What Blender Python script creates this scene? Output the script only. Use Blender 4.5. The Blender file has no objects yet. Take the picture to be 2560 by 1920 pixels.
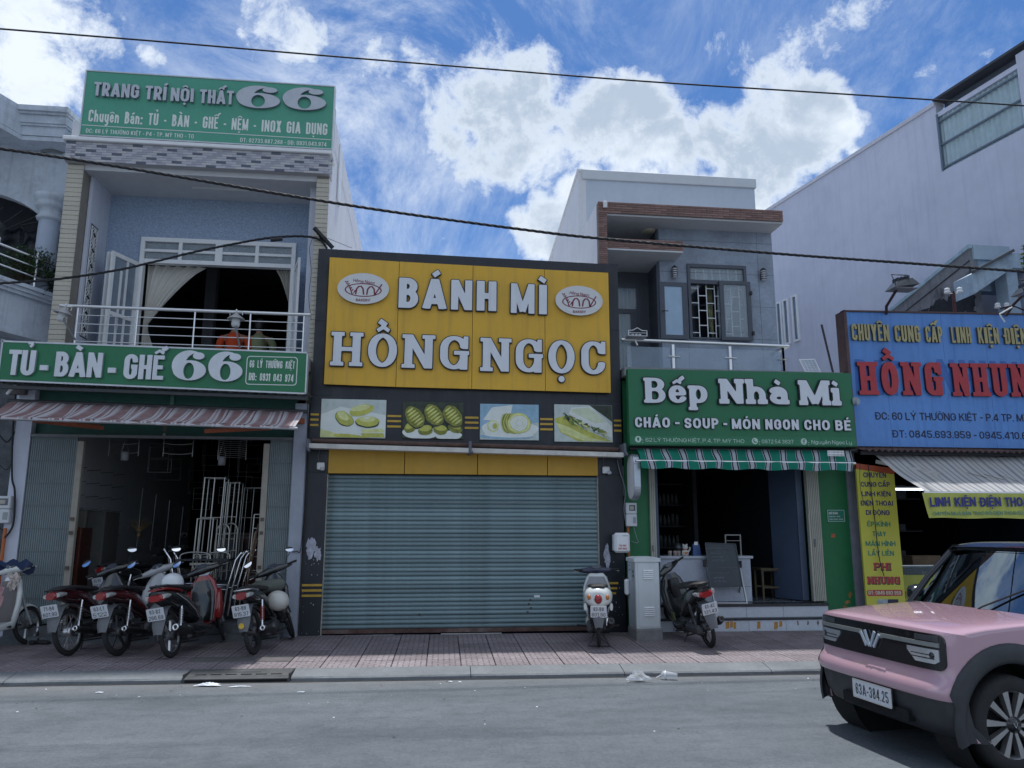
import bpy,math,random,unicodedata
import numpy as np
from mathutils import Vector,Matrix,Euler
from mathutils.geometry import tessellate_polygon
R=math.radians
sc=bpy.context.scene
random.seed(7)
# ------------------------------------------------------------------ camera
FPX,W0,H0=1934.0,2560,1920
PITCH,YAW,ROLL,EYE=R(10.61),R(6.65),R(0.08),1.7
fw=Vector((math.sin(YAW)*math.cos(PITCH),math.cos(YAW)*math.cos(PITCH),math.sin(PITCH)))
rt=Vector((math.cos(YAW),-math.sin(YAW),0));up=rt.cross(fw)
rt2=math.cos(ROLL)*rt+math.sin(ROLL)*up;up2=-math.sin(ROLL)*rt+math.cos(ROLL)*up
cd=bpy.data.cameras.new('camera');cd.sensor_width=36;cd.lens=FPX/W0*36;cd.clip_end=4000;cd.clip_start= .05
cam=bpy.data.objects.new('camera',cd);sc.collection.objects.link(cam)
cam.matrix_world=Matrix(((rt2.x,up2.x,-fw.x,0),(rt2.y,up2.y,-fw.y,0),(rt2.z,up2.z,-fw.z,EYE),(0,0,0,1)))
sc.camera=cam
def ray(px,py):return rt2*((px-1280)/FPX)-up2*((py-960)/FPX)+fw
def at(px,py,Y):  # the point of the upright plane Y that shows at photo pixel (px, py)
 d=ray(px,py);k=Y/d.y
 return Vector((d.x*k,Y,EYE+d.z*k))
def atz(px,py,z=0.0):
 d=ray(px,py);k=(z-EYE)/d.z
 return Vector((d.x*k,d.y*k,z))
def atx(px,py,X):
 d=ray(px,py);k=X/d.x
 return Vector((X,d.y*k,EYE+d.z*k))
# ------------------------------------------------------------------ sky, sun, exposure
SUN_EL,SUN_AZ=R(74),R(12)  # high, a little behind the shop fronts (azimuth from +Y towards +X)
sdir=Vector((math.sin(SUN_AZ)*math.cos(SUN_EL),math.cos(SUN_AZ)*math.cos(SUN_EL),math.sin(SUN_EL)))
sl=bpy.data.lights.new('sun','SUN');sl.energy=2.15;sl.angle=R(1.5);sl.color=(1, .985, .96)
so=bpy.data.objects.new('sun',sl);sc.collection.objects.link(so)
so.rotation_euler=(-sdir).to_track_quat('-Z','Y').to_euler()
wd=bpy.data.worlds.new('World');sc.world=wd;wd.use_nodes=True
SKYTINT=(.37, .59, .85,1)
# cumulus banks: centre (seen from the eye), size, thickness
CLOUDS=[(30,90,230,.75),(120,230,170,.72),(200,60,120,.6),(640,30,170,.72),(720,60,140,.7),(800,10,90,.6),(380,140,70,.5),
(1150,230,240,.60),(1290,200,150,.72),(1020,180,160,.45),(1330,300,200,.56),(1500,330,200,.66),(1230,400,190,.50),(1620,270,150,.75),(1700,380,230,.78),
(1880,370,230,.90),(2060,290,160,.95),(2120,330,110,.9),(1840,500,170,.9),(1930,190,150,.70),(1840,110,130,.62),(2010,90,170,.62),(2130,40,150,.60),(2230,5,90,.55),(1780,150,80,.5),
(1395,590,140,.9),(1470,520,120,.8),(880,330,120,.35),(2330,190,70,.45),(2390,160,50,.4),(1350,10,90,.46),(1260,5,60,.4),(1500,60,45,.5),
(1060,590,60,.36),(1150,600,60,.34),(900,500,90,.33),(1010,600,60,.33),(2480,120,50,.4),(420,-260,240,.8),(760,-330,260,.8),(120,-200,180,.6),(1050,-280,200,.6)]
def build_world():
 nt=wd.node_tree;N=nt.nodes;L=nt.links;N.clear()
 def nd(t,**k):
  n=N.new(t)
  for a,b in k.items():setattr(n,a,b)
  return n
 def mth(op,a,b=None,c=None,clamp=False):
  n=nd('ShaderNodeMath',operation=op);n.use_clamp=clamp
  for i,v in enumerate((a,b,c)):
   if v is None:continue
   if isinstance(v,(int,float)):n.inputs[i].default_value=v
   else:L.new(v,n.inputs[i])
  return n.outputs[0]
 def sstep(v,a,b):
  n=nd('ShaderNodeMapRange',interpolation_type='SMOOTHSTEP');L.new(v,n.inputs[0])
  n.inputs[1].default_value=a;n.inputs[2].default_value=b
  return n.outputs[0]
 out=nd('ShaderNodeOutputWorld');bg=nd('ShaderNodeBackground')
 sky=nd('ShaderNodeTexSky',sky_type='NISHITA');sky.sun_disc=False
 sky.sun_elevation=SUN_EL;sky.sun_rotation=SUN_AZ
 sky.air_density=1.0;sky.dust_density= .6;sky.ozone_density=2.2;sky.altitude=0
 tc=nd('ShaderNodeTexCoord');D=tc.outputs['Generated']
 # flatten the direction onto a cloud layer so that texture size follows perspective
 sep=nd('ShaderNodeSeparateXYZ');L.new(D,sep.inputs[0])
 zz=mth('ADD',mth('MAXIMUM',sep.outputs[2],0.0), .22)
 pl=nd('ShaderNodeVectorMath',operation='DIVIDE');L.new(D,pl.inputs[0])
 cz=nd('ShaderNodeCombineXYZ');[L.new(zz,cz.inputs[i])for i in range(3)];L.new(cz.outputs[0],pl.inputs[1])
 def noise(vec,scale,detail,rough,dist=0.0,off=(0,0,0)):
  m=nd('ShaderNodeMapping');m.inputs['Location'].default_value=off;L.new(vec,m.inputs[0])
  n=nd('ShaderNodeTexNoise');L.new(m.outputs[0],n.inputs['Vector'])
  n.inputs['Scale'].default_value=scale;n.inputs['Detail'].default_value=detail
  n.inputs['Roughness'].default_value=rough;n.inputs['Distortion'].default_value=dist
  return n
 n_big=noise(D,5.0,9, .62, .25)
 n_fine=noise(D,17,7, .68, .3,(3.1, .4,1.7))
 wv=noise(D,6,4, .6,0,(7,2,1))
 wv2=nd('ShaderNodeVectorMath',operation='SUBTRACT');L.new(wv.outputs['Color'],wv2.inputs[0]);wv2.inputs[1].default_value=(.5,.5,.5)
 wv3=nd('ShaderNodeVectorMath',operation='SCALE');L.new(wv2.outputs[0],wv3.inputs[0]);wv3.inputs['Scale'].default_value= .16
 DW=nd('ShaderNodeVectorMath',operation='ADD');L.new(D,DW.inputs[0]);L.new(wv3.outputs[0],DW.inputs[1]);DW=DW.outputs[0]
 blobs=CLOUDS
 acc=None
 for px,py,r,s in blobs:
  d=ray(px,py).normalized();rr=r/FPX*1.0
  n=nd('ShaderNodeVectorMath',operation='DISTANCE');L.new(DW,n.inputs[0]);n.inputs[1].default_value=d
  v=mth('MULTIPLY',sstep(n.outputs['Value'],rr*1.25,rr*.15),s)
  acc=v if acc is None else mth('MAXIMUM',acc,v)
 # elsewhere the same kind of cumulus, unseen, cover raised for more ambient light
 n_all=noise(pl.outputs[0],1.6,3, .5,0,(11.3,4.2,0))
 fdir=ray(1280,500).normalized()
 fa=nd('ShaderNodeVectorMath',operation='DISTANCE');L.new(D,fa.inputs[0]);fa.inputs[1].default_value=fdir
 outside=sstep(fa.outputs['Value'], .75,1.0)
 rest=mth('MULTIPLY',mth('MULTIPLY',sstep(n_all.outputs[0], .36, .52), .95),outside)
 acc=mth('MAXIMUM',acc,rest)
 nb=mth('ADD',mth('MULTIPLY',n_big.outputs[0],1.6),mth('MULTIPLY',n_fine.outputs[0],1.25))
 dens=mth('ADD',mth('MULTIPLY',acc,1.0),mth('SUBTRACT',nb,1.60))
 mask=sstep(dens, .20, .62)
 veil=nd('ShaderNodeVectorMath',operation='DISTANCE');L.new(DW,veil.inputs[0]);veil.inputs[1].default_value=ray(1050,230).normalized()
 wisp=mth('MULTIPLY',sstep(noise(D,3.2,10, .72, .9,(5,1,2)).outputs[0], .40, .74),mth('ADD',mth('MULTIPLY',sstep(veil.outputs['Value'], .30, .05), .55), .38))
 mask=mth('MAXIMUM',mask,wisp)
 thick=sstep(dens, .36, .80)
 low=noise(D,5.5,8, .62, .3,(0,0, .09))
 shade=mth('MULTIPLY',thick,sstep(low.outputs[0], .36, .56))
 cm=nd('ShaderNodeMix',data_type='RGBA');L.new(shade,cm.inputs[0])
 cm.inputs[6].default_value=(6.3,6.9,7.6,1);cm.inputs[7].default_value=(3.5,4.2,5.2,1)
 tint=nd('ShaderNodeMix',data_type='RGBA',blend_type='MULTIPLY');tint.inputs[0].default_value=1
 L.new(sky.outputs[0],tint.inputs[6]);tint.inputs[7].default_value=SKYTINT
 mx=nd('ShaderNodeMix',data_type='RGBA');L.new(mask,mx.inputs[0]);L.new(tint.outputs[2],mx.inputs[6]);L.new(cm.outputs[2],mx.inputs[7])
 L.new(mx.outputs[2],bg.inputs[0]);bg.inputs[1].default_value= .075
 L.new(bg.outputs[0],out.inputs[0])
build_world()
sc.view_settings.view_transform='Standard';sc.view_settings.look='None'
sc.view_settings.exposure=0.92;sc.view_settings.gamma=1;sc.view_settings.use_curve_mapping=False
sc.render.engine='CYCLES';sc.cycles.use_denoising=True;sc.cycles.max_bounces=8
# ------------------------------------------------------------------ materials
MATS={}
def M(name,col,rough=.6,metal=0.0,var=.10,scale=6.0,bump=0.0,bscale=40.0,streak=0.0,dirt=0.0,spec=.5,coat=0.0,alpha=1.0,
emit=None,trans=0.0,objrand=0.0,dirtcol=(.05,.05,.05)):
 if name in MATS:return MATS[name]
 m=bpy.data.materials.new(name);m.use_nodes=True;nt=m.node_tree;N=nt.nodes;L=nt.links
 b=N['Principled BSDF']
 b.inputs['Roughness'].default_value=rough;b.inputs['Metallic'].default_value=metal
 b.inputs['Specular IOR Level'].default_value=spec;b.inputs['Coat Weight'].default_value=coat;b.inputs['Coat Roughness'].default_value= .04
 b.inputs['Transmission Weight'].default_value=trans
 if alpha<1:b.inputs['Alpha'].default_value=alpha
 c=(*col,1);tc=N.new('ShaderNodeTexCoord');src=tc.outputs['Object']
 def noise(sc_,det=5,rgh=.6,stretch=(1,1,1)):
  mp=N.new('ShaderNodeMapping');mp.inputs['Scale'].default_value=stretch;L.new(src,mp.inputs[0])
  n=N.new('ShaderNodeTexNoise');n.inputs['Scale'].default_value=sc_;n.inputs['Detail'].default_value=det;n.inputs['Roughness'].default_value=rgh
  L.new(mp.outputs[0],n.inputs['Vector']);return n.outputs[0]
 def rng(v,a,b_,c_,d_):
  r=N.new('ShaderNodeMapRange');L.new(v,r.inputs[0])
  for i,q in enumerate((a,b_,c_,d_)):r.inputs[i+1].default_value=q
  return r.outputs[0]
 cur=None
 def mult(f):
  nonlocal cur
  mx=N.new('ShaderNodeMix');mx.data_type='RGBA';mx.blend_type='MULTIPLY';mx.inputs[0].default_value=1
  if cur is None:mx.inputs[6].default_value=c
  else:L.new(cur,mx.inputs[6])
  cb=N.new('ShaderNodeCombineColor');[L.new(f,cb.inputs[i])for i in range(3)]
  L.new(cb.outputs[0],mx.inputs[7]);cur=mx.outputs[2]
 if var>0:mult(rng(noise(scale), .3, .7,1-var,1+var))
 if var> .04:mult(rng(noise(scale*9,3), .3, .7,1-var*.5,1+var*.5))
 if objrand>0:
  oi=N.new('ShaderNodeObjectInfo');mult(rng(oi.outputs['Random'],0,1,1-objrand,1+objrand))
 def lerp(fac,tgt):
  nonlocal cur
  mx=N.new('ShaderNodeMix');mx.data_type='RGBA';L.new(fac,mx.inputs[0])
  if cur is None:mx.inputs[6].default_value=c
  else:L.new(cur,mx.inputs[6])
  mx.inputs[7].default_value=(*tgt,1);cur=mx.outputs[2]
 if streak>0:
  lerp(rng(noise(5.0,5, .65,(1.6,1.6, .10)), .50, .78,0,streak),dirtcol)
 if dirt>0:
  lerp(rng(noise(1.7,9, .72), .52, .70,0,dirt),dirtcol)
 if cur is None:b.inputs['Base Color'].default_value=c
 else:L.new(cur,b.inputs['Base Color'])
 if coat==0 and(rough> .15 and metal< .5 or dirt>0):
  L.new(rng(noise(scale*2.3), .3, .7,max(.02,rough-.10),min(1,rough+.10)),b.inputs['Roughness'])
 if bump>0:
  bp=N.new('ShaderNodeBump');bp.inputs['Strength'].default_value=bump;bp.inputs['Distance'].default_value= .01
  L.new(noise(bscale,6, .65),bp.inputs['Height']);L.new(bp.outputs[0],b.inputs['Normal'])
 if emit:
  b.inputs['Emission Color'].default_value=(*emit[0],1);b.inputs['Emission Strength'].default_value=emit[1]
 MATS[name]=m;return m
def loop_groups(loops):
 """indices of each outer loop followed by its holes"""
 if len(loops)==1:return[[0]]
 def inside(p,lp):
  c=False;n=len(lp)
  for i in range(n):
   (x1,y1),(x2,y2)=lp[i][:2],lp[i-1][:2]
   if(y1>p[1])!=(y2>p[1])and p[0]<(x2-x1)*(p[1]-y1)/(y2-y1)+x1:c=not c
  return c
 par=[[j for j in range(len(loops))if j!=i and inside(loops[i][0],loops[j])]for i in range(len(loops))]
 out=[]
 for i in range(len(loops)):
  if len(par[i])%2==0:
   out.append([i]+[k for k in range(len(loops))if len(par[k])%2==1 and i in par[k]and len(par[k])==len(par[i])+1])
 return out
# ------------------------------------------------------------------ mesh builder
class MB:
 def __init__(s):s.v=[];s.f=[];s.m=[];s.sm=[]
 def add(s,vs,fs,mi=0,smooth=False):
  o=len(s.v);s.v+=[tuple(v)for v in vs]
  for f in fs:s.f.append([i+o for i in f]);s.m.append(mi);s.sm.append(smooth)
  return s
 def box(s,x0,x1,y0,y1,z0,z1,mi=0):
  if x0>x1:x0,x1=x1,x0
  if y0>y1:y0,y1=y1,y0
  if z0>z1:z0,z1=z1,z0
  v=[(x0,y0,z0),(x1,y0,z0),(x1,y1,z0),(x0,y1,z0),(x0,y0,z1),(x1,y0,z1),(x1,y1,z1),(x0,y1,z1)]
  return s.add(v,[(0,3,2,1),(4,5,6,7),(0,1,5,4),(1,2,6,5),(2,3,7,6),(3,0,4,7)],mi)
 def bbox(s,x0,x1,y0,y1,z0,z1,b=.01,mi=0):  # box with bevelled edges
  if x0>x1:x0,x1=x1,x0
  if y0>y1:y0,y1=y1,y0
  if z0>z1:z0,z1=z1,z0
  b=min(b,(x1-x0)*.45,(y1-y0)*.45,(z1-z0)*.45)
  vs=[];idx={}
  for i,x in enumerate((x0,x1)):
   for j,y in enumerate((y0,y1)):
    for k,z in enumerate((z0,z1)):
     sx,sy,sz=(b if i==0 else-b),(b if j==0 else-b),(b if k==0 else-b)
     idx[i,j,k]=len(vs);vs+=[(x,y+sy,z+sz),(x+sx,y,z+sz),(x+sx,y+sy,z)]
  f=[]
  g=lambda i,j,k,a:idx[i,j,k]+a
  f+=[(g(0,0,0,0),g(0,0,1,0),g(0,1,1,0),g(0,1,0,0)),(g(1,0,0,0),g(1,1,0,0),g(1,1,1,0),g(1,0,1,0))]
  f+=[(g(0,0,0,1),g(1,0,0,1),g(1,0,1,1),g(0,0,1,1)),(g(0,1,0,1),g(0,1,1,1),g(1,1,1,1),g(1,1,0,1))]
  f+=[(g(0,0,0,2),g(0,1,0,2),g(1,1,0,2),g(1,0,0,2)),(g(0,0,1,2),g(1,0,1,2),g(1,1,1,2),g(0,1,1,2))]
  for j in(0,1):
   for k in(0,1):f.append((g(0,j,k,1),g(1,j,k,1),g(1,j,k,2),g(0,j,k,2))if(j+k)%2 else(g(0,j,k,2),g(1,j,k,2),g(1,j,k,1),g(0,j,k,1)))
  for i in(0,1):
   for k in(0,1):f.append((g(i,0,k,0),g(i,1,k,0),g(i,1,k,2),g(i,0,k,2)))
  for i in(0,1):
   for j in(0,1):f.append((g(i,j,0,0),g(i,j,1,0),g(i,j,1,1),g(i,j,0,1)))
  for i in(0,1):
   for j in(0,1):
    for k in(0,1):f.append((g(i,j,k,0),g(i,j,k,1),g(i,j,k,2)))
  return s.add(vs,f,mi)
 def hexa(s,p,mi=0):  # eight corners: bottom ring then top ring
  return s.add(p,[(0,3,2,1),(4,5,6,7),(0,1,5,4),(1,2,6,5),(2,3,7,6),(3,0,4,7)],mi)
 def bar(s,a,b,w,h=None,mi=0,upv=(0,0,1)):
  a,b=Vector(a),Vector(b);h=w if h is None else h;d=(b-a).normalized()
  u=Vector(upv)
  if abs(d.dot(u))> .98:u=Vector((1,0,0))
  sx=d.cross(u).normalized()*(w/2);sz=sx.normalized().cross(d).normalized()*(h/2)
  return s.hexa([a-sx-sz,a+sx-sz,b+sx-sz,b-sx-sz,a-sx+sz,a+sx+sz,b+sx+sz,b-sx+sz],mi)
 def tube(s,pts,r,n=8,mi=0,closed=False,caps=True):
  pts=[Vector(p)for p in pts];rs=r if isinstance(r,(list,tuple))else[r]*len(pts)
  rings=[];prev=None;m=len(pts)
  for i,p in enumerate(pts):
   if closed:t=(pts[(i+1)%m]-pts[i-1])
   else:t=pts[min(i+1,m-1)]-pts[max(i-1,0)]
   t=t.normalized()if t.length>1e-9 else Vector((0,0,1))
   if prev is None:
    u=Vector((0,0,1))if abs(t.z)< .9 else Vector((1,0,0))
    a=t.cross(u).normalized()
   else:a=(prev-t*prev.dot(t)).normalized()
   prev=a;b=t.cross(a)
   rings.append([p+(a*math.cos(2*math.pi*k/n)+b*math.sin(2*math.pi*k/n))*rs[i]for k in range(n)])
  vs=[q for g in rings for q in g];fs=[]
  for i in range(m if closed else m-1):
   j=(i+1)%m
   for k in range(n):fs.append((i*n+k,i*n+(k+1)%n,j*n+(k+1)%n,j*n+k))
  s.add(vs,fs,mi,True)
  if caps and not closed:
   s.add(rings[0],[tuple(range(n))[::-1]],mi);s.add(rings[-1],[tuple(range(n))],mi)
  return s
 def lathe(s,prof,o=(0,0,0),axis=(0,0,1),n=16,mi=0,smooth=True,caps=False):  # prof: (radius, height)
  ax=Vector(axis).normalized();u=Vector((1,0,0))if abs(ax.x)< .9 else Vector((0,1,0))
  a=ax.cross(u).normalized();b=ax.cross(a);o=Vector(o)
  vs=[o+ax*h+(a*math.cos(2*math.pi*k/n)+b*math.sin(2*math.pi*k/n))*r for r,h in prof for k in range(n)]
  fs=[]
  for i in range(len(prof)-1):
   for k in range(n):fs.append((i*n+k,i*n+(k+1)%n,(i+1)*n+(k+1)%n,(i+1)*n+k))
  s.add(vs,fs,mi,smooth)
  if caps and prof[0][0]>1e-4:s.add(vs[:n],[tuple(range(n))[::-1]],mi)
  if caps and prof[-1][0]>1e-4:s.add(vs[-n:],[tuple(range(n))],mi)
  return s
 def prism(s,loops,o,u,w,d,mi=0,mi2=None,smooth=False,back=True):  # 2D loops in the plane (o,u,w), thickness vector d going back
  o,u,w,d=Vector(o),Vector(u),Vector(w),Vector(d)
  P3=[[o+u*p[0]+w*p[1]for p in lp]for lp in loops]
  flat=[q for lp in P3 for q in lp]
  tris=[]
  for grp in loop_groups(loops):
   offs=[];
   for gi in grp:offs+=list(range(sum(len(l)for l in loops[:gi]),sum(len(l)for l in loops[:gi+1])))
   for t in tessellate_polygon([[Vector((p[0],p[1],0))for p in loops[gi]]for gi in grp]):tris.append(tuple(offs[i]for i in t))
  nrm=u.cross(w)
  def orient(t):
   a,b,c=(flat[i]for i in t);return t if(b-a).cross(c-a).dot(nrm)>0 else t[::-1]
  tris=[orient(t)for t in tris]
  s.add(flat,tris,mi)
  if d.length>0:
   if back:s.add([q+d for q in flat],[t[::-1]for t in tris],mi if mi2 is None else mi2)
   for lp in P3:
    n=len(lp);s.add(lp+[q+d for q in lp],[(i,(i+1)%n,n+(i+1)%n,n+i)for i in range(n)],mi if mi2 is None else mi2,smooth)
  return s
 def quad(s,a,b,c,d,mi=0):return s.add([a,b,c,d],[(0,1,2,3)],mi)
 def grid(s,fn,nu,nv,mi=0,smooth=True):
  vs=[fn(i/nu,j/nv)for j in range(nv+1)for i in range(nu+1)];w=nu+1
  return s.add(vs,[(j*w+i,j*w+i+1,(j+1)*w+i+1,(j+1)*w+i)for j in range(nv)for i in range(nu)],mi,smooth)
 def loft(s,secs,n=16,e=2.6,mi=0,caps=True,axis='x'):  # secs: (x, y, z, half width, half height[, tilt]) rings facing along x
  rings=[]
  for sec in secs:
   x,y,z,hw,hh=sec[:5];tl=sec[5]if len(sec)>5 else 0
   g=[]
   for k in range(n):
    a=2*math.pi*k/n;cx,cz=math.cos(a),math.sin(a)
    px_=math.copysign(abs(cx)**(2/e),cx)*hw;pz_=math.copysign(abs(cz)**(2/e),cz)*hh
    g.append((x+pz_*math.sin(tl),y+px_,z+pz_*math.cos(tl)))
   rings.append(g)
  vs=[q for g in rings for q in g];m=len(rings)
  s.add(vs,[(i*n+k,(i+1)*n+k,(i+1)*n+(k+1)%n,i*n+(k+1)%n)for i in range(m-1)for k in range(n)],mi,True)
  if caps:s.add(rings[0],[tuple(range(n))],mi,True);s.add(rings[-1],[tuple(range(n))[::-1]],mi,True)
  return s
 def xform(s,mt):s.v=[tuple(mt@Vector(v))for v in s.v];return s
 def build(s,name,mats,parent=None,local=False,fix=False,kind=None):
  me=bpy.data.meshes.new(name)
  off=Vector((0,0,0))
  if parent is not None and not local:off=base_of(parent)
  me.from_pydata([(v[0]-off.x,v[1]-off.y,v[2]-off.z)for v in s.v],[],s.f)
  if not isinstance(mats,(list,tuple)):mats=[mats]
  for m in mats:me.materials.append(m)
  me.polygons.foreach_set('material_index',s.m);me.polygons.foreach_set('use_smooth',s.sm)
  me.update()
  if fix:
   import bmesh
   bm=bmesh.new();bm.from_mesh(me);bmesh.ops.remove_doubles(bm,verts=bm.verts,dist=1e-5)
   bmesh.ops.recalc_face_normals(bm,faces=bm.faces);bm.to_mesh(me);bm.free()
  o=bpy.data.objects.new(name,me);sc.collection.objects.link(o)
  if parent is not None:o.parent=parent
  if kind:o['kind']=kind
  return o
class MM:  # several separate pieces that share a material, each its own part
 def __init__(s):s.p=[]
 def new(s):s.p.append(MB());return s.p[-1]
 def box(s,*a):s.new().box(*a)
 def prism(s,*a,**k):s.new().prism(*a,**k)
 def bbox(s,*a):s.new().bbox(*a)
 def hexa(s,*a):s.new().hexa(*a)
 def build(s,name,mats,par,**k):return[m.build(name,mats,par,**k)for m in s.p]
def base_of(o):
 v=Vector(o.location)
 while o.parent:o=o.parent;v+=Vector(o.location)
 return v
def tag(o,label,cat,group=None,kind=None):
 if label:o['label']=label
 if cat:o['category']=cat
 if group:o['group']=group
 if kind:o['kind']=kind
 return o
def thing(name,label,cat,loc=(0,0,0),group=None,rotz=0.0):
 o=bpy.data.objects.new(name,None);sc.collection.objects.link(o);o.location=loc;o.rotation_euler=(0,0,rotz);o.empty_display_size= .2
 return tag(o,label,cat,group)
def struct(name,loc=(0,0,0)):
 o=bpy.data.objects.new(name,None);sc.collection.objects.link(o);o.location=loc;o['kind']='structure';return o
def inst(src,parent,loc,rot=(0,0,0),scale=(1,1,1)):
 c=src.copy();sc.collection.objects.link(c);c.parent=parent;c.location=loc;c.rotation_euler=rot;c.scale=scale;return c
# ------------------------------------------------------------------ lettering: strokes -> distance field -> outline
def rpath(pts,rx,ry=None,closed=False,sharp=()):
 """polyline with its corners rounded by quarter ellipses"""
 ry=rx if ry is None else ry;n=len(pts);out=[]
 for i,p in enumerate(pts):
  if(not closed and i in(0,n-1))or i in sharp:out.append(p);continue
  a,b=pts[i-1],pts[(i+1)%n]
  d1=(p[0]-a[0],p[1]-a[1]);d2=(b[0]-p[0],b[1]-p[1])
  l1,l2=math.hypot(*d1),math.hypot(*d2)
  if l1<1e-6 or l2<1e-6:out.append(p);continue
  u1,u2=(d1[0]/l1,d1[1]/l1),(d2[0]/l2,d2[1]/l2)
  ends1=(i-1==0 and not closed)or(i-1)%n in sharp;ends2=(i+1==n-1 and not closed)or(i+1)%n in sharp
  r1=min(rx if abs(u1[0])>abs(u1[1])else ry,l1*(1 if ends1 else .5));r2=min(rx if abs(u2[0])>abs(u2[1])else ry,l2*(1 if ends2 else .5))
  for k in range(9):
   t=math.pi/2*k/8
   out.append((p[0]-u1[0]*r1*(1-math.sin(t))+u2[0]*r2*(1-math.cos(t)),p[1]-u1[1]*r1*(1-math.sin(t))+u2[1]*r2*(1-math.cos(t))))
 if closed:out.append(out[0])
 return out
WID=dict(A=.80,B=.66,C=.68,D=.68,E=.58,F=.55,G=.72,H=.68,I=None,J=.5,K=.70,L=.55,M=.86,N=.72,O=.74,P=.64,Q=.74,R=.68,S=.64,T=.62,U=.68,V=.76,W=1.0,X=.74,Y=.76,Z=.6,
a=.58,b=.60,c=.54,d=.60,e=.58,f=.4,g=.60,h=.60,i=None,k=.58,l=None,m=.9,n=.60,o=.60,p=.60,q=.6,r=.42,s=.52,t=.42,u=.60,v=.58,y=.60)
for ch in '0123456789':WID[ch]= .60
WID['1']= .38;WID['4']= .64
WID.update({'-': .36,':':None,'.':None,',':None,' ': .34,'+': .5,'/': .4,'(': .3,')': .3})
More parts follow.
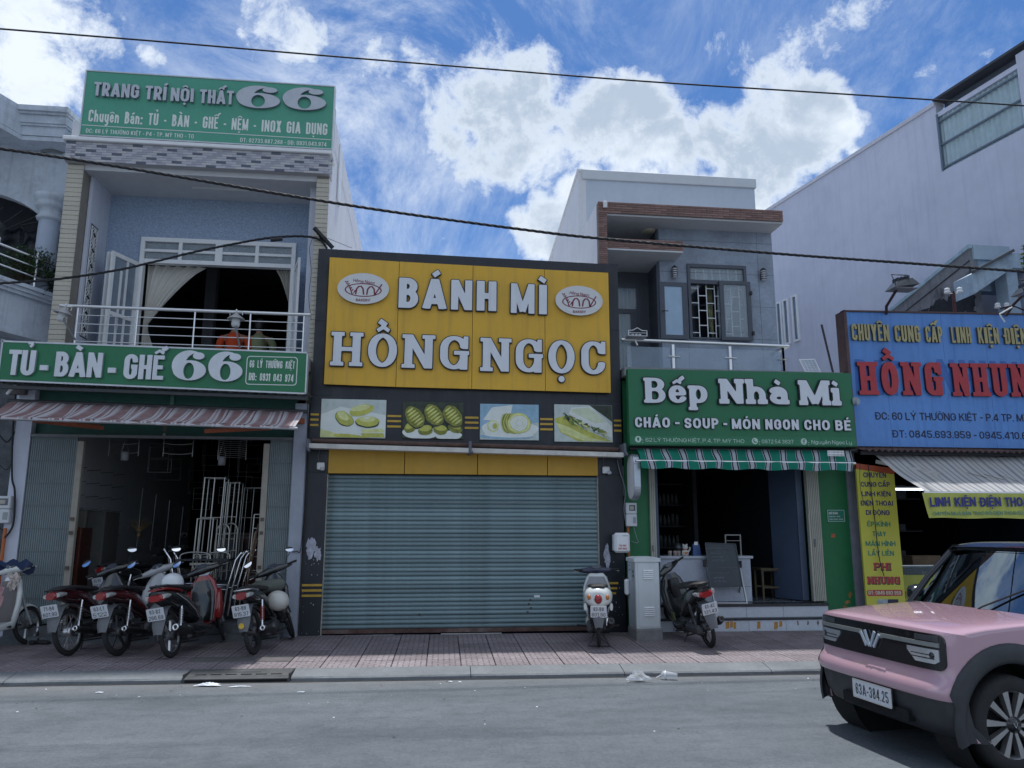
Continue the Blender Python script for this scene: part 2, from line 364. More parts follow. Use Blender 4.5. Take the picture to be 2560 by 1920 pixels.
def glyph_strokes(c,w,t,th,slab,sl):
 """strokes and boxes of one glyph: cap height 1, stem t, bar th, width w"""
 t=min(t,w*(.25 if c in 'Mmw' else .34 if c in 'ANK4' else .40))if c not in 'Iil1.:,-/' else t;th=min(th, .26)
 L,Rr,B,T=t/2,w-t/2,th/2,1-th/2;S=[];BX=[];P=[]
 x2= .70;xT=x2-th/2;Md= .5
 hr=(Rr-L)/2;vr=min(.5-th/2,max(hr*1.15, .12));mr=min(hr, .25)
 fl=lambda*a:S.append(list(a))
 def serif(x,y0,left=1,right=1,dirn=1):
  if slab:BX.append((x-t/2-sl*left,x+t/2+sl*right,y0,y0+th*.95*dirn))
 if c=='A':
  fl((t*.42,0),(w/2,1+t*.0));fl((w/2,1),(w-t*.42,0));fl((w*.27, .26),(w*.73, .26));BX.append((w/2-t*.52,w/2+t*.52,1-th*.6,1))
  serif(t*.42,0,1, .7);serif(w-t*.42,0, .7,1)
 elif c=='B':
  fl((L,0),(L,1));S.append(rpath([(L,T),(Rr-.03,T),(Rr-.03,.53),(L,.53)],mr, .2));S.append(rpath([(L,.53),(Rr,.53),(Rr,B),(L,B)],mr, .22));serif(L,0,1,0);serif(L,1,1,0,-1)
 elif c in 'CG':
  if c=='C':S.append(rpath([(Rr,.68),(Rr,T),(L,T),(L,B),(Rr,B),(Rr,.32)],hr,vr))
  else:
   S.append(rpath([(Rr,.68),(Rr,T),(L,T),(L,B),(Rr,B),(Rr,.47)],hr,vr));BX.append((w*.52,w, .50-th*.5, .50+th*.5));BX.append((w-t,w, .10 if slab else .2, .5))
   if slab:BX.append((w*.50,w+sl*.6, .50-th*.5, .50+th*.45));BX.append((w-t,w,0, .3))
  if slab:BX.append((w-t*.55,w+t*.05, .62,1.0))
 elif c=='D':
  fl((L,0),(L,1));S.append(rpath([(L,T),(Rr,T),(Rr,B),(L,B)],hr*1.2,vr));serif(L,0,1,0);serif(L,1,1,0,-1)
 elif c in 'EFL':
  fl((L,0),(L,1))
  if c!='F':fl((L,B),(w,B))
  if c!='L':fl((L,T),(w*(1 if c=='E' else 1),T));fl((L,.51),(w*.9,.51))
  serif(L,0,1,1 if c=='F' else 0);serif(L,1,1,1 if c=='L' else 0,-1)
 elif c=='H':fl((L,0),(L,1));fl((Rr,0),(Rr,1));fl((L,.5),(Rr,.5));[serif(x,y,1,1,1-2*y)for x in(L,Rr)for y in(0,1)]
 elif c=='I':fl((L,0),(L,1));serif(L,0);serif(L,1,1,1,-1)
 elif c=='K':fl((L,0),(L,1));fl((L,.34),(w-t*.5,1.02));fl((w*.42,.62),(w-t*.45,-.02));[serif(L,y,1,1,1-2*y)for y in(0,1)];serif(w-t*.5,0,.6,1);serif(w-t*.55,1,.6,1,-1)
 elif c=='M':fl((L,0),(L,1));fl((Rr,0),(Rr,1));fl((L,1.02),(w/2,.06));fl((w/2,.06),(Rr,1.02));[serif(L,y,1,.4 if y==0 else 0,1-2*y)for y in(0,1)];[serif(Rr,y,.4 if y==0 else 0,1,1-2*y)for y in(0,1)]
 elif c=='N':fl((L,0),(L,1));fl((Rr,0),(Rr,1));fl((L,1.0),(Rr,.0));serif(L,0);serif(L,1,1,0,-1);serif(Rr,1,1,1,-1)
 elif c=='O':S.append(rpath([(L,.5),(L,T),(Rr,T),(Rr,B),(L,B)],hr,vr if not slab else .5,True,(0,)))
 elif c in 'PR':
  fl((L,0),(L,1));S.append(rpath([(L,T),(Rr,T),(Rr,.45),(L,.45)],mr, .26));serif(L,0,1,1);serif(L,1,1,0,-1)
  if c=='R':fl((w*.48,.45),(w-t*.45,-.02));serif(w-t*.45,0,.3,1)
 elif c=='S':S.append(rpath([(L,.26),(L,B),(Rr,B),(Rr,.5),(L,.5),(L,T),(Rr,T),(Rr,.74)],hr, .24))
 elif c=='T':fl((0,T),(w,T));fl((w/2,0),(w/2,1));serif(w/2,0)
 elif c=='U':S.append(rpath([(L,1),(L,B),(Rr,B),(Rr,1)],hr,vr));serif(L,1,1,1,-1);serif(Rr,1,1,1,-1)
 elif c=='V':fl((t*.45,1.02),(w/2,-.0));fl((w/2,0),(w-t*.45,1.02))
 elif c=='X':fl((t*.5,0),(w-t*.5,1));fl((t*.5,1),(w-t*.5,0))
 elif c=='Y':fl((t*.45,1.02),(w/2,.42));fl((w/2,.42),(w-t*.45,1.02));fl((w/2,.45),(w/2,0))
 elif c=='0':S.append(rpath([(L,.5),(L,T),(Rr,T),(Rr,B),(L,B)],hr,vr,True,(0,)))
 elif c=='1':fl((w-t/2,0),(w-t/2,1));fl((0,.76),(w-t*.6,.96))
 elif c=='2':S.append(rpath([(L,.70),(L,T),(Rr,T),(Rr,.56),(L,.12)],hr, .22));fl((0,B),(w,B));BX.append((0,t*.9,0,.2))
 elif c=='3':S.append(rpath([(L,.76),(L,T),(Rr,T),(Rr,.52),(w*.4,.52)],hr, .22));S.append(rpath([(w*.4,.52),(Rr,.52),(Rr,B),(L,B),(L,.25)],hr, .24))
 elif c=='4':fl((w*.74,0),(w*.74,1));fl((w*.70,1.0),(L*.6,.28));fl((0,.26),(w,.26))
 elif c=='5':fl((L*1.1,T),(w*.95,T));fl((L,.98),(L,.48));S.append(rpath([(L,.57),(Rr,.57),(Rr,B),(L,B),(L,.25)],hr, .24))
 elif c=='6':S.append(rpath([(L,.3),(L,.57),(Rr,.57),(Rr,B),(L,B)],hr, .22,True,(0,)));S.append(rpath([(L,.3),(L,T),(Rr,T),(Rr,.74)],hr, .24))
 elif c=='9':S.append(rpath([(Rr,.7),(Rr,.43),(L,.43),(L,T),(Rr,T)],hr, .22,True,(0,)));S.append(rpath([(Rr,.7),(Rr,B),(L,B),(L,.26)],hr, .24))
 elif c=='7':fl((0,T),(w,T));fl((w-t*.5,.97),(w*.36,-.02))
 elif c=='8':S.append(rpath([(L+.02,.7),(L+.02,T),(Rr-.02,T),(Rr-.02,.53),(L+.02,.53)],hr, .2,True,(0,)));S.append(rpath([(L,.3),(L,.53),(Rr,.53),(Rr,B),(L,B)],hr, .22,True,(0,)))
 elif c=='-':BX.append((0,w, .36, .36+max(th, .13)))
 elif c==':':BX.append((0,t,0,t));BX.append((0,t,.45,.45+t))
 elif c=='.':BX.append((0,t,0,t))
 elif c==',':BX.append((0,t,-.1,t))
 elif c=='/':fl((0,0),(w,1))
 elif c=='a':S.append(rpath([(L,.53),(L,xT),(Rr,xT),(Rr,0)],hr, .2));S.append(rpath([(Rr,.40),(L,.40),(L,B),(Rr,B)],hr, .16));serif(Rr,0,0,1)
 elif c=='c':S.append(rpath([(Rr,.50),(Rr,xT),(L,xT),(L,B),(Rr,B),(Rr,.22)],hr, .26))
 elif c=='e':S.append(rpath([(L,.36),(Rr,.36),(Rr,xT),(L,xT),(L,B),(Rr,B),(Rr,.20)],hr, .27,False,(1,)))
 elif c=='g':S.append(rpath([(L,.35),(L,xT),(Rr,xT),(Rr,B),(L,B)],hr, .26,True,(0,)));S.append(rpath([(Rr,.70),(Rr,-.22),(L,-.22),(L,-.12)],hr, .2))
 elif c=='h':fl((L,0),(L,1));S.append(rpath([(L,.3),(L,xT),(Rr,xT),(Rr,0)],hr, .26));serif(L,0);serif(Rr,0);serif(L,1,1,0,-1)
 elif c=='n':fl((L,0),(L,x2));S.append(rpath([(L,.3),(L,xT),(Rr,xT),(Rr,0)],hr, .26));serif(L,0);serif(Rr,0);serif(L,x2,1,0,-1)
 elif c=='u':fl((Rr,0),(Rr,x2));S.append(rpath([(L,x2),(L,B),(Rr,B),(Rr,.4)],hr, .26))
 elif c=='y':fl((Rr,.0),(Rr,x2));S.append(rpath([(L,x2),(L,B),(Rr,B),(Rr,.4)],hr, .26));S.append(rpath([(Rr,.3),(Rr,-.22),(L,-.22)],hr, .2))
 elif c=='i':fl((L,0),(L,x2));serif(L,0);serif(L,x2,1,0,-1);P.append('dot')
 elif c=='l':fl((L,0),(L,1))
 elif c=='o':S.append(rpath([(L,.35),(L,xT),(Rr,xT),(Rr,B),(L,B)],hr, .27,True,(0,)))
 elif c=='p':fl((L,-.28),(L,x2));S.append(rpath([(L,.35),(L,xT),(Rr,xT),(Rr,B),(L,B)],hr, .27,True,(0,)));serif(L,-.28);serif(L,x2,1,0,-1)
 elif c=='f':S.append(rpath([(w*.35,0),(w*.35,T),(w,T)], .15, .15));fl((0,.62),(w,.62))
 elif c=='t':S.append(rpath([(w*.35,.95),(w*.35,B),(w,B)], .15, .15));fl((0,.64),(w,.64))
 elif c=='r':fl((L,0),(L,x2));S.append(rpath([(L,.3),(L,xT),(w,xT)], .25, .25))
 elif c=='s':S.append(rpath([(L,.2),(L,B),(Rr,B),(Rr,.36),(L,.36),(L,xT),(Rr,xT),(Rr,.5)],hr, .17))
 elif c=='d':fl((Rr,0),(Rr,1));S.append(rpath([(L,.35),(L,xT),(Rr,xT),(Rr,B),(L,B)],hr, .27,True,(0,)))
 elif c=='b':fl((L,0),(L,1));S.append(rpath([(L,.35),(L,xT),(Rr,xT),(Rr,B),(L,B)],hr, .27,True,(0,)))
 return S,BX,P
def seg_field(X,Y,pts,r,s):
 f=np.full(X.shape,9.0)
 for(ax,ay),(bx,by)in zip(pts,pts[1:]):
  ay*=s;by*=s;dx,dy=bx-ax,by-ay;l=math.hypot(dx,dy)
  if l<1e-7:continue
  ux,uy=dx/l,dy/l;px,py=X-ax,Y*s-ay
  al=px*ux+py*uy;pe=np.abs(-px*uy+py*ux)
  f=np.minimum(f,np.maximum(pe-r,np.maximum(-al,al-l)))
 for(ax,ay)in pts[1:-1]:f=np.minimum(f,np.hypot(X-ax,Y*s-ay*s)-r)
 return f
def six_field(X,Y,w):
 x,y=X/w,Y
 E=lambda cx,cy,rx,ry:(np.hypot((x-cx)/rx,(y-cy)/ry)-1)*min(rx*w,ry)
 body=np.maximum(E(.5,.5,.5,.5),-E(.75,.53,.37,.395))
 body=np.minimum(body,E(.76,.82,.17,.12))
 body=np.minimum(body,E(.52,.335,.48,.335))
 return np.maximum(body,-np.maximum(E(.5,.32,.155,.27),-9))
def soft_six(X,Y,w):return six_field(X,Y,w)
def glyph_field(ch,w,t,th,style,sl):
 base=ch;marks=''
 if ch not in('Đ','đ'):
  dn=unicodedata.normalize('NFD',ch);base,marks=dn[0],dn[1:]
 else:base='D' if ch=='Đ' else 'd'
 if base=='i' and any(m in marks for m in '\u0300\u0301\u0309\u0303\u0302'):nodot=True
 else:nodot=False
 S,BX,P=glyph_strokes(base,w,t,th,style in('slab','soft'),sl)
 lowc=base.islower()and base not in 'hkldbt'
 top= .70 if lowc else 1.0;s=t/th if th>0 else 1
 def f(X,Y):
  if style=='six' and base=='6':return six_field(X,Y,w)
  F=np.full(X.shape,9.0)
  tt=min(t,w*(.25 if base in 'Mmw' else .34 if base in 'ANK4' else .40))if base not in 'Iil1.:,-/' else t;s=tt/th
  for p in S:F=np.minimum(F,seg_field(X,Y,p,tt/2,s))
  if base in 'AKMNRVXY7':F=np.maximum(F,np.maximum(-Y,Y-1))
  bx=lambda x0,x1,y0,y1:np.maximum(np.maximum(min(x0,x1)-X,X-max(x0,x1)),np.maximum(min(y0,y1)-Y,Y-max(y0,y1)))
  for b in BX:F=np.minimum(F,bx(*b))
  if 'dot' in P and not nodot:F=np.minimum(F,bx(0,t, .80, .80+min(t, .2)))
  c=(t/2 if base=='i' or base=='I' else w/2);mt=min(max(t*.62, .06), .13);y=top+.08
  cap=lambda pts,r:seg_field(X,Y,pts,r,1)
  hasc='\u0302' in marks
  if hasc:
   hw= .17;F=np.minimum(F,cap([(c-hw,y),(c,y+.115),(c+hw,y)],mt*.42))
  if '\u031b' in marks:F=np.minimum(F,cap([(w-t*.6,top-.04),(w+.04,top+.0),(w+.07,top+.13)],mt*.5))
  if '\u0306' in marks:F=np.minimum(F,cap([(c-.15,y+.12),(c,y+.02),(c+.15,y+.12)],mt*.42))
  ox,oy=((.16, .10)if hasc else(0,0))
  ax=c
  if '\u0300' in marks:
   ox=-.0 if hasc else 0;F=np.minimum(F,cap([(ax+ox-.12,y+.16+(.14 if hasc else 0)),(ax+ox+.08,y+.03+(.13 if hasc else 0))],mt*.62))
  if '\u0301' in marks:F=np.minimum(F,cap([(ax+ox-.06,y+.03+oy),(ax+ox+.13,y+.17+oy)],mt*.62))
  if '\u0309' in marks:F=np.minimum(F,cap([(ax+ox-.08,y+.20+oy*.6),(ax+ox+.07,y+.22+oy*.6),(ax+ox+.07,y+.13+oy*.6),(ax+ox,y+.05+oy*.6)],mt*.40))
  if '\u0303' in marks:F=np.minimum(F,cap([(c-.17,y+.03+oy*1.6),(c-.07,y+.10+oy*1.6),(c+.07,y+.04+oy*1.6),(c+.17,y+.11+oy*1.6)],mt*.38))
  if '\u0323' in marks:F=np.minimum(F,np.hypot(X-c,Y+.17-(0 if base not in 'gyp' else .1))-mt*.72)
  if ch in 'Đđ':F=np.minimum(F,bx(-t*.45,w*.48, .5-th*.42, .5+th*.42))
  return F
 return f
def contour(F,xs,ys):
 """closed outlines of F < 0 (marching squares)"""
 ny,nx=F.shape;I=F<0;seg={}
 code=I[:-1,:-1]*1+I[:-1,1:]*2+I[1:,1:]*4+I[1:,:-1]*8
 jj,ii=np.nonzero((code>0)&(code<15))
 TBL={1:[(3,0)],2:[(0,1)],3:[(3,1)],4:[(1,2)],5:[(3,2),(1,0)],6:[(0,2)],7:[(3,2)],8:[(2,3)],9:[(2,0)],10:[(0,3),(2,1)],11:[(2,1)],12:[(1,3)],13:[(1,0)],14:[(0,3)]}
 def key(j,i,e):return(('h',j,i),('v',j,i+1),('h',j+1,i),('v',j,i))[e]
 def pos(k):
  t_,j,i=k
  if t_=='h':a,b=F[j,i],F[j,i+1];q=a/(a-b);return(xs[i]+(xs[i+1]-xs[i])*q,ys[j])
  a,b=F[j,i],F[j+1,i];q=a/(a-b);return(xs[i],ys[j]+(ys[j+1]-ys[j])*q)
 for j,i in zip(jj,ii):
  for a,b in TBL[int(code[j,i])]:seg[key(j,i,a)]=key(j,i,b)
 loops=[]
 while seg:
  k0,k=seg.popitem();lp=[k0]
  while k!=k0 and k in seg:lp.append(k);k=seg.pop(k)
  if len(lp)>5:loops.append([pos(q)for q in lp])
 return loops
def rdp(pts,eps):
 n=len(pts)
 if n<8:return pts
 A=np.array(pts);far=int(np.argmax(np.hypot(*(A-A[0]).T)))
 def go(a,b):
  if b-a<2:return[]
  p,q=A[a],A[b%n];d=q-p;l=math.hypot(*d)or 1e-9
  seg=A[a+1:b];dist=np.abs((seg[:,0]-p[0])*d[1]-(seg[:,1]-p[1])*d[0])/l
  k=int(np.argmax(dist))
  if dist[k]<eps:return[]
  m=a+1+k;return go(a,m)+[m]+go(m,b)
 idx=[0]+go(0,far)+[far]+go(far,n)
 return[pts[i]for i in idx]
_GC={}
def glyph(ch,w,t,th,style='sans',sl=.07,grow=0.0,res=64):
 k=(ch,round(w,3),round(t,3),round(th,3),style,sl,round(grow,4),res)
 if k in _GC:return _GC[k]
 f=glyph_field(ch,w,t,th,style,sl)
 m= .30+grow;xs=np.arange(-m,w+m,1/res);ys=np.arange(-.42-grow,1.48+grow,1/res)
 X,Y=np.meshgrid(xs,ys)
 if grow>0:
  F=f(X,Y)
  for a in range(12):F=np.minimum(F,f(X+grow*math.cos(a*math.pi/6),Y+grow*math.sin(a*math.pi/6)))
 else:F=f(X,Y)
 if style=='soft':
  G=np.clip(F*14,-1,1)
  for _ in range(4):
   Q=G.copy();Q[1:-1,1:-1]=(G[1:-1,1:-1]*2+G[:-2,1:-1]+G[2:,1:-1]+G[1:-1,:-2]+G[1:-1,2:])/6;G=Q
  F=G
 loops=[rdp(l, .0035 if res>40 else .008)for l in contour(F,xs,ys)]
 _GC[k]=[l for l in loops if len(l)>=3]
 return _GC[k]
def layout(text,width,h,t,gap=.10,space=.42,mono=None):
 """x offset and width of every glyph, in cap heights, so that the line fills 'width'"""
 def wof(c):
  b=unicodedata.normalize('NFD',c)[0]if c not in 'Đđ' else('D' if c=='Đ' else 'd')
  w=WID.get(b, .6);return(t,False)if w is None else(w,True)
 tot=width/h;fix=0;var=0
 for i,c in enumerate(text):
  if c==' ':fix+=space
  else:
   w,v=wof(c);fix+=0 if v else w;var+=w if v else 0
   if i<len(text)-1 and text[i+1]!=' ':fix+=gap
 k=max(.2,(tot-fix)/var);x=0;out=[]
 for i,c in enumerate(text):
  if c==' ':x+=space;continue
  w,v=wof(c);w=w*k if v else w
  out.append((c,x,w));x+=w
  if i<len(text)-1 and text[i+1]!=' ':x+=gap
 return out
def print_text(mb,text,o,u,w,width,h,t=.16,th=None,style='sans',mi=0,gap=.09,res=30,depth=0.0,n=None,grow=0.0):
 """flat lettering: origin o at the baseline's left end, u along the line, w up"""
 th=t*.9 if th is None else th;o,u,w=Vector(o),Vector(u).normalized(),Vector(w).normalized();nn=u.cross(w)
 for c,x,gw in layout(text,width,h,t,gap):
  lp=glyph(c,gw,t,th,style, .06,grow,res)
  if lp:mb.prism([[(p[0]*h,p[1]*h)for p in l]for l in lp],o+u*(x*h),u,w,nn*(-depth),mi,mi,back=False)
 return mb
def raised_text(parent,text,a,b,h,mats,t=.2,th=None,style='sans',depth=.04,outline=0.0,gap=.09,sl=.07,stand=.0,yoff=0.0,hb=None):
 """letters standing proud of a board that faces -Y: one object per letter, baseline from a to b"""
 th=t*.85 if th is None else th;a,b=Vector(a),Vector(b);u=(b-a);width=u.length;u.normalize();w=Vector((-u.z,0,u.x))
 hb=h if hb is None else hb
 for c,x,gw in layout(text,width,h,t,gap):
  hh=h+(hb-h)*(x*h/width)
  mb=MB();o=a+u*(x*h)+Vector((0,-depth,0));kk=hh/h
  lp=glyph(c,gw,t,th,style,sl)
  if outline>0:
   lo=glyph(c,gw,t,th,style,sl,outline)
   mb.prism([[(p[0]*h,p[1]*hh)for p in l]for l in lp],o,u,w,(0, .012,0),0,1,back=False)
   mb.prism([[(p[0]*h,p[1]*hh)for p in l]for l in lo],o+Vector((0,.012,0)),u,w,(0,depth-.014,0),1,1,back=False)
  else:
   mb.prism([[(p[0]*h,p[1]*hh)for p in l]for l in lp],o,u,w,(0,depth-.002,0),0,1,back=False)
  mb.build('letter',mats,parent)
# ------------------------------------------------------------------ shared materials
white=M('white_paint',(.78,.79,.80), .5,var=.04)
wall_white=M('white_wall',(.70,.71,.74), .8,var=.05,scale=1.5,bump=.15,streak=.14,dirtcol=(.30,.30,.32))
steel=M('stainless_steel',(.72,.72,.72), .28,metal=1.0,var=.05)
chrome=M('chrome',(.85,.85,.86), .08,metal=1.0,var=0)
mirror_m=M('mirror_glass',(.95,.97,1.0), .02,metal=1.0,var=0)
black_pl=M('black_plastic',(.018,.018,.021), .45,var=.15)
black_gl=M('black_gloss',(.010,.010,.012), .12,var=0,coat=.6)
rubber=M('rubber',(.022,.022,.023), .85,var=.2,bump=.3,bscale=90)
grey_pl=M('grey_plastic',(.16,.165,.175), .55,var=.12)
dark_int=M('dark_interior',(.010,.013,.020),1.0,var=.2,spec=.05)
cable_m=M('black_cable',(.016,.017,.02), .7,var=.1)
glass_m=M('clear_glass',(.75,.85,.88), .03,var=0,spec=.8,alpha=.25)
concrete=M('concrete',(.27,.275,.285), .88,var=.14,scale=3,bump=.5,bscale=60,dirt=.35,dirtcol=(.10,.10,.105))
asphalt=None
def asphalt_mat():
 m=bpy.data.materials.new('asphalt');m.use_nodes=True;nt=m.node_tree;N,L=nt.nodes,nt.links;b=N['Principled BSDF']
 tc=N.new('ShaderNodeTexCoord');o=tc.outputs['Object']
 def nz(s,d=6,r=.6,st=(1,1,1)):
  mp=N.new('ShaderNodeMapping');mp.inputs['Scale'].default_value=st;L.new(o,mp.inputs[0])
  n=N.new('ShaderNodeTexNoise');L.new(mp.outputs[0],n.inputs[0]);n.inputs['Scale'].default_value=s;n.inputs['Detail'].default_value=d;n.inputs['Roughness'].default_value=r;return n.outputs[0]
 def ramp(v,*st):
  r=N.new('ShaderNodeValToRGB');L.new(v,r.inputs[0]);e=r.color_ramp.elements
  while len(e)<len(st):e.new(.5)
  for q,(p,c)in zip(e,st):q.position=p;q.color=(*c,1)
  return r.outputs[0]
 def mix(a,b_,f,bt='MIX'):
  x=N.new('ShaderNodeMix');x.data_type='RGBA';x.blend_type=bt
  (L.new(f,x.inputs[0])if not isinstance(f,float)else setattr(x.inputs[0],'default_value',f));L.new(a,x.inputs[6]);L.new(b_,x.inputs[7]);return x.outputs[2]
 base=ramp(nz(.8,8, .68,(.6,1,1)),(.30,(.092,.108,.124)),(.50,(.116,.133,.150)),(.72,(.142,.160,.178)))
 agg=ramp(nz(150,3, .8),(.32,(.50,.50,.50)),(.50,(1,1,1)),(.70,(1.45,1.45,1.45)))
 c=mix(base,agg, .9,'MULTIPLY')
 c=mix(c,ramp(nz(30,5, .8),(.34,(.72,.72,.73)),(.50,(1,1,1)),(.68,(1.22,1.22,1.21))), .9,'MULTIPLY')
 c=mix(c,ramp(nz(5.5,6, .75,(.8,1,1)),(.36,(.82,.82,.83)),(.52,(1,1,1)),(.70,(1.10,1.10,1.09))), .9,'MULTIPLY')
 pale=ramp(nz(420,1, .5),(.66,(0,0,0)),(.72,(1,1,1)))
 lt=N.new('ShaderNodeRGB');lt.outputs[0].default_value=(.32,.32,.33,1)
 c=mix(c,lt.outputs[0],N_out(N,L,pale, .5))
 stn=ramp(nz(1.1,7, .7,(.25,1,1)),(.48,(1,1,1)),(.72,(.66,.67,.69)))
 c=mix(c,stn,1.0,'MULTIPLY')
 # hairline cracks
 vo=N.new('ShaderNodeTexVoronoi');vo.feature='DISTANCE_TO_EDGE';wn_=N.new('ShaderNodeTexNoise');L.new(o,wn_.inputs[0]);wn_.inputs['Scale'].default_value=2.5;wn_.inputs['Detail'].default_value=6
 vm_=N.new('ShaderNodeVectorMath');vm_.operation='MULTIPLY_ADD';L.new(wn_.outputs['Color'],vm_.inputs[0]);vm_.inputs[1].default_value=(.9,.9,.9);L.new(o,vm_.inputs[2]);L.new(vm_.outputs[0],vo.inputs['Vector']);vo.inputs['Scale'].default_value= .22
 ck_=ramp(vo.outputs['Distance'],(.0,(.55,.55,.55)),(.006,(.75,.75,.75)),(.010,(1,1,1)))
 c=mix(c,ck_, .22,'MULTIPLY')
 # dust gathered along the gutter
 sp=N.new('ShaderNodeSeparateXYZ');L.new(o,sp.inputs[0])
 mr=N.new('ShaderNodeMapRange');mr.interpolation_type='SMOOTHSTEP';L.new(sp.outputs[1],mr.inputs[0]);mr.inputs[1].default_value=8.7;mr.inputs[2].default_value=9.35;mr.inputs[4].default_value= .65
 du=N.new('ShaderNodeRGB');du.outputs[0].default_value=(.20,.195,.19,1)
 mm=N.new('ShaderNodeMath');mm.operation='MULTIPLY';L.new(mr.outputs[0],mm.inputs[0]);L.new(nz(4,6, .7),mm.inputs[1])
 c=mix(c,du.outputs[0],mm.outputs[0])
 L.new(c,b.inputs['Base Color']);b.inputs['Roughness'].default_value= .82;b.inputs['Specular IOR Level'].default_value= .35
 bp=N.new('ShaderNodeBump');bp.inputs['Strength'].default_value= .55;bp.inputs['Distance'].default_value= .006;L.new(nz(130,4, .8),bp.inputs['Height']);L.new(bp.outputs[0],b.inputs['Normal'])
 return m
def N_out(N,L,col,k):
 a=N.new('ShaderNodeMath');a.operation='MULTIPLY';L.new(col,a.inputs[0]);a.inputs[1].default_value=k;return a.outputs[0]
# ------------------------------------------------------------------ ground, road, pavement
g=MB();g.quad((-400,-400,-.03),(400,-400,-.03),(400,400,-.03),(-400,400,-.03));g.build('ground',M('bare_ground',(.16,.15,.13), .9,var=.2),kind='structure')
SK=R(-1.7)
def kb(lx,ly,z=0):  # pavement frame: lx along the kerb, ly away from the road
 return Vector((lx*math.cos(SK)-ly*math.sin(SK),9.385+lx*math.sin(SK)+ly*math.cos(SK),z))
rd=MB()
def roadz(x,y):return .0
rd.grid(lambda u,v:(-70+140*u,-30+v*(39.42+.02)-.0-(-70+140*u)*.0297*v,0),40,12)
rd.build('road',asphalt_mat(),kind='structure')
pave=struct('pavement',kb(0,0,0));pave.rotation_euler=(0,0,SK)
# sloping concrete kerb, cast in lengths with a drain in the middle
kmat=M('kerb_concrete',(.165,.178,.190), .85,var=.16,scale=2.2,bump=.6,bscale=50,dirt=.45,dirtcol=(.13,.13,.135))
gut=M('gutter_dark',(.030,.030,.032), .9,var=.3)
def kerb_len(x0,x1):
 m=MB();n=max(2,int((x1-x0)/.25))
 prof=[(-.005,-.02),(.0,.035),(.02,.052),(.28,.098),(.295,.098),(.295,-.05)]
 def fn(u,v):
  k=v*(len(prof)-1);i=min(int(k),len(prof)-2);f=k-i
  x=x0+(x1-x0)*u;w= .006*math.sin(x*3.1)+.004*math.sin(x*9.7+1)
  return(x,prof[i][0]*(1-f)+prof[i+1][0]*f+(w if i<2 else 0),prof[i][1]*(1-f)+prof[i+1][1]*f)
 m.grid(fn,n,len(prof)-1,smooth=False);m.add([fn(0,j/(len(prof)-1))for j in range(len(prof))],[tuple(range(len(prof)))]);m.add([fn(1,j/(len(prof)-1))for j in range(len(prof))],[tuple(range(len(prof)))[::-1]])
 return m
DR0,DR1=-2.60,-1.42
edges=[-14,-12.1,-10.2,-8.3,-6.4,-4.5,DR0-.005]
for a,b in zip(edges,edges[1:]):kerb_len(a+.004,b-.004).build('kerbstone',kmat,pave,local=True)
edges=[DR1+.005, .62,2.42,4.2,6.0,8.0,10.0,12.0,14.0]
for a,b in zip(edges,edges[1:]):kerb_len(a+.004,b-.004).build('kerbstone',kmat,pave,local=True)
m=MB();m.quad((-14,-.045,.0035),(14,-.045,.0035),(14,.012,.006),(-14,.012,.006));m.build('gutter_line',gut,pave,local=True)  # narrow dark strip along the foot of the kerb
# iron drain cover with six slots over a dark mouth
iron=M('cast_iron',(.075,.08,.085), .6,metal=.35,var=.2,bump=.3,dirt=.4,dirtcol=(.16,.15,.14))
dr=thing('storm_drain','grey iron drain cover with six slots set into the kerb beside the paper litter','drain',kb(DR0,0,0));dr.rotation_euler=(0,0,SK)
def dloc(x,y):return(x-DR0,y, .040+.058*(y/.29))
m=MB();Lx=DR1-DR0
slots=[(.10+i*.168, .10+i*.168+.125)for i in range(6)]
# plate made of strips round the slots
for y0,y1,cut in((.0,.105,0),(.105,.135,1),(.135,.29,0)):
 spans=[(0.02,Lx-.02)]if not cut else[(a,b)for a,b in zip([.02]+[s[1]for s in slots],[s[0]for s in slots]+[Lx-.02])]
 for a,b in spans:
  z0,z1= .045+.055*y0/.29, .045+.055*y1/.29
  m.hexa([(a,y0,z0-.02),(b,y0,z0-.02),(b,y1,z1-.02),(a,y1,z1-.02),(a,y0,z0),(b,y0,z0),(b,y1,z1),(a,y1,z1)])
for i in range(46):
 for yy in(.035,.07,.165,.2,.235,.265):
  if .165<yy< .25 and 14<i<31:continue
  x= .05+i*(Lx-.1)/45;z= .045+.055*yy/.29
  m.hexa([(x-.007,yy-.007,z),(x+.007,yy-.007,z),(x+.007,yy+.007,z),(x-.007,yy+.007,z),(x-.003,yy-.003,z+.004),(x+.003,yy-.003,z+.004),(x+.003,yy+.003,z+.004),(x-.003,yy+.003,z+.004)])
m.box(.30,.82,.18,.182,.083,.086);m.build('cover',iron,dr,local=True)
m=MB();m.bbox(0,Lx,-.012,.0,.0,.047,.004);m.bbox(0,.018,0,.29,.0,.098,.004);m.bbox(Lx-.018,Lx,0,.29,.0,.098,.004);m.build('frame',iron,dr,local=True)
m=MB();m.box(.018,Lx-.018,.001,.288,.0,.012);m.box(.03,Lx-.03,-.014,-.0125,.006,.034);m.build('pit',M('drain_pit',(.006,.006,.007),1,var=0),dr,local=True)
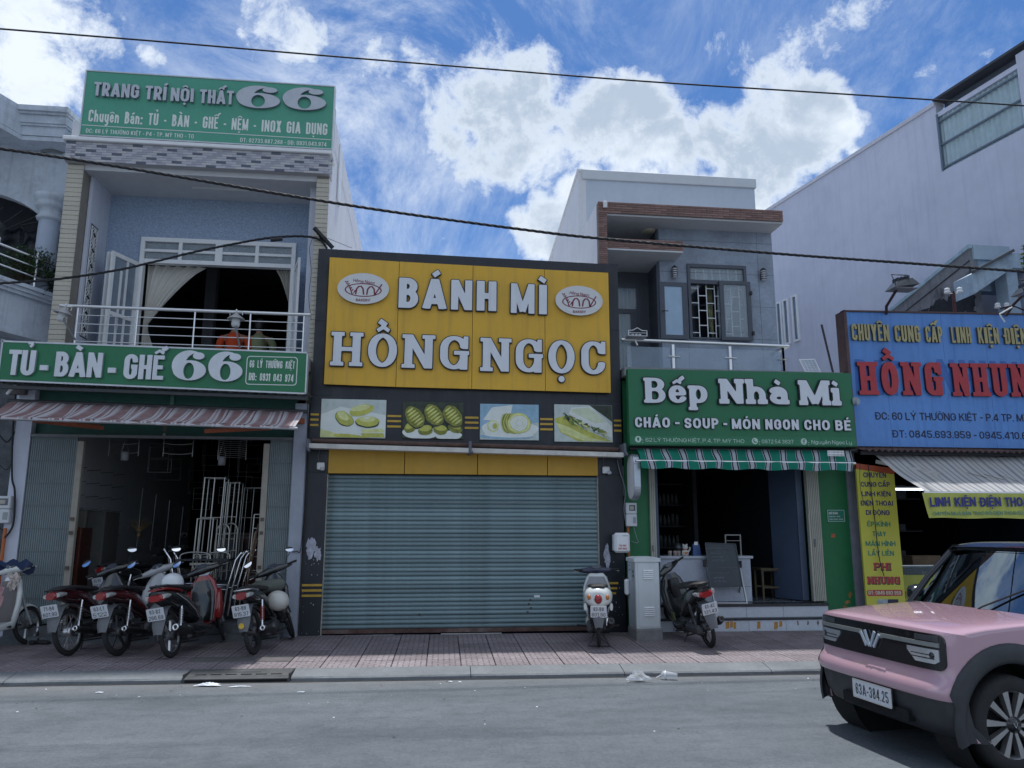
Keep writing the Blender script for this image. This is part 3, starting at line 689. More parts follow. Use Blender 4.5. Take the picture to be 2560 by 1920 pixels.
# paving tiles: one shared mesh, 0.415 m square, embossed block pattern as fine relief
def tile_mat():
 m=bpy.data.materials.new('paving_tile');m.use_nodes=True;nt=m.node_tree;N,L=nt.nodes,nt.links;b=N['Principled BSDF']
 tc=N.new('ShaderNodeTexCoord');oi=N.new('ShaderNodeObjectInfo')
 def brick(rot,sc_):
  mp=N.new('ShaderNodeMapping');mp.inputs['Rotation'].default_value=(0,0,rot);L.new(tc.outputs['Object'],mp.inputs[0])
  br=N.new('ShaderNodeTexBrick');L.new(mp.outputs[0],br.inputs[0]);br.inputs['Scale'].default_value=sc_;br.inputs['Mortar Size'].default_value= .035;br.inputs['Brick Width'].default_value= .5;br.inputs['Row Height'].default_value= .25;br.inputs['Mortar Smooth'].default_value= .4
  return br
 b1,b2=brick(0,3.6),brick(R(90),3.6)
 ck=N.new('ShaderNodeTexChecker');mpc=N.new('ShaderNodeMapping');mpc.inputs['Location'].default_value=(.104,.104,0);L.new(tc.outputs['Object'],mpc.inputs[0]);L.new(mpc.outputs[0],ck.inputs[0]);ck.inputs['Scale'].default_value=1/.2075*1.0
 mf=N.new('ShaderNodeMix');L.new(ck.outputs['Fac'],mf.inputs[0]);L.new(b1.outputs['Fac'],mf.inputs[2]);L.new(b2.outputs['Fac'],mf.inputs[3])
 n=N.new('ShaderNodeTexNoise');gm=N.new('ShaderNodeNewGeometry');L.new(gm.outputs['Position'],n.inputs[0]);n.inputs['Scale'].default_value=3.2;n.inputs['Detail'].default_value=8;n.inputs['Roughness'].default_value= .68
 r=N.new('ShaderNodeValToRGB');L.new(n.outputs[0],r.inputs[0]);e=r.color_ramp.elements;e[0].position= .3;e[0].color=(.172,.140,.147,1);e[1].position= .7;e[1].color=(.285,.245,.265,1)
 x=N.new('ShaderNodeMix');x.data_type='RGBA';L.new(mf.outputs[0],x.inputs[0]);L.new(r.outputs[0],x.inputs[6]);x.inputs[7].default_value=(.12,.105,.112,1)
 mr=N.new('ShaderNodeMapRange');L.new(oi.outputs['Random'],mr.inputs[0]);mr.inputs[3].default_value= .84;mr.inputs[4].default_value=1.12
 cb=N.new('ShaderNodeCombineColor');[L.new(mr.outputs[0],cb.inputs[i])for i in range(3)]
 y=N.new('ShaderNodeMix');y.data_type='RGBA';y.blend_type='MULTIPLY';y.inputs[0].default_value=1;L.new(x.outputs[2],y.inputs[6]);L.new(cb.outputs[0],y.inputs[7]);L.new(y.outputs[2],b.inputs['Base Color'])
 b.inputs['Roughness'].default_value= .75
 bp=N.new('ShaderNodeBump');bp.invert=True;bp.inputs['Strength'].default_value= .5;bp.inputs['Distance'].default_value= .006;L.new(mf.outputs[0],bp.inputs['Height']);L.new(bp.outputs[0],b.inputs['Normal'])
 return m
TS= .415
tm=MB();tm.bbox(-TS/2+.004,TS/2-.004,-TS/2+.004,TS/2-.004,-.05,0, .006)
tile0=None;tmat=tile_mat();rng=random.Random(3)
x_lo,x_hi=-8.2,8.2
nx=int((x_hi-x_lo)/TS)
SL= .018
for j in range(6):
 for i in range(nx):
  lx=x_lo+(i+.5)*TS;ly= .30+(j+.5)*TS
  if j==1 and 13<=i<=15:continue  # the service cover
  z= .098+SL*(ly-.3)+rng.uniform(-.002,.002)
  wp=kb(lx,ly)
  if wp.y>12.5:continue
  loc=(lx,ly,z);rot=(SL+rng.uniform(-.004,.004),rng.uniform(-.004,.004),rng.choice((0,math.pi/2,math.pi,-math.pi/2)))
  if tile0 is None:tile0=tm.build('paving_tile',tmat,pave,local=True);tile0.location=loc;tile0.rotation_euler=(SL,0,0)
  else:inst(tile0,pave,loc,(rot[0],rot[1],0))
m=MB();m.box(-14,14,.296,3.3,-.03,.080);m.build('mortar_bed',M('tile_grout',(.07,.066,.066), .95,var=.25),pave,local=True)
m=MB()
for s in(-1,1):
 a,b=(x_hi,14)if s>0 else(-14,x_lo)
 m.quad((a,.298,.098),(b,.298,.098),(b,3.3,.15),(a,3.3,.15))
m.build('plain_paving',M('plain_paving',(.24,.20,.20), .85,var=.15,scale=3),pave,local=True)
# service cover: two ribbed slabs
sx=x_lo+13*TS
for k in range(3):
 m=MB();x0=sx+k*TS;m.bbox(x0+.006,x0+TS-.006, .30+TS+.006, .30+2*TS-.006, .06, .1045+SL*TS, .005)
 for q in range(11):m.box(x0+.03+q*.033,x0+.045+q*.033, .30+TS+.03, .30+2*TS-.03, .1045+SL*TS, .1075+SL*TS)
 m.build('cover_slab',M('ribbed_slab',(.13,.12,.12), .85,var=.2,dirt=.5),pave,local=True)
def panel(mb,tl,tr,bl,br,Y,d=.04,mi=0,bev=0):
 """upright panel whose four photo corners lie on the plane Y; sides kept plumb"""
 a,b,c,e=at(*tl,Y),at(*tr,Y),at(*bl,Y),at(*br,Y)
 xl,xr=(a.x+c.x)/2,(b.x+e.x)/2
 mb.hexa([(xl,Y,c.z),(xr,Y,e.z),(xr,Y+d,e.z),(xl,Y+d,c.z),(xl,Y,a.z),(xr,Y,b.z),(xr,Y+d,b.z),(xl,Y+d,a.z)],mi)
 return xl,xr,(c.z+e.z)/2,(a.z+b.z)/2
# ------------------------------------------------------------------ bakery front, between x -1.745 and 3.215
navy=M('navy_cladding',(.0125,.0150,.0240), .38,var=.12,scale=2,streak=.35,dirtcol=(.05,.055,.065),bump=.1,bscale=15)
yel=M('yellow_cladding',(.72,.41,.030), .42,var=.05,scale=1.2,streak=.42,dirtcol=(.30,.19,.05),dirt=.12)
yel2=M('yellow_cladding_low',(.55,.31,.03), .5,var=.05,scale=1.2,streak=.2,dirtcol=(.24,.15,.03))
seam=M('dark_seam',(.05,.035,.012), .8,var=0)
BX0,BX1,YB=-1.735,3.215,12.20
bk=thing('bakery_building','bakery building with navy black cladding and a closed green roller shutter','building',(0,YB,0))
m=MB();m.box(BX0,-1.435,YB,YB+.35, .10,6.16);m.build('pillar',navy,bk)
m=MB();m.box(2.815,BX1,YB,YB+.35, .10,6.10);m.build('pillar',navy,bk)
m=MB();m.hexa([(-1.433,YB+.003,5.85),(2.813,YB+.003,5.82),(2.813,YB+.35,5.82),(-1.433,YB+.35,5.85),(-1.433,YB+.003,6.158),(2.813,YB+.003,6.102),(2.813,YB+.35,6.102),(-1.433,YB+.35,6.158)]);m.build('top_band',navy,bk)
m=MB();m.box(-1.433,2.813,YB+.003,YB+.30,2.93,5.85);m.build('fascia',navy,bk)
m=MB();m.box(BX0+.02,BX1-.02,YB+.36,25,-.02,5.0);m.build('wall',M('bakery_rear_wall',(.45,.45,.46), .85,streak=.3),bk)
m=MB();m.box(BX0,BX1,YB-.06,YB+.4, .0, .115);m.build('threshold',concrete,bk)
m=MM()
for z in(1.35,2.55,3.75,4.95):m.box(BX0-.001,-1.436,YB-.0015,YB+.01,z,z+.006);m.box(2.816,BX1+.001,YB-.0015,YB+.01,z,z+.006)
m.build('cladding_joint',M('joint_black',(.004,.004,.006), .9,var=0),bk)
# yellow stripes
ystripe=M('yellow_stripe',(.55,.34,.04), .5,var=.15,dirt=.3,dirtcol=(.2,.13,.03))
def stripes(x0,x1,pairs):
 for z0,z1 in pairs:m=MB();m.box(x0,x1,YB-.008,YB+.001,z0,z1);m.build('stripe',ystripe,bk)
zz=[(3.43+.0,3.462),(3.35,3.382),(3.265,3.297)]
for a,b in((BX0,-1.60),(-.555,-.33),(.665, .89),(1.875,2.09),(3.085,BX1)):
 stripes(a+.004,b-.004,[(z0-.012*(a+1.7)/4.9,z1-.012*(a+1.7)/4.9)for z0,z1 in zz])
stripes(BX0+.004,-1.437,[(.853,.885),(.775,.808),(.70,.732)])
for k,z in enumerate((.853,.775,.70)):stripes(2.84+.07*k,3.10-.02*k,[(z,z+.032)])
# bare patches
patch=M('peeled_patch',(.42,.43,.50), .9,var=.35,scale=14)
def blobpoly(cx,cz,rx,rz,n=22,seed=1,j=.25):
 r=random.Random(seed);return[(cx+rx*(1+r.uniform(-j,j))*math.cos(2*math.pi*k/n),cz+rz*(1+r.uniform(-j,j))*math.sin(2*math.pi*k/n))for k in range(n)]
for i,(cx,cz,rx,rz)in enumerate([(-1.62,1.44,.075,.13),(-1.52,1.33,.05,.10),(-1.64,1.33,.04,.07),(2.93,1.28,.045,.17)]):
 m=MB();m.prism([blobpoly(cx,cz,rx,rz,seed=i+3,j=.35)],(0,YB-.0015-i*.0004,0),(1,0,0),(0,0,1),(0,.001,0));m.build('peeled_patch',patch,bk)
m=MB()
for k in range(34):
 x=random.choice((random.uniform(-1.72,-1.45),random.uniform(2.85,3.2)));z=random.uniform(.15,1.2)**1.2;s=random.uniform(.003,.012)
 m.box(x-s*.5,x+s*.5,YB-.002,YB,z,z+s*random.uniform(.8,2.2))
m.build('chipped_paint',M('chip',(.45,.46,.5), .9,var=.2),bk,kind='stuff')
# shutter: every slat a piece of its own
slat_m=M('shutter_green',(.195,.275,.295), .5,var=.10,scale=3,metal=.0,streak=.15,dirt=.65,dirtcol=(.060,.070,.070),objrand=.20)
SX0,SX1,SZ0,SZ1=-1.425,2.805, .215,2.525
NS=36;sh=(SZ1-SZ0)/NS
m=MB();prof=[(.0,0),(-.016,.10*sh),(-.026,.34*sh),(-.026,.60*sh),(-.018,.80*sh),(-.003,.90*sh),(-.003,.99*sh)]
def slatf(u,v):
 k=v*(len(prof)-1);i=min(int(k),len(prof)-2);f=k-i
 return(SX0+(SX1-SX0)*u,YB+.10+prof[i][0]*(1-f)+prof[i+1][0]*f,prof[i][1]*(1-f)+prof[i+1][1]*f)
m.grid(slatf,1,len(prof)-1);m.xform(Matrix.Translation((0,-YB,0)))
sl0=m.build('shutter_slat',slat_m,bk,local=True);sl0.location=(0,0,SZ0)
for k in range(1,NS):inst(sl0,bk,(0,random.uniform(-.003,.003),SZ0+k*sh+random.uniform(-.0015,.0015)),(random.uniform(-.02,.02),random.uniform(-.0006,.0006),0))
m=MB();m.box(SX0,SX1,YB+.07,YB+.115, .155, .215);m.build('bottom_rail',M('rusty_rail',(.10,.055,.045), .8,var=.4,scale=7,dirt=.5,dirtcol=(.25,.25,.24)),bk)
for x in(-1.4345,2.8075):m=MB();m.box(x,x+.0075 if x<0 else x+.007,YB+.02,YB+.12, .13,2.53);m.build('guide_rail',M('pale_rail',(.55,.52,.45), .5,var=.2),bk)
m=MB();m.box(SX0-.005,SX1+.005,YB+.14,YB+.2, .1,2.9);m.build('backing',dark_int,bk)
m=MM();m.box(-1.1,-.35,YB-.02,YB+.07,.115,.135);m.box(.35,1.27,YB-.03,YB+.07,.115,.140);m.build('sill_stone',M('white_stone',(.5,.5,.5), .7,var=.2),bk)
m=MB();m.box(1.78,1.87,YB+.068,YB+.073,.655,.69);m.build('sticker',white,bk)
m=MM()
for(x,z)in((1.72,.62),(1.70,.56),(1.73,.50),(1.68,.44),(.02,.42)):m.prism([blobpoly(x,z,.018,.014,12,int(x*99),.3)],(0,YB+.0695,0),(1,0,0),(0,0,1),(0,.001,0))
m.build('rust_spot',M('rust',(.07,.05,.035), .9,var=.2),bk)
# lower yellow panels
ups=[-1.432,-.262, .876,1.99,2.812]
for a,b in zip(ups,ups[1:]):m=MB();m.bbox(a+.005,b-.005,YB-.02,YB+.06,2.537,2.925, .004);m.build('yellow_panel',yel2,bk)
m=MB();m.box(-1.43,2.81,YB-.005,YB+.05,2.532,2.928);m.build('panel_backing',seam,bk)
# ------------------------------------------------------------------ the yellow sign
sg=thing('bakery_sign','large yellow bakery sign with white outlined letters and two oval badges','sign',(0,YB-.10,3.9))
YS=YB-.10
cols=[808/1,998,1183,1362,1527]
tl=[(825,643),(998,654),(1183,664),(1362,674),(1521,682)];blp=[(808,960),(990,967),(1179,972),(1363,977),(1528,982)]
for i in range(4):
 a,b,c,e=at(*tl[i],YS),at(*tl[i+1],YS),at(*blp[i],YS),at(*blp[i+1],YS)
 xl,xr=(a.x+c.x)/2+.004,(b.x+e.x)/2-.004
 m=MB();m.hexa([(xl,YS,c.z),(xr,YS,e.z),(xr,YS+.03,e.z),(xl,YS+.03,c.z),(xl,YS,a.z),(xr,YS,b.z),(xr,YS+.03,b.z),(xl,YS+.03,a.z)]);m.build('yellow_panel',yel,sg)
m=MB();x0=at(812,960,YS).x;m.box(at(820,643,YS).x,at(1523,682,YS).x,YS+.031,YB-.001,3.93,5.93);m.build('frame',seam,sg)
face=M('letter_white',(.70,.72,.76), .45,var=.04,scale=3,streak=.22,dirtcol=(.32,.33,.36));side=M('letter_edge',(.012,.014,.022), .5,var=0)
def word(par,txt,p0,p1,caph,Y,mats=(face,side),**k):
 a,b=at(*p0,Y),at(*p1,Y);h=at(p0[0],p0[1]-caph[0],Y).z-a.z;hb=at(p1[0],p1[1]-caph[1],Y).z-b.z
 raised_text(par,txt,a,b,h,list(mats),hb=hb,**k)
word(sg,'BÁNH',(996,771),(1240,780),(75,74),YS,t=.27,th=.20,outline=.03,gap=.15,depth=.05)
word(sg,'MÌ',(1276,784),(1366,788),(74,73),YS,t=.26,th=.2,outline=.03,gap=.15,depth=.05)
word(sg,'HỒNG',(832,915),(1168,926),(84,83),YS,t=.23,th=.12,style='slab',sl=.075,outline=.028,gap=.22,depth=.05)
word(sg,'NGỌC',(1206,929),(1512,938),(83,82),YS,t=.225,th=.12,style='slab',sl=.075,outline=.028,gap=.20,depth=.05)
maroon=M('maroon_print',(.20,.020,.045), .5,var=0)
for(cx,cy,rx,ry)in((909,724,64,38.5),(1446,754,58.6,37)):
 c=at(cx,cy,YS);ax=at(cx+rx,cy,YS).x-c.x;az=c.z-at(cx,cy+ry,YS).z
 el=lambda kx,kz,n=48:[(kx*ax*math.cos(2*math.pi*k/n),kz*az*math.sin(2*math.pi*k/n))for k in range(n)]
 m=MB();m.prism([el(1,1)],c+Vector((0,-.06,0)),(1,0,0),(0,0,1),(0,.058,0),0,1);bd=m.build('badge',[M('badge_white',(.66,.66,.66), .4,var=.05,streak=.12,dirtcol=(.4,.38,.35)),M('badge_edge',(.4,.4,.42), .3,metal=.8,var=0)],sg)
 o=c+Vector((0,-.0625,0));m=MB()
 print_text(m,'Hồng Ngọc',o+Vector((-.40*ax,0,.42*az)),(1,0,-.10),(.10,0,1), .84*ax, .20*az,t=.16,mi=0,res=26)
 print_text(m,'BAKERY',o+Vector((-.27*ax,0,-.84*az)),(1,0,0),(0,0,1), .55*ax, .17*az,t=.2,mi=0,res=26)
 def arcline(pts,w):m.prism([[(p[0]*ax,p[1]*az)for p in pts]],o,(1,0,0),(0,0,1),(0,0,0),0)
 ring=[(.72*math.cos(2*math.pi*k/40),-.10+.44*math.sin(2*math.pi*k/40))for k in range(40)];rin=[(.67*math.cos(2*math.pi*k/40),-.10+.38*math.sin(2*math.pi*k/40))for k in range(40)]
 m.prism([[(p[0]*ax,p[1]*az)for p in ring],[(p[0]*ax,p[1]*az)for p in rin]],o+Vector((0,.001,0)),(1,0,0),(0,0,1),(0,0,0),0)
 def ribbon(pts,w):
  L_,R_=[],[]
  for i,p in enumerate(pts):
   q=pts[min(i+1,len(pts)-1)];r_=pts[max(i-1,0)];d=(q[0]-r_[0],q[1]-r_[1]);l=math.hypot(*d)or 1;nx_,ny_=-d[1]/l*w,d[0]/l*w
   L_.append(((p[0]*ax+nx_),(p[1]*az+ny_)));R_.append(((p[0]*ax-nx_),(p[1]*az-ny_)))
  m.prism([L_+R_[::-1]],o+Vector((0,-.0005,0)),(1,0,0),(0,0,1),(0,0,0),0)
 for cxx in(-.13, .30):
  ribbon([(cxx-.16,-.40),(cxx-.13,-.05),(cxx-.05, .12),(cxx+.04, .14),(cxx+.12,-.02),(cxx+.15,-.40)], .012)
 ribbon([(-.52,.05),(-.42,-.42),(-.33,-.2),(-.29,-.12)], .010);ribbon([(.45,-.40),(.56,-.1),(.72,.32)], .010)
 for k in range(5):
  for s in(-1,1):
   px_,pz_=-.45-.05*k+s*.035,-.12+.13*k
   m.prism([[((px_+.030*math.cos(a)*1)*ax,(pz_+.055*math.sin(a)+.03*s*math.cos(a))*az)for a in[2*math.pi*q/8 for q in range(8)]]],o+Vector((0,-.001,0)),(1,0,0),(0,0,1),(0,0,0),0)
 m.build('badge_print',maroon,bd)
# ------------------------------------------------------------------ four food photographs (flat prints)
def fm(n,c,**k):return M('print_'+n,c, .35,var=k.get('var', .25),scale=k.get('scale',9),spec=.4,dirt=k.get('dirt',0),dirtcol=k.get('dc',(.3,.3,.1)))
P_pale=fm('pale',(.52,.58,.55),var=.12);P_cream=fm('cream',(.62,.68,.50),var=.1);P_bun=fm('bun',(.50,.50,.10),var=.22,scale=6);P_bunhi=fm('bun_light',(.66,.68,.30),var=.15)
P_brown=fm('brown',(.20,.21,.035),var=.4,scale=18);P_dk=fm('dark',(.035,.045,.03),var=.5);P_blue=fm('blue',(.28,.45,.58),var=.15);P_green=fm('green',(.12,.20,.05),var=.7,scale=30);P_white=fm('white',(.72,.76,.72),var=.06);P_roll=fm('roll',(.50,.52,.16),var=.2)
PM=[P_pale,P_cream,P_bun,P_bunhi,P_brown,P_dk,P_blue,P_green,P_white,P_roll]
YP=YB-.035
def food(label,tlp,trp,blq,brq,shapes,bgi):
 a,b,c,e=at(*tlp,YP),at(*trp,YP),at(*blq,YP),at(*brq,YP)
 xl,xr,z0,z1=(a.x+c.x)/2,(b.x+e.x)/2,(c.z+e.z)/2,(a.z+b.z)/2;w,h=xr-xl,z1-z0
 t=thing('food_photo',label,'photo panel',(xl,YP,z0),'food photographs under the yellow sign')
 m=MB();m.bbox(xl,xr,YP,YP+.03,z0,z1,.003,bgi);m.build('board',PM,t)
 m=MB();dd= .0006
 for i,(kind,mi,*p)in enumerate(shapes):
  if kind=='e':
   cx,cy,rx,ry,an=p;an=R(an);lp=[]
   for k in range(30):
    q=2*math.pi*k/30;j=1+.03*math.sin(3*q+i)+.02*math.sin(7*q);x_,y_=rx*math.cos(q)*j,ry*math.sin(q)*j
    lp.append((min(max((cx*w+(x_*math.cos(an)-y_*math.sin(an))*w), .004),w-.004),min(max(cy*h+(x_*math.sin(an)+y_*math.cos(an))*w, .004),h-.004)))
  else:lp=[(q[0]*w,q[1]*h)for q in p[0]]
  m.prism([lp],(xl,YP-dd*(i+1),z0),(1,0,0),(0,0,1),(0,0,0),mi)
 m.build('print',PM,t);return t
food('food photo of three pale round buns and sliced bread, leftmost of four',(806,996),(966,1001),(798,1093),(963,1096),
[('p',0,[(.005,.6),(.3,.8),(.5,.75),(.995,.6),(.995,.995),(.005,.995)]),('e',3,.05,.08,.35,.07,-12),('e',2,.5,.02,.30,.04,-6),('p',8,[(.6,.25),(.9,.22),(.99,.05),(.7,.02)]),('p',3,[(.62,.22),(.95,.25),(.99,.16),(.66,.13)]),('p',2,[(.62,.12),(.97,.13),(.99,.02),(.66,.02)]),
('e',5,.36,.48,.155,.10,-30),('e',2,.36,.50,.15,.095,-35),('e',3,.34,.56,.10,.055,-35),('e',2,.62,.72,.19,.085,15),('e',3,.60,.78,.15,.045,12),('e',5,.72,.40,.185,.085,0),('e',2,.72,.43,.18,.08,0),('e',3,.71,.49,.13,.045,0),('e',8,.70,.52,.05,.014,4)],8)
sh2=[('e',8,.30,.15,.30,.10,0),('e',8,.75,.10,.22,.08,0)]
for cx,cy,an in((.14,.30,30),(.38,.22,10),(.62,.24,-10),(.86,.30,-25)):sh2+=[('e',4,cx,cy,.12,.08,an),('e',2,cx,cy+.06,.10,.05,an)]
for cx,cy in((.20,.58),(.51,.64),(.82,.62)):
 sh2+=[('e',5,cx,cy-.02,.20,.145,-52),('e',4,cx,cy,.195,.135,-52)]
 for k in range(6):
  u=-.135+.054*k;sh2.append(('e',2,cx+u*.62,cy-u*1.25,.105-.05*abs(k-2.5)/3,.019,38))
  sh2.append(('e',3,cx+u*.62+.01,cy-u*1.25+.02,.065,.007,38))
food('food photo of three glossy ridged pastries on white paper, second from left',(1008,1002),(1160,1007),(1004,1096),(1158,1098),sh2,5)
sh3=[('p',0,[(.005,.005),(.995,.005),(.995,.5),(.6,.4),(.005,.3)]),('e',8,.5,.30,.48,.16,0),('p',8,[(.05,.55),(.2,.9),(.55,.98),(.5,.5)]),('e',6,.45,.10,.45,.05,0),('e',8,.5,.14,.42,.045,0),('e',3,.22,.38,.10,.10,0),('e',8,.22,.38,.075,.075,0),('e',2,.25,.38,.05,.04,80)]
for k in range(7):sh3.append(('e',4 if k%2 else 9,.46+.022*k,.46,.11,.17,8))
for r_,mi in((.175,2),(.165,3),(.135,9),(.128,8),(.095,3),(.088,8),(.055,9),(.050,8)):sh3.append(('e',mi,.66,.47-.0*r_,r_*1.15,r_,0))
food('food photo of a cream swiss roll on a blue plate, third from left',(1200,1009),(1347,1012),(1200,1099),(1347,1101),sh3,6)
sh4=[('p',5,[(.6,.995),(.995,.995),(.995,.55)]),('p',8,[(.3,.92),(.62,.97),(.995,.42),(.995,.12),(.6,.35),(.25,.75)]),('p',1,[(.30,.88),(.6,.93),(.9,.55),(.7,.5),(.3,.8)]),('p',2,[(.005,.62),(.2,.7),(.5,.35),(.98,.03),(.4,.02),(.1,.25)]),('p',3,[(.03,.5),(.2,.42),(.6,.12),(.9,.03),(.5,.03),(.12,.25)])]
r5=random.Random(5)
for k in range(46):
 u=r5.random();sh4.append(('e',r5.choice((7,7,7,4,3,5)), .12+.72*u+r5.uniform(-.05,.05), .72-.5*u+r5.uniform(-.07,.07),r5.uniform(.02,.07),r5.uniform(.006,.018),r5.uniform(-70,40)))
food('food photo of a sandwich roll filled with green herbs, rightmost of four',(1385,1010),(1531,1014),(1387,1104),(1531,1106),sh4,0)
# ------------------------------------------------------------------ folded awning cassette, sensors, wire
aw=thing('rolled_awning','rolled up cream awning in its cassette under the food photographs','awning',(0,YB-.25,2.9))
alu=M('cassette_cream',(.58,.56,.52), .45,var=.12,dirt=.4,dirtcol=(.25,.23,.2));brn=M('cassette_rust',(.10,.06,.05), .8,var=.3)
m=MB();m.hexa([(-1.70,YB-.31,2.895),(.72,YB-.31,2.855),(.72,YB-.10,2.855),(-1.70,YB-.10,2.895),(-1.70,YB-.31,2.965),(.72,YB-.31,2.925),(.72,YB-.10,2.945),(-1.70,YB-.10,2.985)]);m.build('front_profile',alu,aw)
m=MB();m.hexa([(.76,YB-.31,2.855),(3.16,YB-.31,2.815),(3.16,YB-.10,2.815),(.76,YB-.10,2.855),(.76,YB-.31,2.925),(3.16,YB-.31,2.885),(3.16,YB-.10,2.905),(.76,YB-.10,2.945)]);m.build('front_profile',alu,aw)
m=MB();m.tube([(-1.68,YB-.08,3.03),(3.14,YB-.08,2.955)], .035,10);m.build('roller',brn,aw)
for x in(-1.71,.74,3.18):m=MB();m.bbox(x-.022,x+.022,YB-.33,YB,2.83 if x>0 else 2.86,3.03,.006);m.tube([(x,YB-.32,2.9),(x+.03,YB-.36,2.84)],.02,8);m.build('bracket',M('bracket_grey',(.12,.13,.16), .5,var=.2),aw)
for(px,py,lb)in((802,1165,'white square floodlight on the left black pillar of the bakery'),(1516,1175,'white square floodlight on the right black pillar of the bakery')):
 c=at(px,py,YB-.04);t=thing('floodlight',lb,'lamp',tuple(c),'floodlights on the bakery pillars')
 m=MB();m.bbox(c.x-.06,c.x+.055,YB-.05,YB,c.z-.055,c.z+.055,.012);m.build('housing',white,t)
 m=MB();m.bbox(c.x+.0,c.x+.065,YB-.13,YB-.05,c.z-.075,c.z-.02,.015);m.build('lamp_head',M('lens_grey',(.45,.46,.48), .2,var=.1),t)
 m=MB();m.tube([(c.x-.03,YB-.02,c.z+.05),(c.x-.05,YB-.02,c.z+.15),(c.x-.02,YB-.02,c.z+.28)], .005,6);m.build('cable',grey_pl,t)
# ------------------------------------------------------------------ furniture shop house, lot between x -5.75 and -1.76
YF=12.30
h66=thing('furniture_shop_house','two storey furniture shop house with cream tiled pillars and a deep balcony','building',(-3.7,YF,0))
cream=M('cream_tile',(.50,.46,.38), .45,var=.08,scale=3,streak=.15,dirtcol=(.25,.24,.22),objrand=.05)
lav=M('pale_lavender_wall',(.58,.61,.70), .75,var=.06,scale=1.5,bump=.1,streak=.2,dirtcol=(.28,.29,.33))
ceil_m=M('ceiling_white',(.55,.56,.58), .85,var=.05)
gstone=M('grey_pebble_wall',(.31,.39,.52), .8,var=.25,scale=38,bump=.5,bscale=70)
dgreen=M('dark_green_fascia',(.012,.085,.065), .5,var=.15,streak=.2)
m=MB();m.box(-1.63,-1.76,YF+.02,20.5,5.0,8.20);m.box(-1.63,-1.76,YF+.02,20.5,.1,5.0);m.hexa([(-1.77,12.33,8.2),(-1.625,12.33,8.2),(-1.625,20.5,8.2),(-1.77,20.5,8.2),(-1.77,12.33,8.72),(-1.625,12.33,8.72),(-1.625,20.5,8.72),(-1.77,20.5,8.72)]);m.build('side_wall',wall_white,h66)
m=MB();m.box(-1.624,-1.60,13.35,13.75,7.55,8.6);m.box(-1.60,-1.585,12.35,12.42,7.7,8.72);m.build('wall_moulding',white,h66)
m=MB();m.box(-5.75,-5.60,YF+.02,20.5,-.02,8.2);m.build('side_wall',wall_white,h66)
m=MB();m.box(-5.6,-1.77,20.3,20.5,.1,8.2);m.build('rear_wall',dark_int,h66)
m=MB();m.box(-5.6,-1.77,YF+.2,20.3,8.05,8.2);m.build('roof',ceil_m,h66)
# pillars with tile strips
for(x0,x1)in((-5.745,-5.495),(-1.835,-1.630)):
 m=MB();m.box(x0+.003,x1-.003,YF+.006,YF+.26, .12,7.46);p=m.build('pillar',M('tile_grout_cream',(.25,.23,.2), .9,var=.1),h66)
 z=4.40 if x0<-3 else 4.30;n=0;t0=None;step= .078
 while z+step<7.47:
  if t0 is None:
   m=MB();m.bbox(x0,x1,YF-.004,YF+.01,0,step-.006, .003);t0=m.build('tile',cream,p,local=False);base0=Vector(t0.location)
   off=base_of(p);t0.location=(0,0,z)
  else:inst(t0,p,(random.uniform(-.001,.001),random.uniform(-.0015,.0015),z))
  z+=step
# recess: side walls, back wall, ceiling, floor
m=MB();m.box(-5.494,-5.44,YF+.27,13.28,4.35,7.37);m.build('recess_wall',lav,h66)
m=MB();m.box(-1.97,-1.84,YF+.27,13.28,4.35,7.37);m.build('recess_wall',lav,h66)
m=MB();m.box(-5.60,-1.77,YF+.02,13.6,7.37,7.46);m.build('balcony_ceiling',ceil_m,h66)
m=MB();m.box(-5.60,-1.77,11.72,20.3,4.12,4.32);m.build('balcony_floor',concrete,h66)
WX0,WX1,WZT=-4.86,-2.27,6.62;YW=13.28
m=MB();m.box(-5.6,WX0,YW,YW+.12,4.32,7.37);m.box(WX1,-1.77,YW,YW+.12,4.32,7.37);m.box(WX0,WX1,YW,YW+.12,WZT,7.37);m.build('back_wall',gstone,h66)
# long window: frame, transom panes, folding leaves, curtains
wf=MB();fy0,fy1=YW-.05,YW+.07
wf.box(WX0,WX0+.07,fy0,fy1,4.32,WZT);wf.box(WX1-.07,WX1,fy0,fy1,4.32,WZT);wf.box(WX0+.07,WX1-.07,fy0,fy1,WZT-.075,WZT);wf.box(WX0+.07,WX1-.07,fy0,fy1,6.16,6.23)
xm=(WX0+WX1)/2
wf.box(xm-.06,xm+.06,fy0+.002,fy1-.002,6.23,WZT-.075);wf.box(WX0+.07,WX1-.07,fy0+.01,fy1-.01,6.365,6.41)
for s in(-1,1):wf.box(xm+s*.64-.03,xm+s*.64+.03,fy0+.003,fy1-.003,6.23,WZT-.075)
win=wf.build('window',white,h66)
dgl=M('dim_glass',(.05,.07,.10), .05,var=.1,spec=.9)
for a,b in((WX0+.075,xm-.67),(xm-.61,xm-.06),(xm+.06,xm+.61),(xm+.67,WX1-.075)):
 for z0,z1 in((6.235,6.36),(6.415,6.54)):m=MB();m.box(a+.002,b-.002,YW,YW+.008,z0,z1);m.build('pane',M('transom_glass',(.35,.42,.48), .06,var=.15,spec=.8,alpha=.45),win)
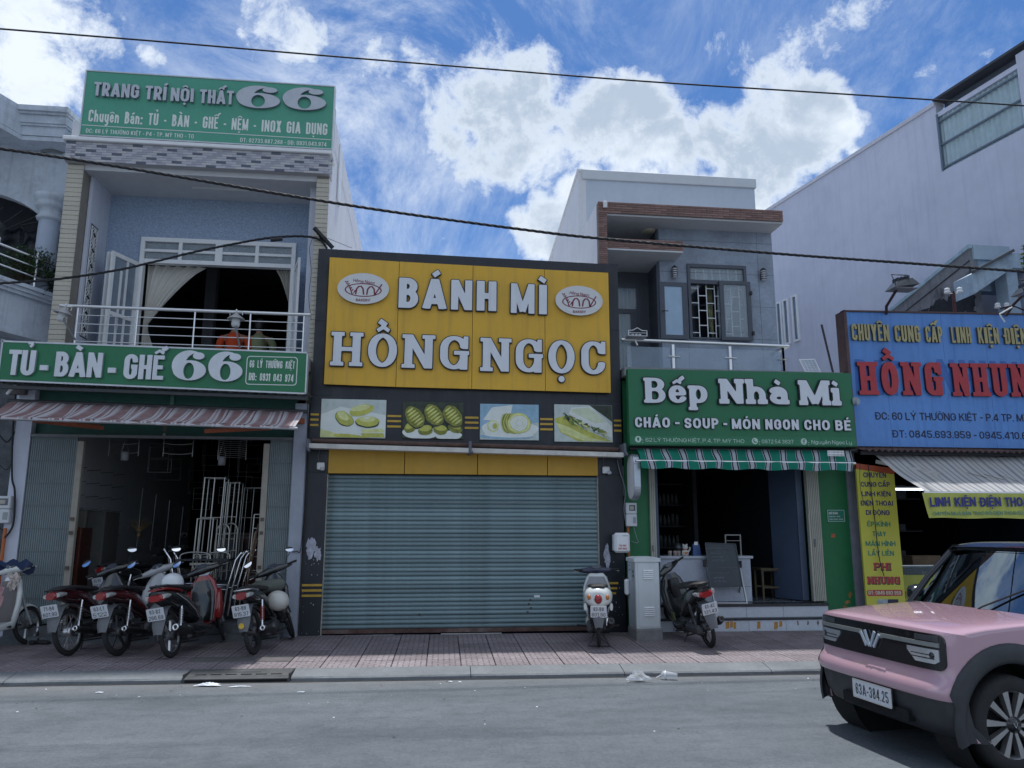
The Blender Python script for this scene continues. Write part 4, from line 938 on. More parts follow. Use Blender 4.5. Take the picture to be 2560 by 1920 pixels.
def leaf(hx,ang,w_,zt,side_,name='shutter_leaf'):
 """an opened glazed leaf hinged at hx"""
 mt=Matrix.Translation((hx,YW-.05,4.33))@Matrix.Rotation(R(ang),4,'Z');hh=zt-4.33
 m=MB();m.box(0,.06,-.02,.02,0,hh);m.box(w_-.06,w_,-.02,.02,0,hh);m.box(.06,w_-.06,-.02,.02,hh-.07,hh);m.box(.06,w_-.06,-.02,.02,0,.12);m.box(.06,w_-.06,-.02,.02,hh*.42,hh*.42+.06)
 for q in(1,2):x= .06+(w_-.12)*q/3;m.box(x-.02,x+.02,-.015,.015,.12,hh*.42)
 x=w_*.42;m.box(x-.02,x+.02,-.015,.015,hh*.42+.06,hh-.07);m.box(x+.1,x+.14,-.015,.015,hh*.3,hh*.85)
 m.xform(mt);f=m.build(name,white,h66)
 m=MB();m.box(.062,w_-.062,-.003,.003,.121,hh-.071);m.xform(mt);m.build('pane',M('leaf_glass',(.30,.37,.45), .08,var=.1,spec=.8,alpha=.55),f)
leaf(WX0,-112, .60,6.15,1);leaf(WX0-.03,-122, .56,6.16,1);leaf(WX1+.01,-75, .62,6.15,1)
curt=M('cream_curtain',(.62,.60,.55), .9,var=.06,scale=3)
def curtain(x_a,x_b,zt,zk,xk,x_c,Y,inv,par,ztb=4.33,mat_=None,name='curtain'):
 """hangs from x_a..x_b, gathered at xk height zk, falls to x_c"""
 m=MB()
 def fn(u,v):
  z=zt+(ztb-zt)*v;k=(zt-z)/(zt-zk)
  if k<1:xe=x_b+(xk-x_b)*(k**.75)
  else:xe=xk+(x_c-xk)*min(1,(k-1)*2.0)
  x=x_a+(xe-x_a)*u;amp= .035*(.4+.6*abs(xe-x_a)/abs(x_b-x_a))
  return(x,Y+amp*math.sin(u*34)+.012*math.sin(u*71+v*5),z)
 m.grid(fn,70,16);return m.build(name,mat_ or curt,par)
curtain(WX0+.08,WX0+1.05,6.18,5.1,WX0+.14,WX0+.34,YW+.16,0,h66)
curtain(WX1-.08,WX1-.36,6.18,5.55,WX1-.10,WX1-.12,YW+.16,0,h66)
# upstairs room seen through the window
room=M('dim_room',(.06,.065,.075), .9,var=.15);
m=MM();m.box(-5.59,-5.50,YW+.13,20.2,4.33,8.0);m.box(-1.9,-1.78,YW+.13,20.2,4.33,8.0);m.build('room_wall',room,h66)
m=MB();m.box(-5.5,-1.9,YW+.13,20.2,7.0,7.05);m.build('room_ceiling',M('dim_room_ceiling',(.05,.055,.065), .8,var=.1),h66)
m=MB()
for x in(-4.6,-3.7,-2.8):m.box(x-.015,x+.015,YW+.3,20,6.985,7.0)
m.build('ceiling_batten',M('batten',(.03,.032,.04), .8),h66)
m=MB();m.box(-4.3,-4.1,15.2,15.4,4.33,7.0);m.build('room_pillar',M('dim_pillar',(.13,.135,.15), .8),h66)
for(x0,x1,y,z)in((-3.05,-2.55,14.3,6.72),(-2.52,-2.32,14.3,6.70),(-3.2,-2.4,17.5,5.55)):
 t=thing('tube_light','lit fluorescent tube glowing inside the upper room near x %s'%'a','lamp',((x0+x1)/2,y,z),'fluorescent tubes in the upper room')
 t['label']={-3.05:'longer of the two lit tubes behind the right hand transom panes',-2.52:'shorter lit tube behind the rightmost transom pane',-3.2:'lit tube low at the right edge of the dark upper window'}[x0]
 m=MB();m.tube([(x0,y,z),(x1,y,z)], .014,8);m.build('tube',M('tube_glow',(.9,.95,1), .4,emit=((.85,.93,1),1.6),var=0),t)
 m=MB();m.box(x0-.02,x1+.02,y-.02,y+.02,z+.018,z+.05);m.build('fitting',white,t)
# ornamental breeze blocks in the left wall
for k in range(7):
 z=4.72+.265*k;m=MB();y0,y1=12.66,12.90;X=-5.438
 def sq(a,b,z0_,z1_,d=.012):m.box(X,X+d,a,b,z0_,z1_)
 sq(y0,y1,z,z+.012);sq(y0,y1,z+.243,z+.255);sq(y0,y0+.014,z+.012,z+.243);sq(y1-.014,y1,z+.012,z+.243)
 yc,zc=(y0+y1)/2,z+.127
 for a in range(4):
  q=math.pi/2*a;p=[Vector((X+.008,yc+.105*math.cos(q),zc+.105*math.sin(q))),Vector((X+.008,yc+.045*math.cos(q+math.pi/4),zc+.045*math.sin(q+math.pi/4))),Vector((X+.008,yc+.105*math.cos(q+math.pi/2),zc+.105*math.sin(q+math.pi/2)))]
  m.tube(p, .009,5)
 m.tube([(X+.006,yc+.10*math.cos(q),zc+.112*math.sin(q))for q in[2*math.pi*i/16 for i in range(16)]], .008,5,closed=True)
 m.build('breeze_block',white,h66)
m=MB();m.box(-5.439,-5.4385,12.64,12.92,4.70,6.60);m.build('block_shade',M('block_shadow',(.04,.045,.055), .9,var=0),h66)  # dark sheet stands in for the shade within the breeze blocks
# tile band and ledge under the roof sign: slips of three tones
zb0,zb1=7.46,7.79
m=MB();m.box(-5.76,-1.62,YF-.10,YF+.2,zb0,zb1);band=m.build('tile_band',M('band_grout',(.42,.42,.44), .8,var=.05),h66)
tones=[M('slip_a',(.46,.46,.50), .35,var=.12,objrand=.06),M('slip_b',(.36,.36,.41), .35,var=.15,objrand=.08),M('slip_c',(.10,.115,.16), .35,var=.2),M('slip_d',(.52,.50,.50), .35,var=.08,objrand=.06)]
protos=[];rows=8;rh=(zb1-zb0)/rows;sw= .155
for t_ in tones:
 m=MB();m.bbox(0,sw-.004,0, .008,0,rh-.004, .001);protos.append(m)
made=[None]*4;r8=random.Random(8)
for j in range(rows):
 x=-5.755+(-.07 if j%2 else 0);i=0
 while x<-1.63-sw*.6:
  per=(i*1+j*3)%7
  ti=2 if per==0 else(1 if per in(2,5)else(3 if per==3 else 0))
  loc=Vector((max(x,-5.758),YF-.108-(.004 if ti==2 else 0),zb0+.002+j*rh))-base_of(band)
  if made[ti]is None:made[ti]=protos[ti].build('mosaic_slip',tones[ti],band,local=True);made[ti].location=loc
  else:inst(made[ti],band,loc)
  x+=sw;i+=1
m=MB();m.bbox(-5.80,-1.58,YF-.16,YF+.3,7.795,7.862,.01);m.build('ledge',white,h66)
m=MB();m.box(-5.7,-1.66,YF+.1,YF+.2,7.865,8.3);m.build('parapet',wall_white,h66)
# fluorescent batten under the balcony ceiling
m=MB();m.box(-3.95,-3.0,12.75,12.80,7.335,7.37);m.build('ceiling_batten',ceil_m,h66)
# ground floor: columns, step, dark fascia, dark room
m=MB();m.box(-5.98,-5.76,12.15,12.55,.1,3.75);m.build('column',lav,h66)
m=MB();m.box(-1.95,-1.765,12.10,12.5,.1,3.6);m.build('column',M('column_grey',(.34,.37,.44), .7,var=.08,streak=.15),h66)
m=MB();m.box(-5.76,-1.95,12.28,12.40,3.06,4.12);m.build('fascia',dgreen,h66)
m=MB();m.box(-5.76,-1.95,12.02,20,-.02,.34);m.box(-5.76,-1.95,11.80,12.02,-.02,.22);m.build('step',M('step_stone',(.11,.12,.13), .7,var=.2,dirt=.3),h66)
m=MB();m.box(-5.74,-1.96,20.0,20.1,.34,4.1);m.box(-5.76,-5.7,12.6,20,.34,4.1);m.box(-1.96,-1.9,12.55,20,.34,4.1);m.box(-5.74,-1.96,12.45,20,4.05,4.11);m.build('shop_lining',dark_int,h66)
m=MB();m.box(-3.85,-3.8,12.24,12.28,3.5,3.76);m.build('bracket',M('green_metal',(.10,.22,.18), .6),h66)
# folding gates: ribbed leaves
gatem=M('gate_grey',(.185,.225,.235), .55,var=.08,scale=4,streak=.18,dirt=.2);gcream=M('gate_post_cream',(.36,.33,.28), .6,var=.12,streak=.25,dirtcol=(.15,.10,.07))
def gate(x0,x1,y0,y1,z0,z1,n,lab,px):
 t=thing('folding_gate',lab,'gate',((x0+x1)/2,y0,z0),'folding steel gates of the furniture shop')
 seg=(x1-x0)/n
 for i in range(n):
  m=MB();a=x0+i*seg;f=i/n;yy=y0+(y1-y0)*f
  m.bbox(a+.002,a+seg-.002,yy-.012,yy+.012,z0,z1, .004);m.build('slat',gatem,t)
 for z in[z0+.02+k*(z1-z0-.06)/8 for k in range(9)]:
  m=MB();m.hexa([(x0,y0-.018,z),(x1,y1-.018,z),(x1,y1+.014,z),(x0,y0+.014,z),(x0,y0-.018,z+.012),(x1,y1-.018,z+.012),(x1,y1+.014,z+.012),(x0,y0+.014,z+.012)]);m.build('cross_bar',M('bar_grey',(.12,.15,.16), .5,var=.1),t)
 m=MB();m.bbox(px,px+.09,y1-.03 if px>x0 else y0-.03,(y1 if px>x0 else y0)+.05,z0-.02,z1-.06, .006);m.build('end_post',gcream,t)
 m=MM();xx=px+.02
 for z in(z0+.75,z0+1.25,z0+1.45):m.box(xx,xx+.05,y0-.045,y0-.03,z,z+.05)
 m.build('lock',M('rust_lock',(.13,.10,.08), .6,metal=.4),t)
gate(-5.745,-5.105,12.18,12.20, .36,3.04,22,'left ribbed grey folding gate leaf with cream post',-5.10)
gate(-2.31,-1.955,12.20,12.18, .36,3.04,13,'right ribbed grey folding gate leaf beside the blue grey column',-2.405)
m=MB();m.box(-5.76,-1.95,12.14,12.24,3.035,3.075);m.build('gate_track',M('track',(.16,.17,.18), .5,metal=.3),h66)
# ------------------------------------------------------------------ signs of the furniture shop
gsign=M('sign_green_faded',(.075,.33,.22), .38,var=.05,scale=1.5,streak=.12,dirtcol=(.10,.26,.20));gsign2=M('sign_green',(.012,.165,.065), .35,var=.05,scale=1.5,streak=.12,dirtcol=(.03,.12,.07))
letter_g=M('letter_grey_white',(.50,.53,.58), .5,var=.06,streak=.15,dirtcol=(.3,.33,.36));letter_s=M('letter_side_grey',(.22,.25,.30), .6,var=.05);prt=M('print_white',(.56,.62,.66), .5,var=.12,scale=25)
YT=YF-.15
ts=thing('roof_sign','long faded green roof sign with grey white raised letters above the tile band','sign',(-3.6,YT,8.4))
m=MB();tx0,tx1,tz0,tz1=panel(m,(218,178),(836,218),(201,335),(828,373),YT, .12);m.build('board',gsign,ts)
m=MB();m.box(tx0-.02,tx0,YT-.01,YT+.13,tz0-.02,tz1+.02);m.box(tx1,tx1+.02,YT-.01,YT+.13,tz0-.02,tz1+.02);m.box(tx0,tx1,YT-.01,YT+.13,tz1+.002,tz1+.022);m.box(tx0,tx1,YT-.01,YT+.13,tz0-.022,tz0-.002);m.build('edge_trim',M('trim_alu',(.55,.58,.6), .4,metal=.3),ts)
lm=(letter_g,letter_s)
def c1(x,y):return(x*.4069,100+y*.4069)
word(ts,'TRANG',c1(580,350),c1(857,368),(34,34),YT,lm,t=.20,gap=.08,depth=.05)
word(ts,'TRÍ',c1(895,373),c1(1024,381),(34,34),YT,lm,t=.20,gap=.08,depth=.05)
word(ts,'NỘI',c1(1052,383),c1(1192,390),(33,33),YT,lm,t=.20,gap=.08,depth=.05)
word(ts,'THẤT',c1(1230,396),c1(1438,406),(34,34),YT,lm,t=.20,gap=.08,depth=.05)
word(ts,'66',c1(1452,422),c1(2004,444),(56,56),YT,lm,t=.2,gap=.10,style='six',depth=.05)
YQ=YT-.004
def pword(par_mb,txt,p0,p1,caph,Y,**k):
 if isinstance(par_mb,MM):par_mb=par_mb.new()
 a,b=at(*p0,Y),at(*p1,Y);h=at(p0[0],p0[1]-caph,Y).z-a.z;u=b-a;un=u.normalized();w=Vector((-un.z,0,un.x));print_text(par_mb,txt,a,un,w,u.length,h,**k)
m=MM();pword(m,'Chuyên Bán: TỦ - BÀN - GHẾ - NỆM - INOX GIA DỤNG',c1(540,500),c1(2010,585),30,YQ,t=.155,gap=.07)
pword(m,'ĐC: 66 LÝ THƯỜNG KIỆT - P4 - TP. MỸ THO - TG',c1(527,569),c1(1190,605),10.5,YQ,t=.15,gap=.14);pword(m,'ĐT: 02733.887.268 - DĐ: 0931.043.974',c1(1475,626),c1(2005,655),10.5,YQ,t=.15,gap=.14)
a,b=at(*c1(502,521),YQ),at(*c1(2034,613),YQ);m.hexa([(a.x,YQ,a.z-.006),(b.x,YQ,b.z-.006),(b.x,YQ+.001,b.z-.006),(a.x,YQ+.001,a.z-.006),(a.x,YQ,a.z+.006),(b.x,YQ,b.z+.006),(b.x,YQ+.001,b.z+.006),(a.x,YQ+.001,a.z+.006)])
m.build('text_line',prt,ts)
YL=11.68
ls_=thing('shop_sign','long green shop sign with raised white letters over the striped awning','sign',(-3.9,YL,4.05))
m=MB();lx0,lx1,lz0,lz1=panel(m,(5,854),(766,884),(2,948),(762,981),YL, .14);m.build('board',gsign2,ls_)
def edge_line(mb,p,q,Y,t=.012,d=.15,y0=-.01):
 a,b=at(*p,Y),at(*q,Y);mb.bar((a.x,Y+d/2+y0,a.z),(b.x,Y+d/2+y0,b.z),d,t*2)
tr=MB();edge_line(tr,(3,853),(767,882),YL);edge_line(tr,(1,951),(763,984),YL);m=tr;m.box(lx0-.022,lx0-.002,YL-.01,YL+.14,lz0-.01+.05,lz1+.06);m.box(lx1+.002,lx1+.022,YL-.01,YL+.14,lz0-.07,lz1-.03);m.build('edge_trim',M('trim_alu',(.55,.58,.6)),ls_)
def c2(x,y):return(x*.36166,750+y*.36166)
wm=(M('letter_bright',(.66,.69,.73), .45,var=.05,streak=.18,dirtcol=(.35,.38,.40)),M('letter_bright_side',(.30,.34,.38), .6,var=.05))
word(ls_,'TỦ',c2(56,521),c2(242,527),(63,63),YL,wm,t=.27,th=.17,gap=.02,depth=.05)
word(ls_,'BÀN',c2(382,532),c2(706,541),(62,62),YL,wm,t=.27,th=.17,gap=.04,depth=.05)
word(ls_,'GHẾ',c2(857,549),c2(1132,556),(62,60),YL,wm,t=.25,th=.16,gap=.05,depth=.05)
for(xa,xb,y)in((284,340,470),(753,807,488)):
 a,b=at(*c2(xa,y),YL),at(*c2(xb,y+4),YL);m=MB();m.bbox(a.x,b.x,YL-.05,YL-.002,b.z-.035,a.z+.035,.003);m.build('dash',list(wm),ls_)
word(ls_,'6',c2(1186,557),c2(1424,562),(75,75),YL,wm,style='six',depth=.05);word(ls_,'6',c2(1438,565),c2(1676,570),(75,75),YL,wm,style='six',depth=.05)
m=MM();Y_=YL-.004;pword(m,'66 LÝ THƯỜNG KIỆT',c2(1724,466),c2(2036,476),18.5,Y_,t=.14,gap=.07);pword(m,'DĐ: 0931 043 974',c2(1718,554),c2(2026,568),19,Y_,t=.15,gap=.07)
def rrect(x0,x1,z0,z1,r,n=6):
 out=[]
 for cx,cz,a0 in((x1-r,z0+r,-90),(x1-r,z1-r,0),(x0+r,z1-r,90),(x0+r,z0+r,180)):
  for k in range(n+1):q=R(a0+90*k/n);out.append((cx+r*math.cos(q),cz+r*math.sin(q)))
 return out
a,b=at(*c2(1695,575),Y_),at(*c2(2060,395),Y_);m.prism([rrect(a.x,b.x,a.z-.02,b.z,.05),rrect(a.x+.012,b.x-.012,a.z-.008,b.z-.012,.042)],(0,Y_,0),(1,0,0),(0,0,1),(0,0,0));m.build('text_line',prt,ls_)
# corrugated sheet edge under the sign
can=thing('corrugated_canopy','thin corrugated grey metal canopy just under the long green shop sign','canopy',(-3.9,YL,3.75))
m=MB();m.grid(lambda u,v:(-6.08+4.38*u,YL+.0+.62*v,3.775-.085*u-.02+.014*math.sin(u*4.38/.145*2*math.pi)+.05*v),220,2);m.build('sheet',M('corrugated_grey',(.22,.23,.24), .5,metal=.5,var=.15,dirt=.4),can)
m=MB();m.hexa([(-6.05,YL+.04,3.68),(-1.72,YL+.04,3.60),(-1.72,YL+.12,3.60),(-6.05,YL+.12,3.68),(-6.05,YL+.04,3.725),(-1.72,YL+.04,3.645),(-1.72,YL+.12,3.645),(-6.05,YL+.12,3.725)]);m.build('support_beam',M('beam_grey',(.05,.055,.06), .6),can)
# striped awning: faded red and white cloth, sagging
aw6=thing('striped_awning','faded red and white striped fabric awning over the furniture shop door','awning',(-3.7,11.4,3.3))
def stripe_mat(name,cols,period,rough=.85,axis=0,dirt=.0,dc=(.1,.1,.1),streak=0):
 m=bpy.data.materials.new(name);m.use_nodes=True;nt=m.node_tree;N,L=nt.nodes,nt.links;b=N['Principled BSDF']
 uv=N.new('ShaderNodeAttribute');uv.attribute_name='span';mt=N.new('ShaderNodeMath');mt.operation='MULTIPLY';L.new(uv.outputs['Fac'],mt.inputs[0]);mt.inputs[1].default_value=1/period
 fr=N.new('ShaderNodeMath');fr.operation='FRACT';L.new(mt.outputs[0],fr.inputs[0])
 r=N.new('ShaderNodeValToRGB');r.color_ramp.interpolation='CONSTANT';L.new(fr.outputs[0],r.inputs[0]);e=r.color_ramp.elements
 while len(e)<len(cols):e.new(.5)
 for q,(p,c)in zip(e,cols):q.position=p;q.color=(*c,1)
 n=N.new('ShaderNodeTexNoise');tc=N.new('ShaderNodeTexCoord');L.new(tc.outputs['Object'],n.inputs[0]);n.inputs['Scale'].default_value=2.2;n.inputs['Detail'].default_value=8;n.inputs['Roughness'].default_value= .7
 mr=N.new('ShaderNodeMapRange');L.new(n.outputs[0],mr.inputs[0]);mr.inputs[1].default_value= .42;mr.inputs[2].default_value= .72;mr.inputs[4].default_value=dirt
 x=N.new('ShaderNodeMix');x.data_type='RGBA';L.new(mr.outputs[0],x.inputs[0]);L.new(r.outputs[0],x.inputs[6]);x.inputs[7].default_value=(*dc,1)
 L.new(x.outputs[2],b.inputs['Base Color']);b.inputs['Roughness'].default_value=rough;b.inputs['Specular IOR Level'].default_value= .2
 tr=N.new('ShaderNodeBsdfTranslucent');L.new(x.outputs[2],tr.inputs[0]);ms=N.new('ShaderNodeMixShader');ms.inputs[0].default_value= .35;L.new(b.outputs[0],ms.inputs[1]);L.new(tr.outputs[0],ms.inputs[2]);L.new(ms.outputs[0],N['Material Output'].inputs[0])
 MATS[name]=m;return m
def cloth(fn,nu,nv,span,mat_,name,par):
 m=MB();m.grid(fn,nu,nv);o=m.build(name,mat_,par);me=o.data
 at_=me.attributes.new('span','FLOAT','POINT')
 at_.data.foreach_set('value',[span*(i%(nu+1))/nu for i in range((nu+1)*(nv+1))]);return o
red=(.33,.19,.19);wht=(.66,.64,.67);pnk=(.48,.36,.37)
sm6=stripe_mat('awning_red_white',[(0,red),(.30,wht),(.36,pnk),(.42,wht),(.50,red),(.66,wht),(.74,(.25,.10,.10)),(.80,wht),(.93,pnk)], .40,dirt=.55,dc=(.50,.47,.48))
bl,br_,tl_,tr_=at(-60,1038,10.85),at(738,1066,10.85),at(25,1004,11.95),at(758,1031,11.95)
def awf(u,v):
 a=tl_.lerp(tr_,u);b=bl.lerp(br_,u);p=a.lerp(b,v);return(p.x+.0,p.y,p.z-.045*math.sin(math.pi*v)*(1+.5*math.sin(u*37)+.4*math.sin(u*61+1))+.006*math.sin(u*90+v*8))
cloth(awf,160,10,4.2,sm6,'cloth',aw6)
cloth(lambda u,v:(bl.lerp(br_,u).x,10.848-.01*v,bl.lerp(br_,u).z-.035*v*(1+.25*math.sin(u*70))),160,2,4.2,sm6,'valance',aw6)
m=MB();m.tube([bl+Vector((0,.01,-.03)),br_+Vector((.03,.01,-.03))], .022,8);m.build('front_bar',M('alu_bar',(.42,.42,.44), .4,metal=.6),aw6)
orange=M('orange_steel',(.30,.075,.03), .6,var=.2,streak=.25)
for p,q,r_ in(((82,1051),(258,1070),0),((160,1060),(250,1066),1),((512,1078),(678,1070),0),((560,1072),(675,1067),1)):
 m=MB();a,b=at(*p,11.1 if r_==0 else 11.5),at(*q,11.7 if p[0]<400 else 11.1);m.bar(a,b, .035, .055);m.build('folding_arm',orange,aw6)
m=MB();m.tube([tl_+Vector((-.05,.05,.02)),tr_+Vector((.05,.05,.02))], .03,8);m.build('roller',M('roller_dark',(.05,.05,.055), .6),aw6)
m=MB();m.box(-1.99,-1.80,12.0,12.3,3.28,3.36);m.build('wall_bracket',orange,aw6)
# balcony railing
rl=thing('balcony_railing','stainless steel balcony railing with four thin rails above the long green sign','railing',(-3.5,11.92,4.35))
YR=11.92;t0_,t1_=at(150,764,YR),at(777,787,YR)
m=MB();m.tube([t0_,t1_], .026,12);m.build('handrail',steel,rl)
for px_t,px_b in((195,188),(341,333),(483,477),(623,616),(760,752)):
 f=(px_t-150)/(777-150);tp=t0_.lerp(t1_,f);m=MB();m.tube([(tp.x,YR,4.30),(tp.x,YR,tp.z-.02)], .013,8);m.build('post',steel,rl)
xa,xb=t0_.lerp(t1_,(195-150)/627),t0_.lerp(t1_,(760-150)/627)
for k in range(4):m=MB();dz=-.135-.135*k;m.tube([xa+Vector((0,0,dz)),xb+Vector((0,0,dz))], .008,8);m.build('rail',steel,rl)
# two lamps on the railing
def sign_lamp(base,head,lab,tilt):
 t=thing('sign_lamp',lab,'lamp',tuple(base),'lamps on the balcony railing of the furniture shop')
 m=MB();m.tube([base,base+(head-base)*.55+Vector((-.0,-.10,0)),head+Vector((0,0,-.02))], .014,8);m.build('arm',grey_pl,t)
 mt=Matrix.Translation(head)@Matrix.Rotation(R(tilt),4,'Y')
 m=MB();m.lathe([(.015,.10),(.03,.075),(.125,.0),(.13,-.012),(.122,-.01),(.05,.05),(.0,.055)],n=20);m.xform(mt);m.build('shade',M('lamp_shade',(.38,.37,.37), .45,metal=.3,var=.1),t)
 m=MB();m.lathe([(.0,-.13),(.05,-.125),(.062,-.09),(.058,-.0)],n=16);m.xform(mt);m.build('lamp_glass',M('frosted_glass',(.55,.57,.58), .4,var=0),t)
 m=MB();m.tube([(-.09,-.0,.05),(-.09,-.0,.10),(.09,0,.12),(.09,0,.06)], .006,6);m.lathe([(.0,.11),(.02,.13),(.0,.155)],n=8);m.xform(mt);m.build('hook',steel,t)
sign_lamp(at(188,850,11.7),at(158,783,11.62),'small conical lamp at the left end of the balcony railing',12)
sign_lamp(at(600,870,11.7),at(590,797,11.62),'small conical lamp on the balcony railing in front of the people',0)
# ------------------------------------------------------------------ food shop house, lot between x 3.25 and 7.15
YG=12.30
h62=thing('food_shop_house','grey and white two storey house with brick trimmed canopies and a glass balcony','building',(4.9,YG,0))
pblue=M('pale_blue_wall',(.52,.59,.68), .75,var=.05,scale=1.2,bump=.1,streak=.12,dirtcol=(.33,.37,.42));gpaint=M('green_paint',(.012,.155,.055), .5,var=.06,streak=.12,dirtcol=(.02,.08,.04),bump=.1)
def cladm():
 m=M('grey_slab_tile',(.27,.315,.39), .55,var=.20,scale=2.2,bump=.1);return m
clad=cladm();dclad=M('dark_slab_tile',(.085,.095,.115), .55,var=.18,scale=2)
brickm=M('brick_slip',(.235,.145,.125), .8,var=.18,scale=7,objrand=.22,bump=.3)
mortar=M('brick_mortar',(.20,.17,.16), .9,var=.1)
# side wall, white, roof falling to the back
m=MB();m.hexa([(2.93,13.9,4.2),(3.07,13.9,4.2),(3.07,22,4.2),(2.93,22,4.2),(2.93,13.9,8.60),(3.07,13.9,8.60),(3.07,22,7.15),(2.93,22,7.15)])
m.hexa([(2.93,12.46,4.2),(3.07,12.46,4.2),(3.07,13.9,4.2),(2.93,13.9,4.2),(2.93,12.46,7.27),(3.07,12.46,7.27),(3.07,13.9,7.28),(2.93,13.9,7.28)]);m.build('side_wall',wall_white,h62)
m=MB();m.hexa([(2.90,13.88,8.60),(3.10,13.88,8.60),(3.10,22,7.15),(2.90,22,7.15),(2.90,13.88,8.64),(3.10,13.88,8.64),(3.10,22,7.19),(2.90,22,7.19)]);m.build('wall_coping',white,h62)
m=MB();m.box(3.07,6.52,13.9,14.05,7.2,8.43);m.box(6.40,6.52,14.05,22,7.2,7.9);m.build('parapet',pblue,h62)
m=MB();m.bbox(3.0,6.55,13.86,14.09,8.43,8.63,.01);m.build('parapet_band',M('pale_band',(.60,.64,.68), .7,var=.04),h62)
m=MB();m.box(3.07,6.55,13.6,22,7.28,7.34);m.build('roof',pblue,h62)
# brick canopy: core plus single slips
CX0,CX1=2.925,6.275
m=MB();m.box(CX0+.01,CX1-.01,12.315,13.9,7.07,7.27);m.build('canopy_slab',mortar,h62)
m=MB();m.box(CX0+.16,CX1-.01,12.34,13.9,7.035,7.068);m.hexa([(CX1-.01,12.34,7.035),(CX1+.002,12.34,7.035),(CX1+.002,13.9,7.035),(CX1-.01,13.9,7.035),(CX1-.01,12.34,7.27),(CX1+.002,12.34,7.27),(CX1+.002,13.9,7.27),(CX1-.01,13.9,7.27)]);m.build('soffit',ceil_m,h62)
bl_,bh_= .205, .038
def slips(par,x0,x1,z0,z1,Y,seed):
 r=random.Random(seed);rows=max(1,int(round((z1-z0)/bh_)));hh=(z1-z0)/rows;off=base_of(par);proto=None
 m=MB();m.bbox(0,bl_-.006,0, .012,0,hh-.005, .002)
 for j in range(rows):
  x=x0-(bl_*.5 if j%2 else 0)
  while x<x1-.02:
   a=max(x,x0);b=min(x+bl_,x1);s=(b-a)/bl_
   if s> .12:
    loc=Vector((a,Y+r.uniform(-.002,.001),z0+j*hh))-off
    if proto is None:proto=m.build('brick',brickm,par,local=True);proto.location=loc;proto.scale=(s,1,1)
    else:inst(proto,par,loc,scale=(s,1,1))
   x+=bl_
slips(h62,CX0,CX1,7.068,7.272,12.302,1)
m=MB();m.box(CX0+.01,CX0+.15,12.315,12.46,4.2,7.07);m.build('brick_pier',mortar,h62)
slips(h62,CX0,CX0+.155,6.0,7.066,12.302,2)
bx0_=at(1650,700,12.8).x
q0,q1,q2_=at(1525,594,12.38),at(1709,624,12.38),at(1525,620,12.38)
m=MB();m.box(3.08,q1.x-.01,12.395,12.79,q2_.z,q0.z);m.build('canopy_slab',mortar,h62);slips(h62,3.085,q1.x,q2_.z+.002,q0.z,12.382,3)
m=MB();m.box(3.08,bx0_,12.38,13.5,q2_.z-.03,q2_.z-.002);m.box(bx0_,q1.x-.01,12.38,12.79,q2_.z-.03,q2_.z-.002);m.box(3.08,bx0_,12.80,13.5,q2_.z,q0.z);m.build('soffit',ceil_m,h62)
# walls: proud grey bay on the right, dark recess with the door on the left
WY=12.80;bx0=at(1650,700,WY).x;bx1=6.275
w0,w1=at(1716,659,WY),at(1873,852,WY)
m=MB();m.box(bx0,w0.x,WY,WY+.2,4.3,7.04);m.box(w1.x,bx1,WY,WY+.2,4.3,7.04);m.box(w0.x,w1.x,WY,WY+.2,w0.z,7.04);m.box(w0.x,w1.x,WY,WY+.2,4.3,w1.z);m.box(bx1-.15,bx1,WY+.2,22,4.3,7.04);m.build('front_wall',clad,h62)
m=MB()
for z in(5.02,5.62,6.22,6.82):m.box(bx0,bx1,WY-.0012,WY+.001,z,z+.006)
for x in(4.62,5.98):m.box(x,x+.006,WY-.0012,WY+.001,4.3,4.9 if x<5 else 7.04)
o=m.build('tile_joints',M('slab_joint',(.10,.11,.13), .9,var=0),h62);o['kind']='stuff'
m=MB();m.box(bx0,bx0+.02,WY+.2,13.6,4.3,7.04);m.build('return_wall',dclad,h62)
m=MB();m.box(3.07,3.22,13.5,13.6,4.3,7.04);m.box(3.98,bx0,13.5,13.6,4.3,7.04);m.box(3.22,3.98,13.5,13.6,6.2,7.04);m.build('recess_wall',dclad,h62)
dframe=M('grey_frame',(.065,.075,.10), .4,var=.05)
m=MB()
for a,b,c,d in((3.22,3.29,4.3,6.2),(3.90,3.98,4.3,6.2),(3.29,3.90,6.12,6.2),(3.29,3.90,5.62,5.70)):m.box(a,b,13.46,13.52,c,d)
m.box(3.78,3.90,13.465,13.515,4.3,5.62);m.box(3.29,3.36,13.465,13.515,4.3,5.62);dr2=m.build('door',dframe,h62)
sheer=M('sheer_curtain',(.48,.56,.62), .8,var=.06)
def flatcurtain(x0,x1,z0,z1,Y,par,mt,nf=60,name='curtain'):
 m=MB();m.grid(lambda u,v:(x0+(x1-x0)*u,Y+.018*math.sin(u*nf)+.006*math.sin(u*nf*2.3),z0+(z1-z0)*v),90,2);return m.build(name,mt,par)
m=MB();m.box(3.36,3.78,13.485,13.492,4.32,5.62);m.build('pane',M('clear_pane',(.55,.65,.72), .04,var=0,alpha=.30,spec=.9),dr2)
m=MB();m.box(3.29,3.90,13.485,13.492,5.70,6.12);m.build('pane',MATS['clear_pane'],dr2)
flatcurtain(3.29,3.90,4.32,6.12,13.56,h62,sheer,50)
m=MB();m.box(3.1,4.3,13.75,13.8,4.3,7);m.box(4.3,bx1-.2,16.5,16.6,4.3,7);m.box(4.4,bx1-.2,13.9,16.5,4.31,4.33);m.build('room_backing',dark_int,h62)
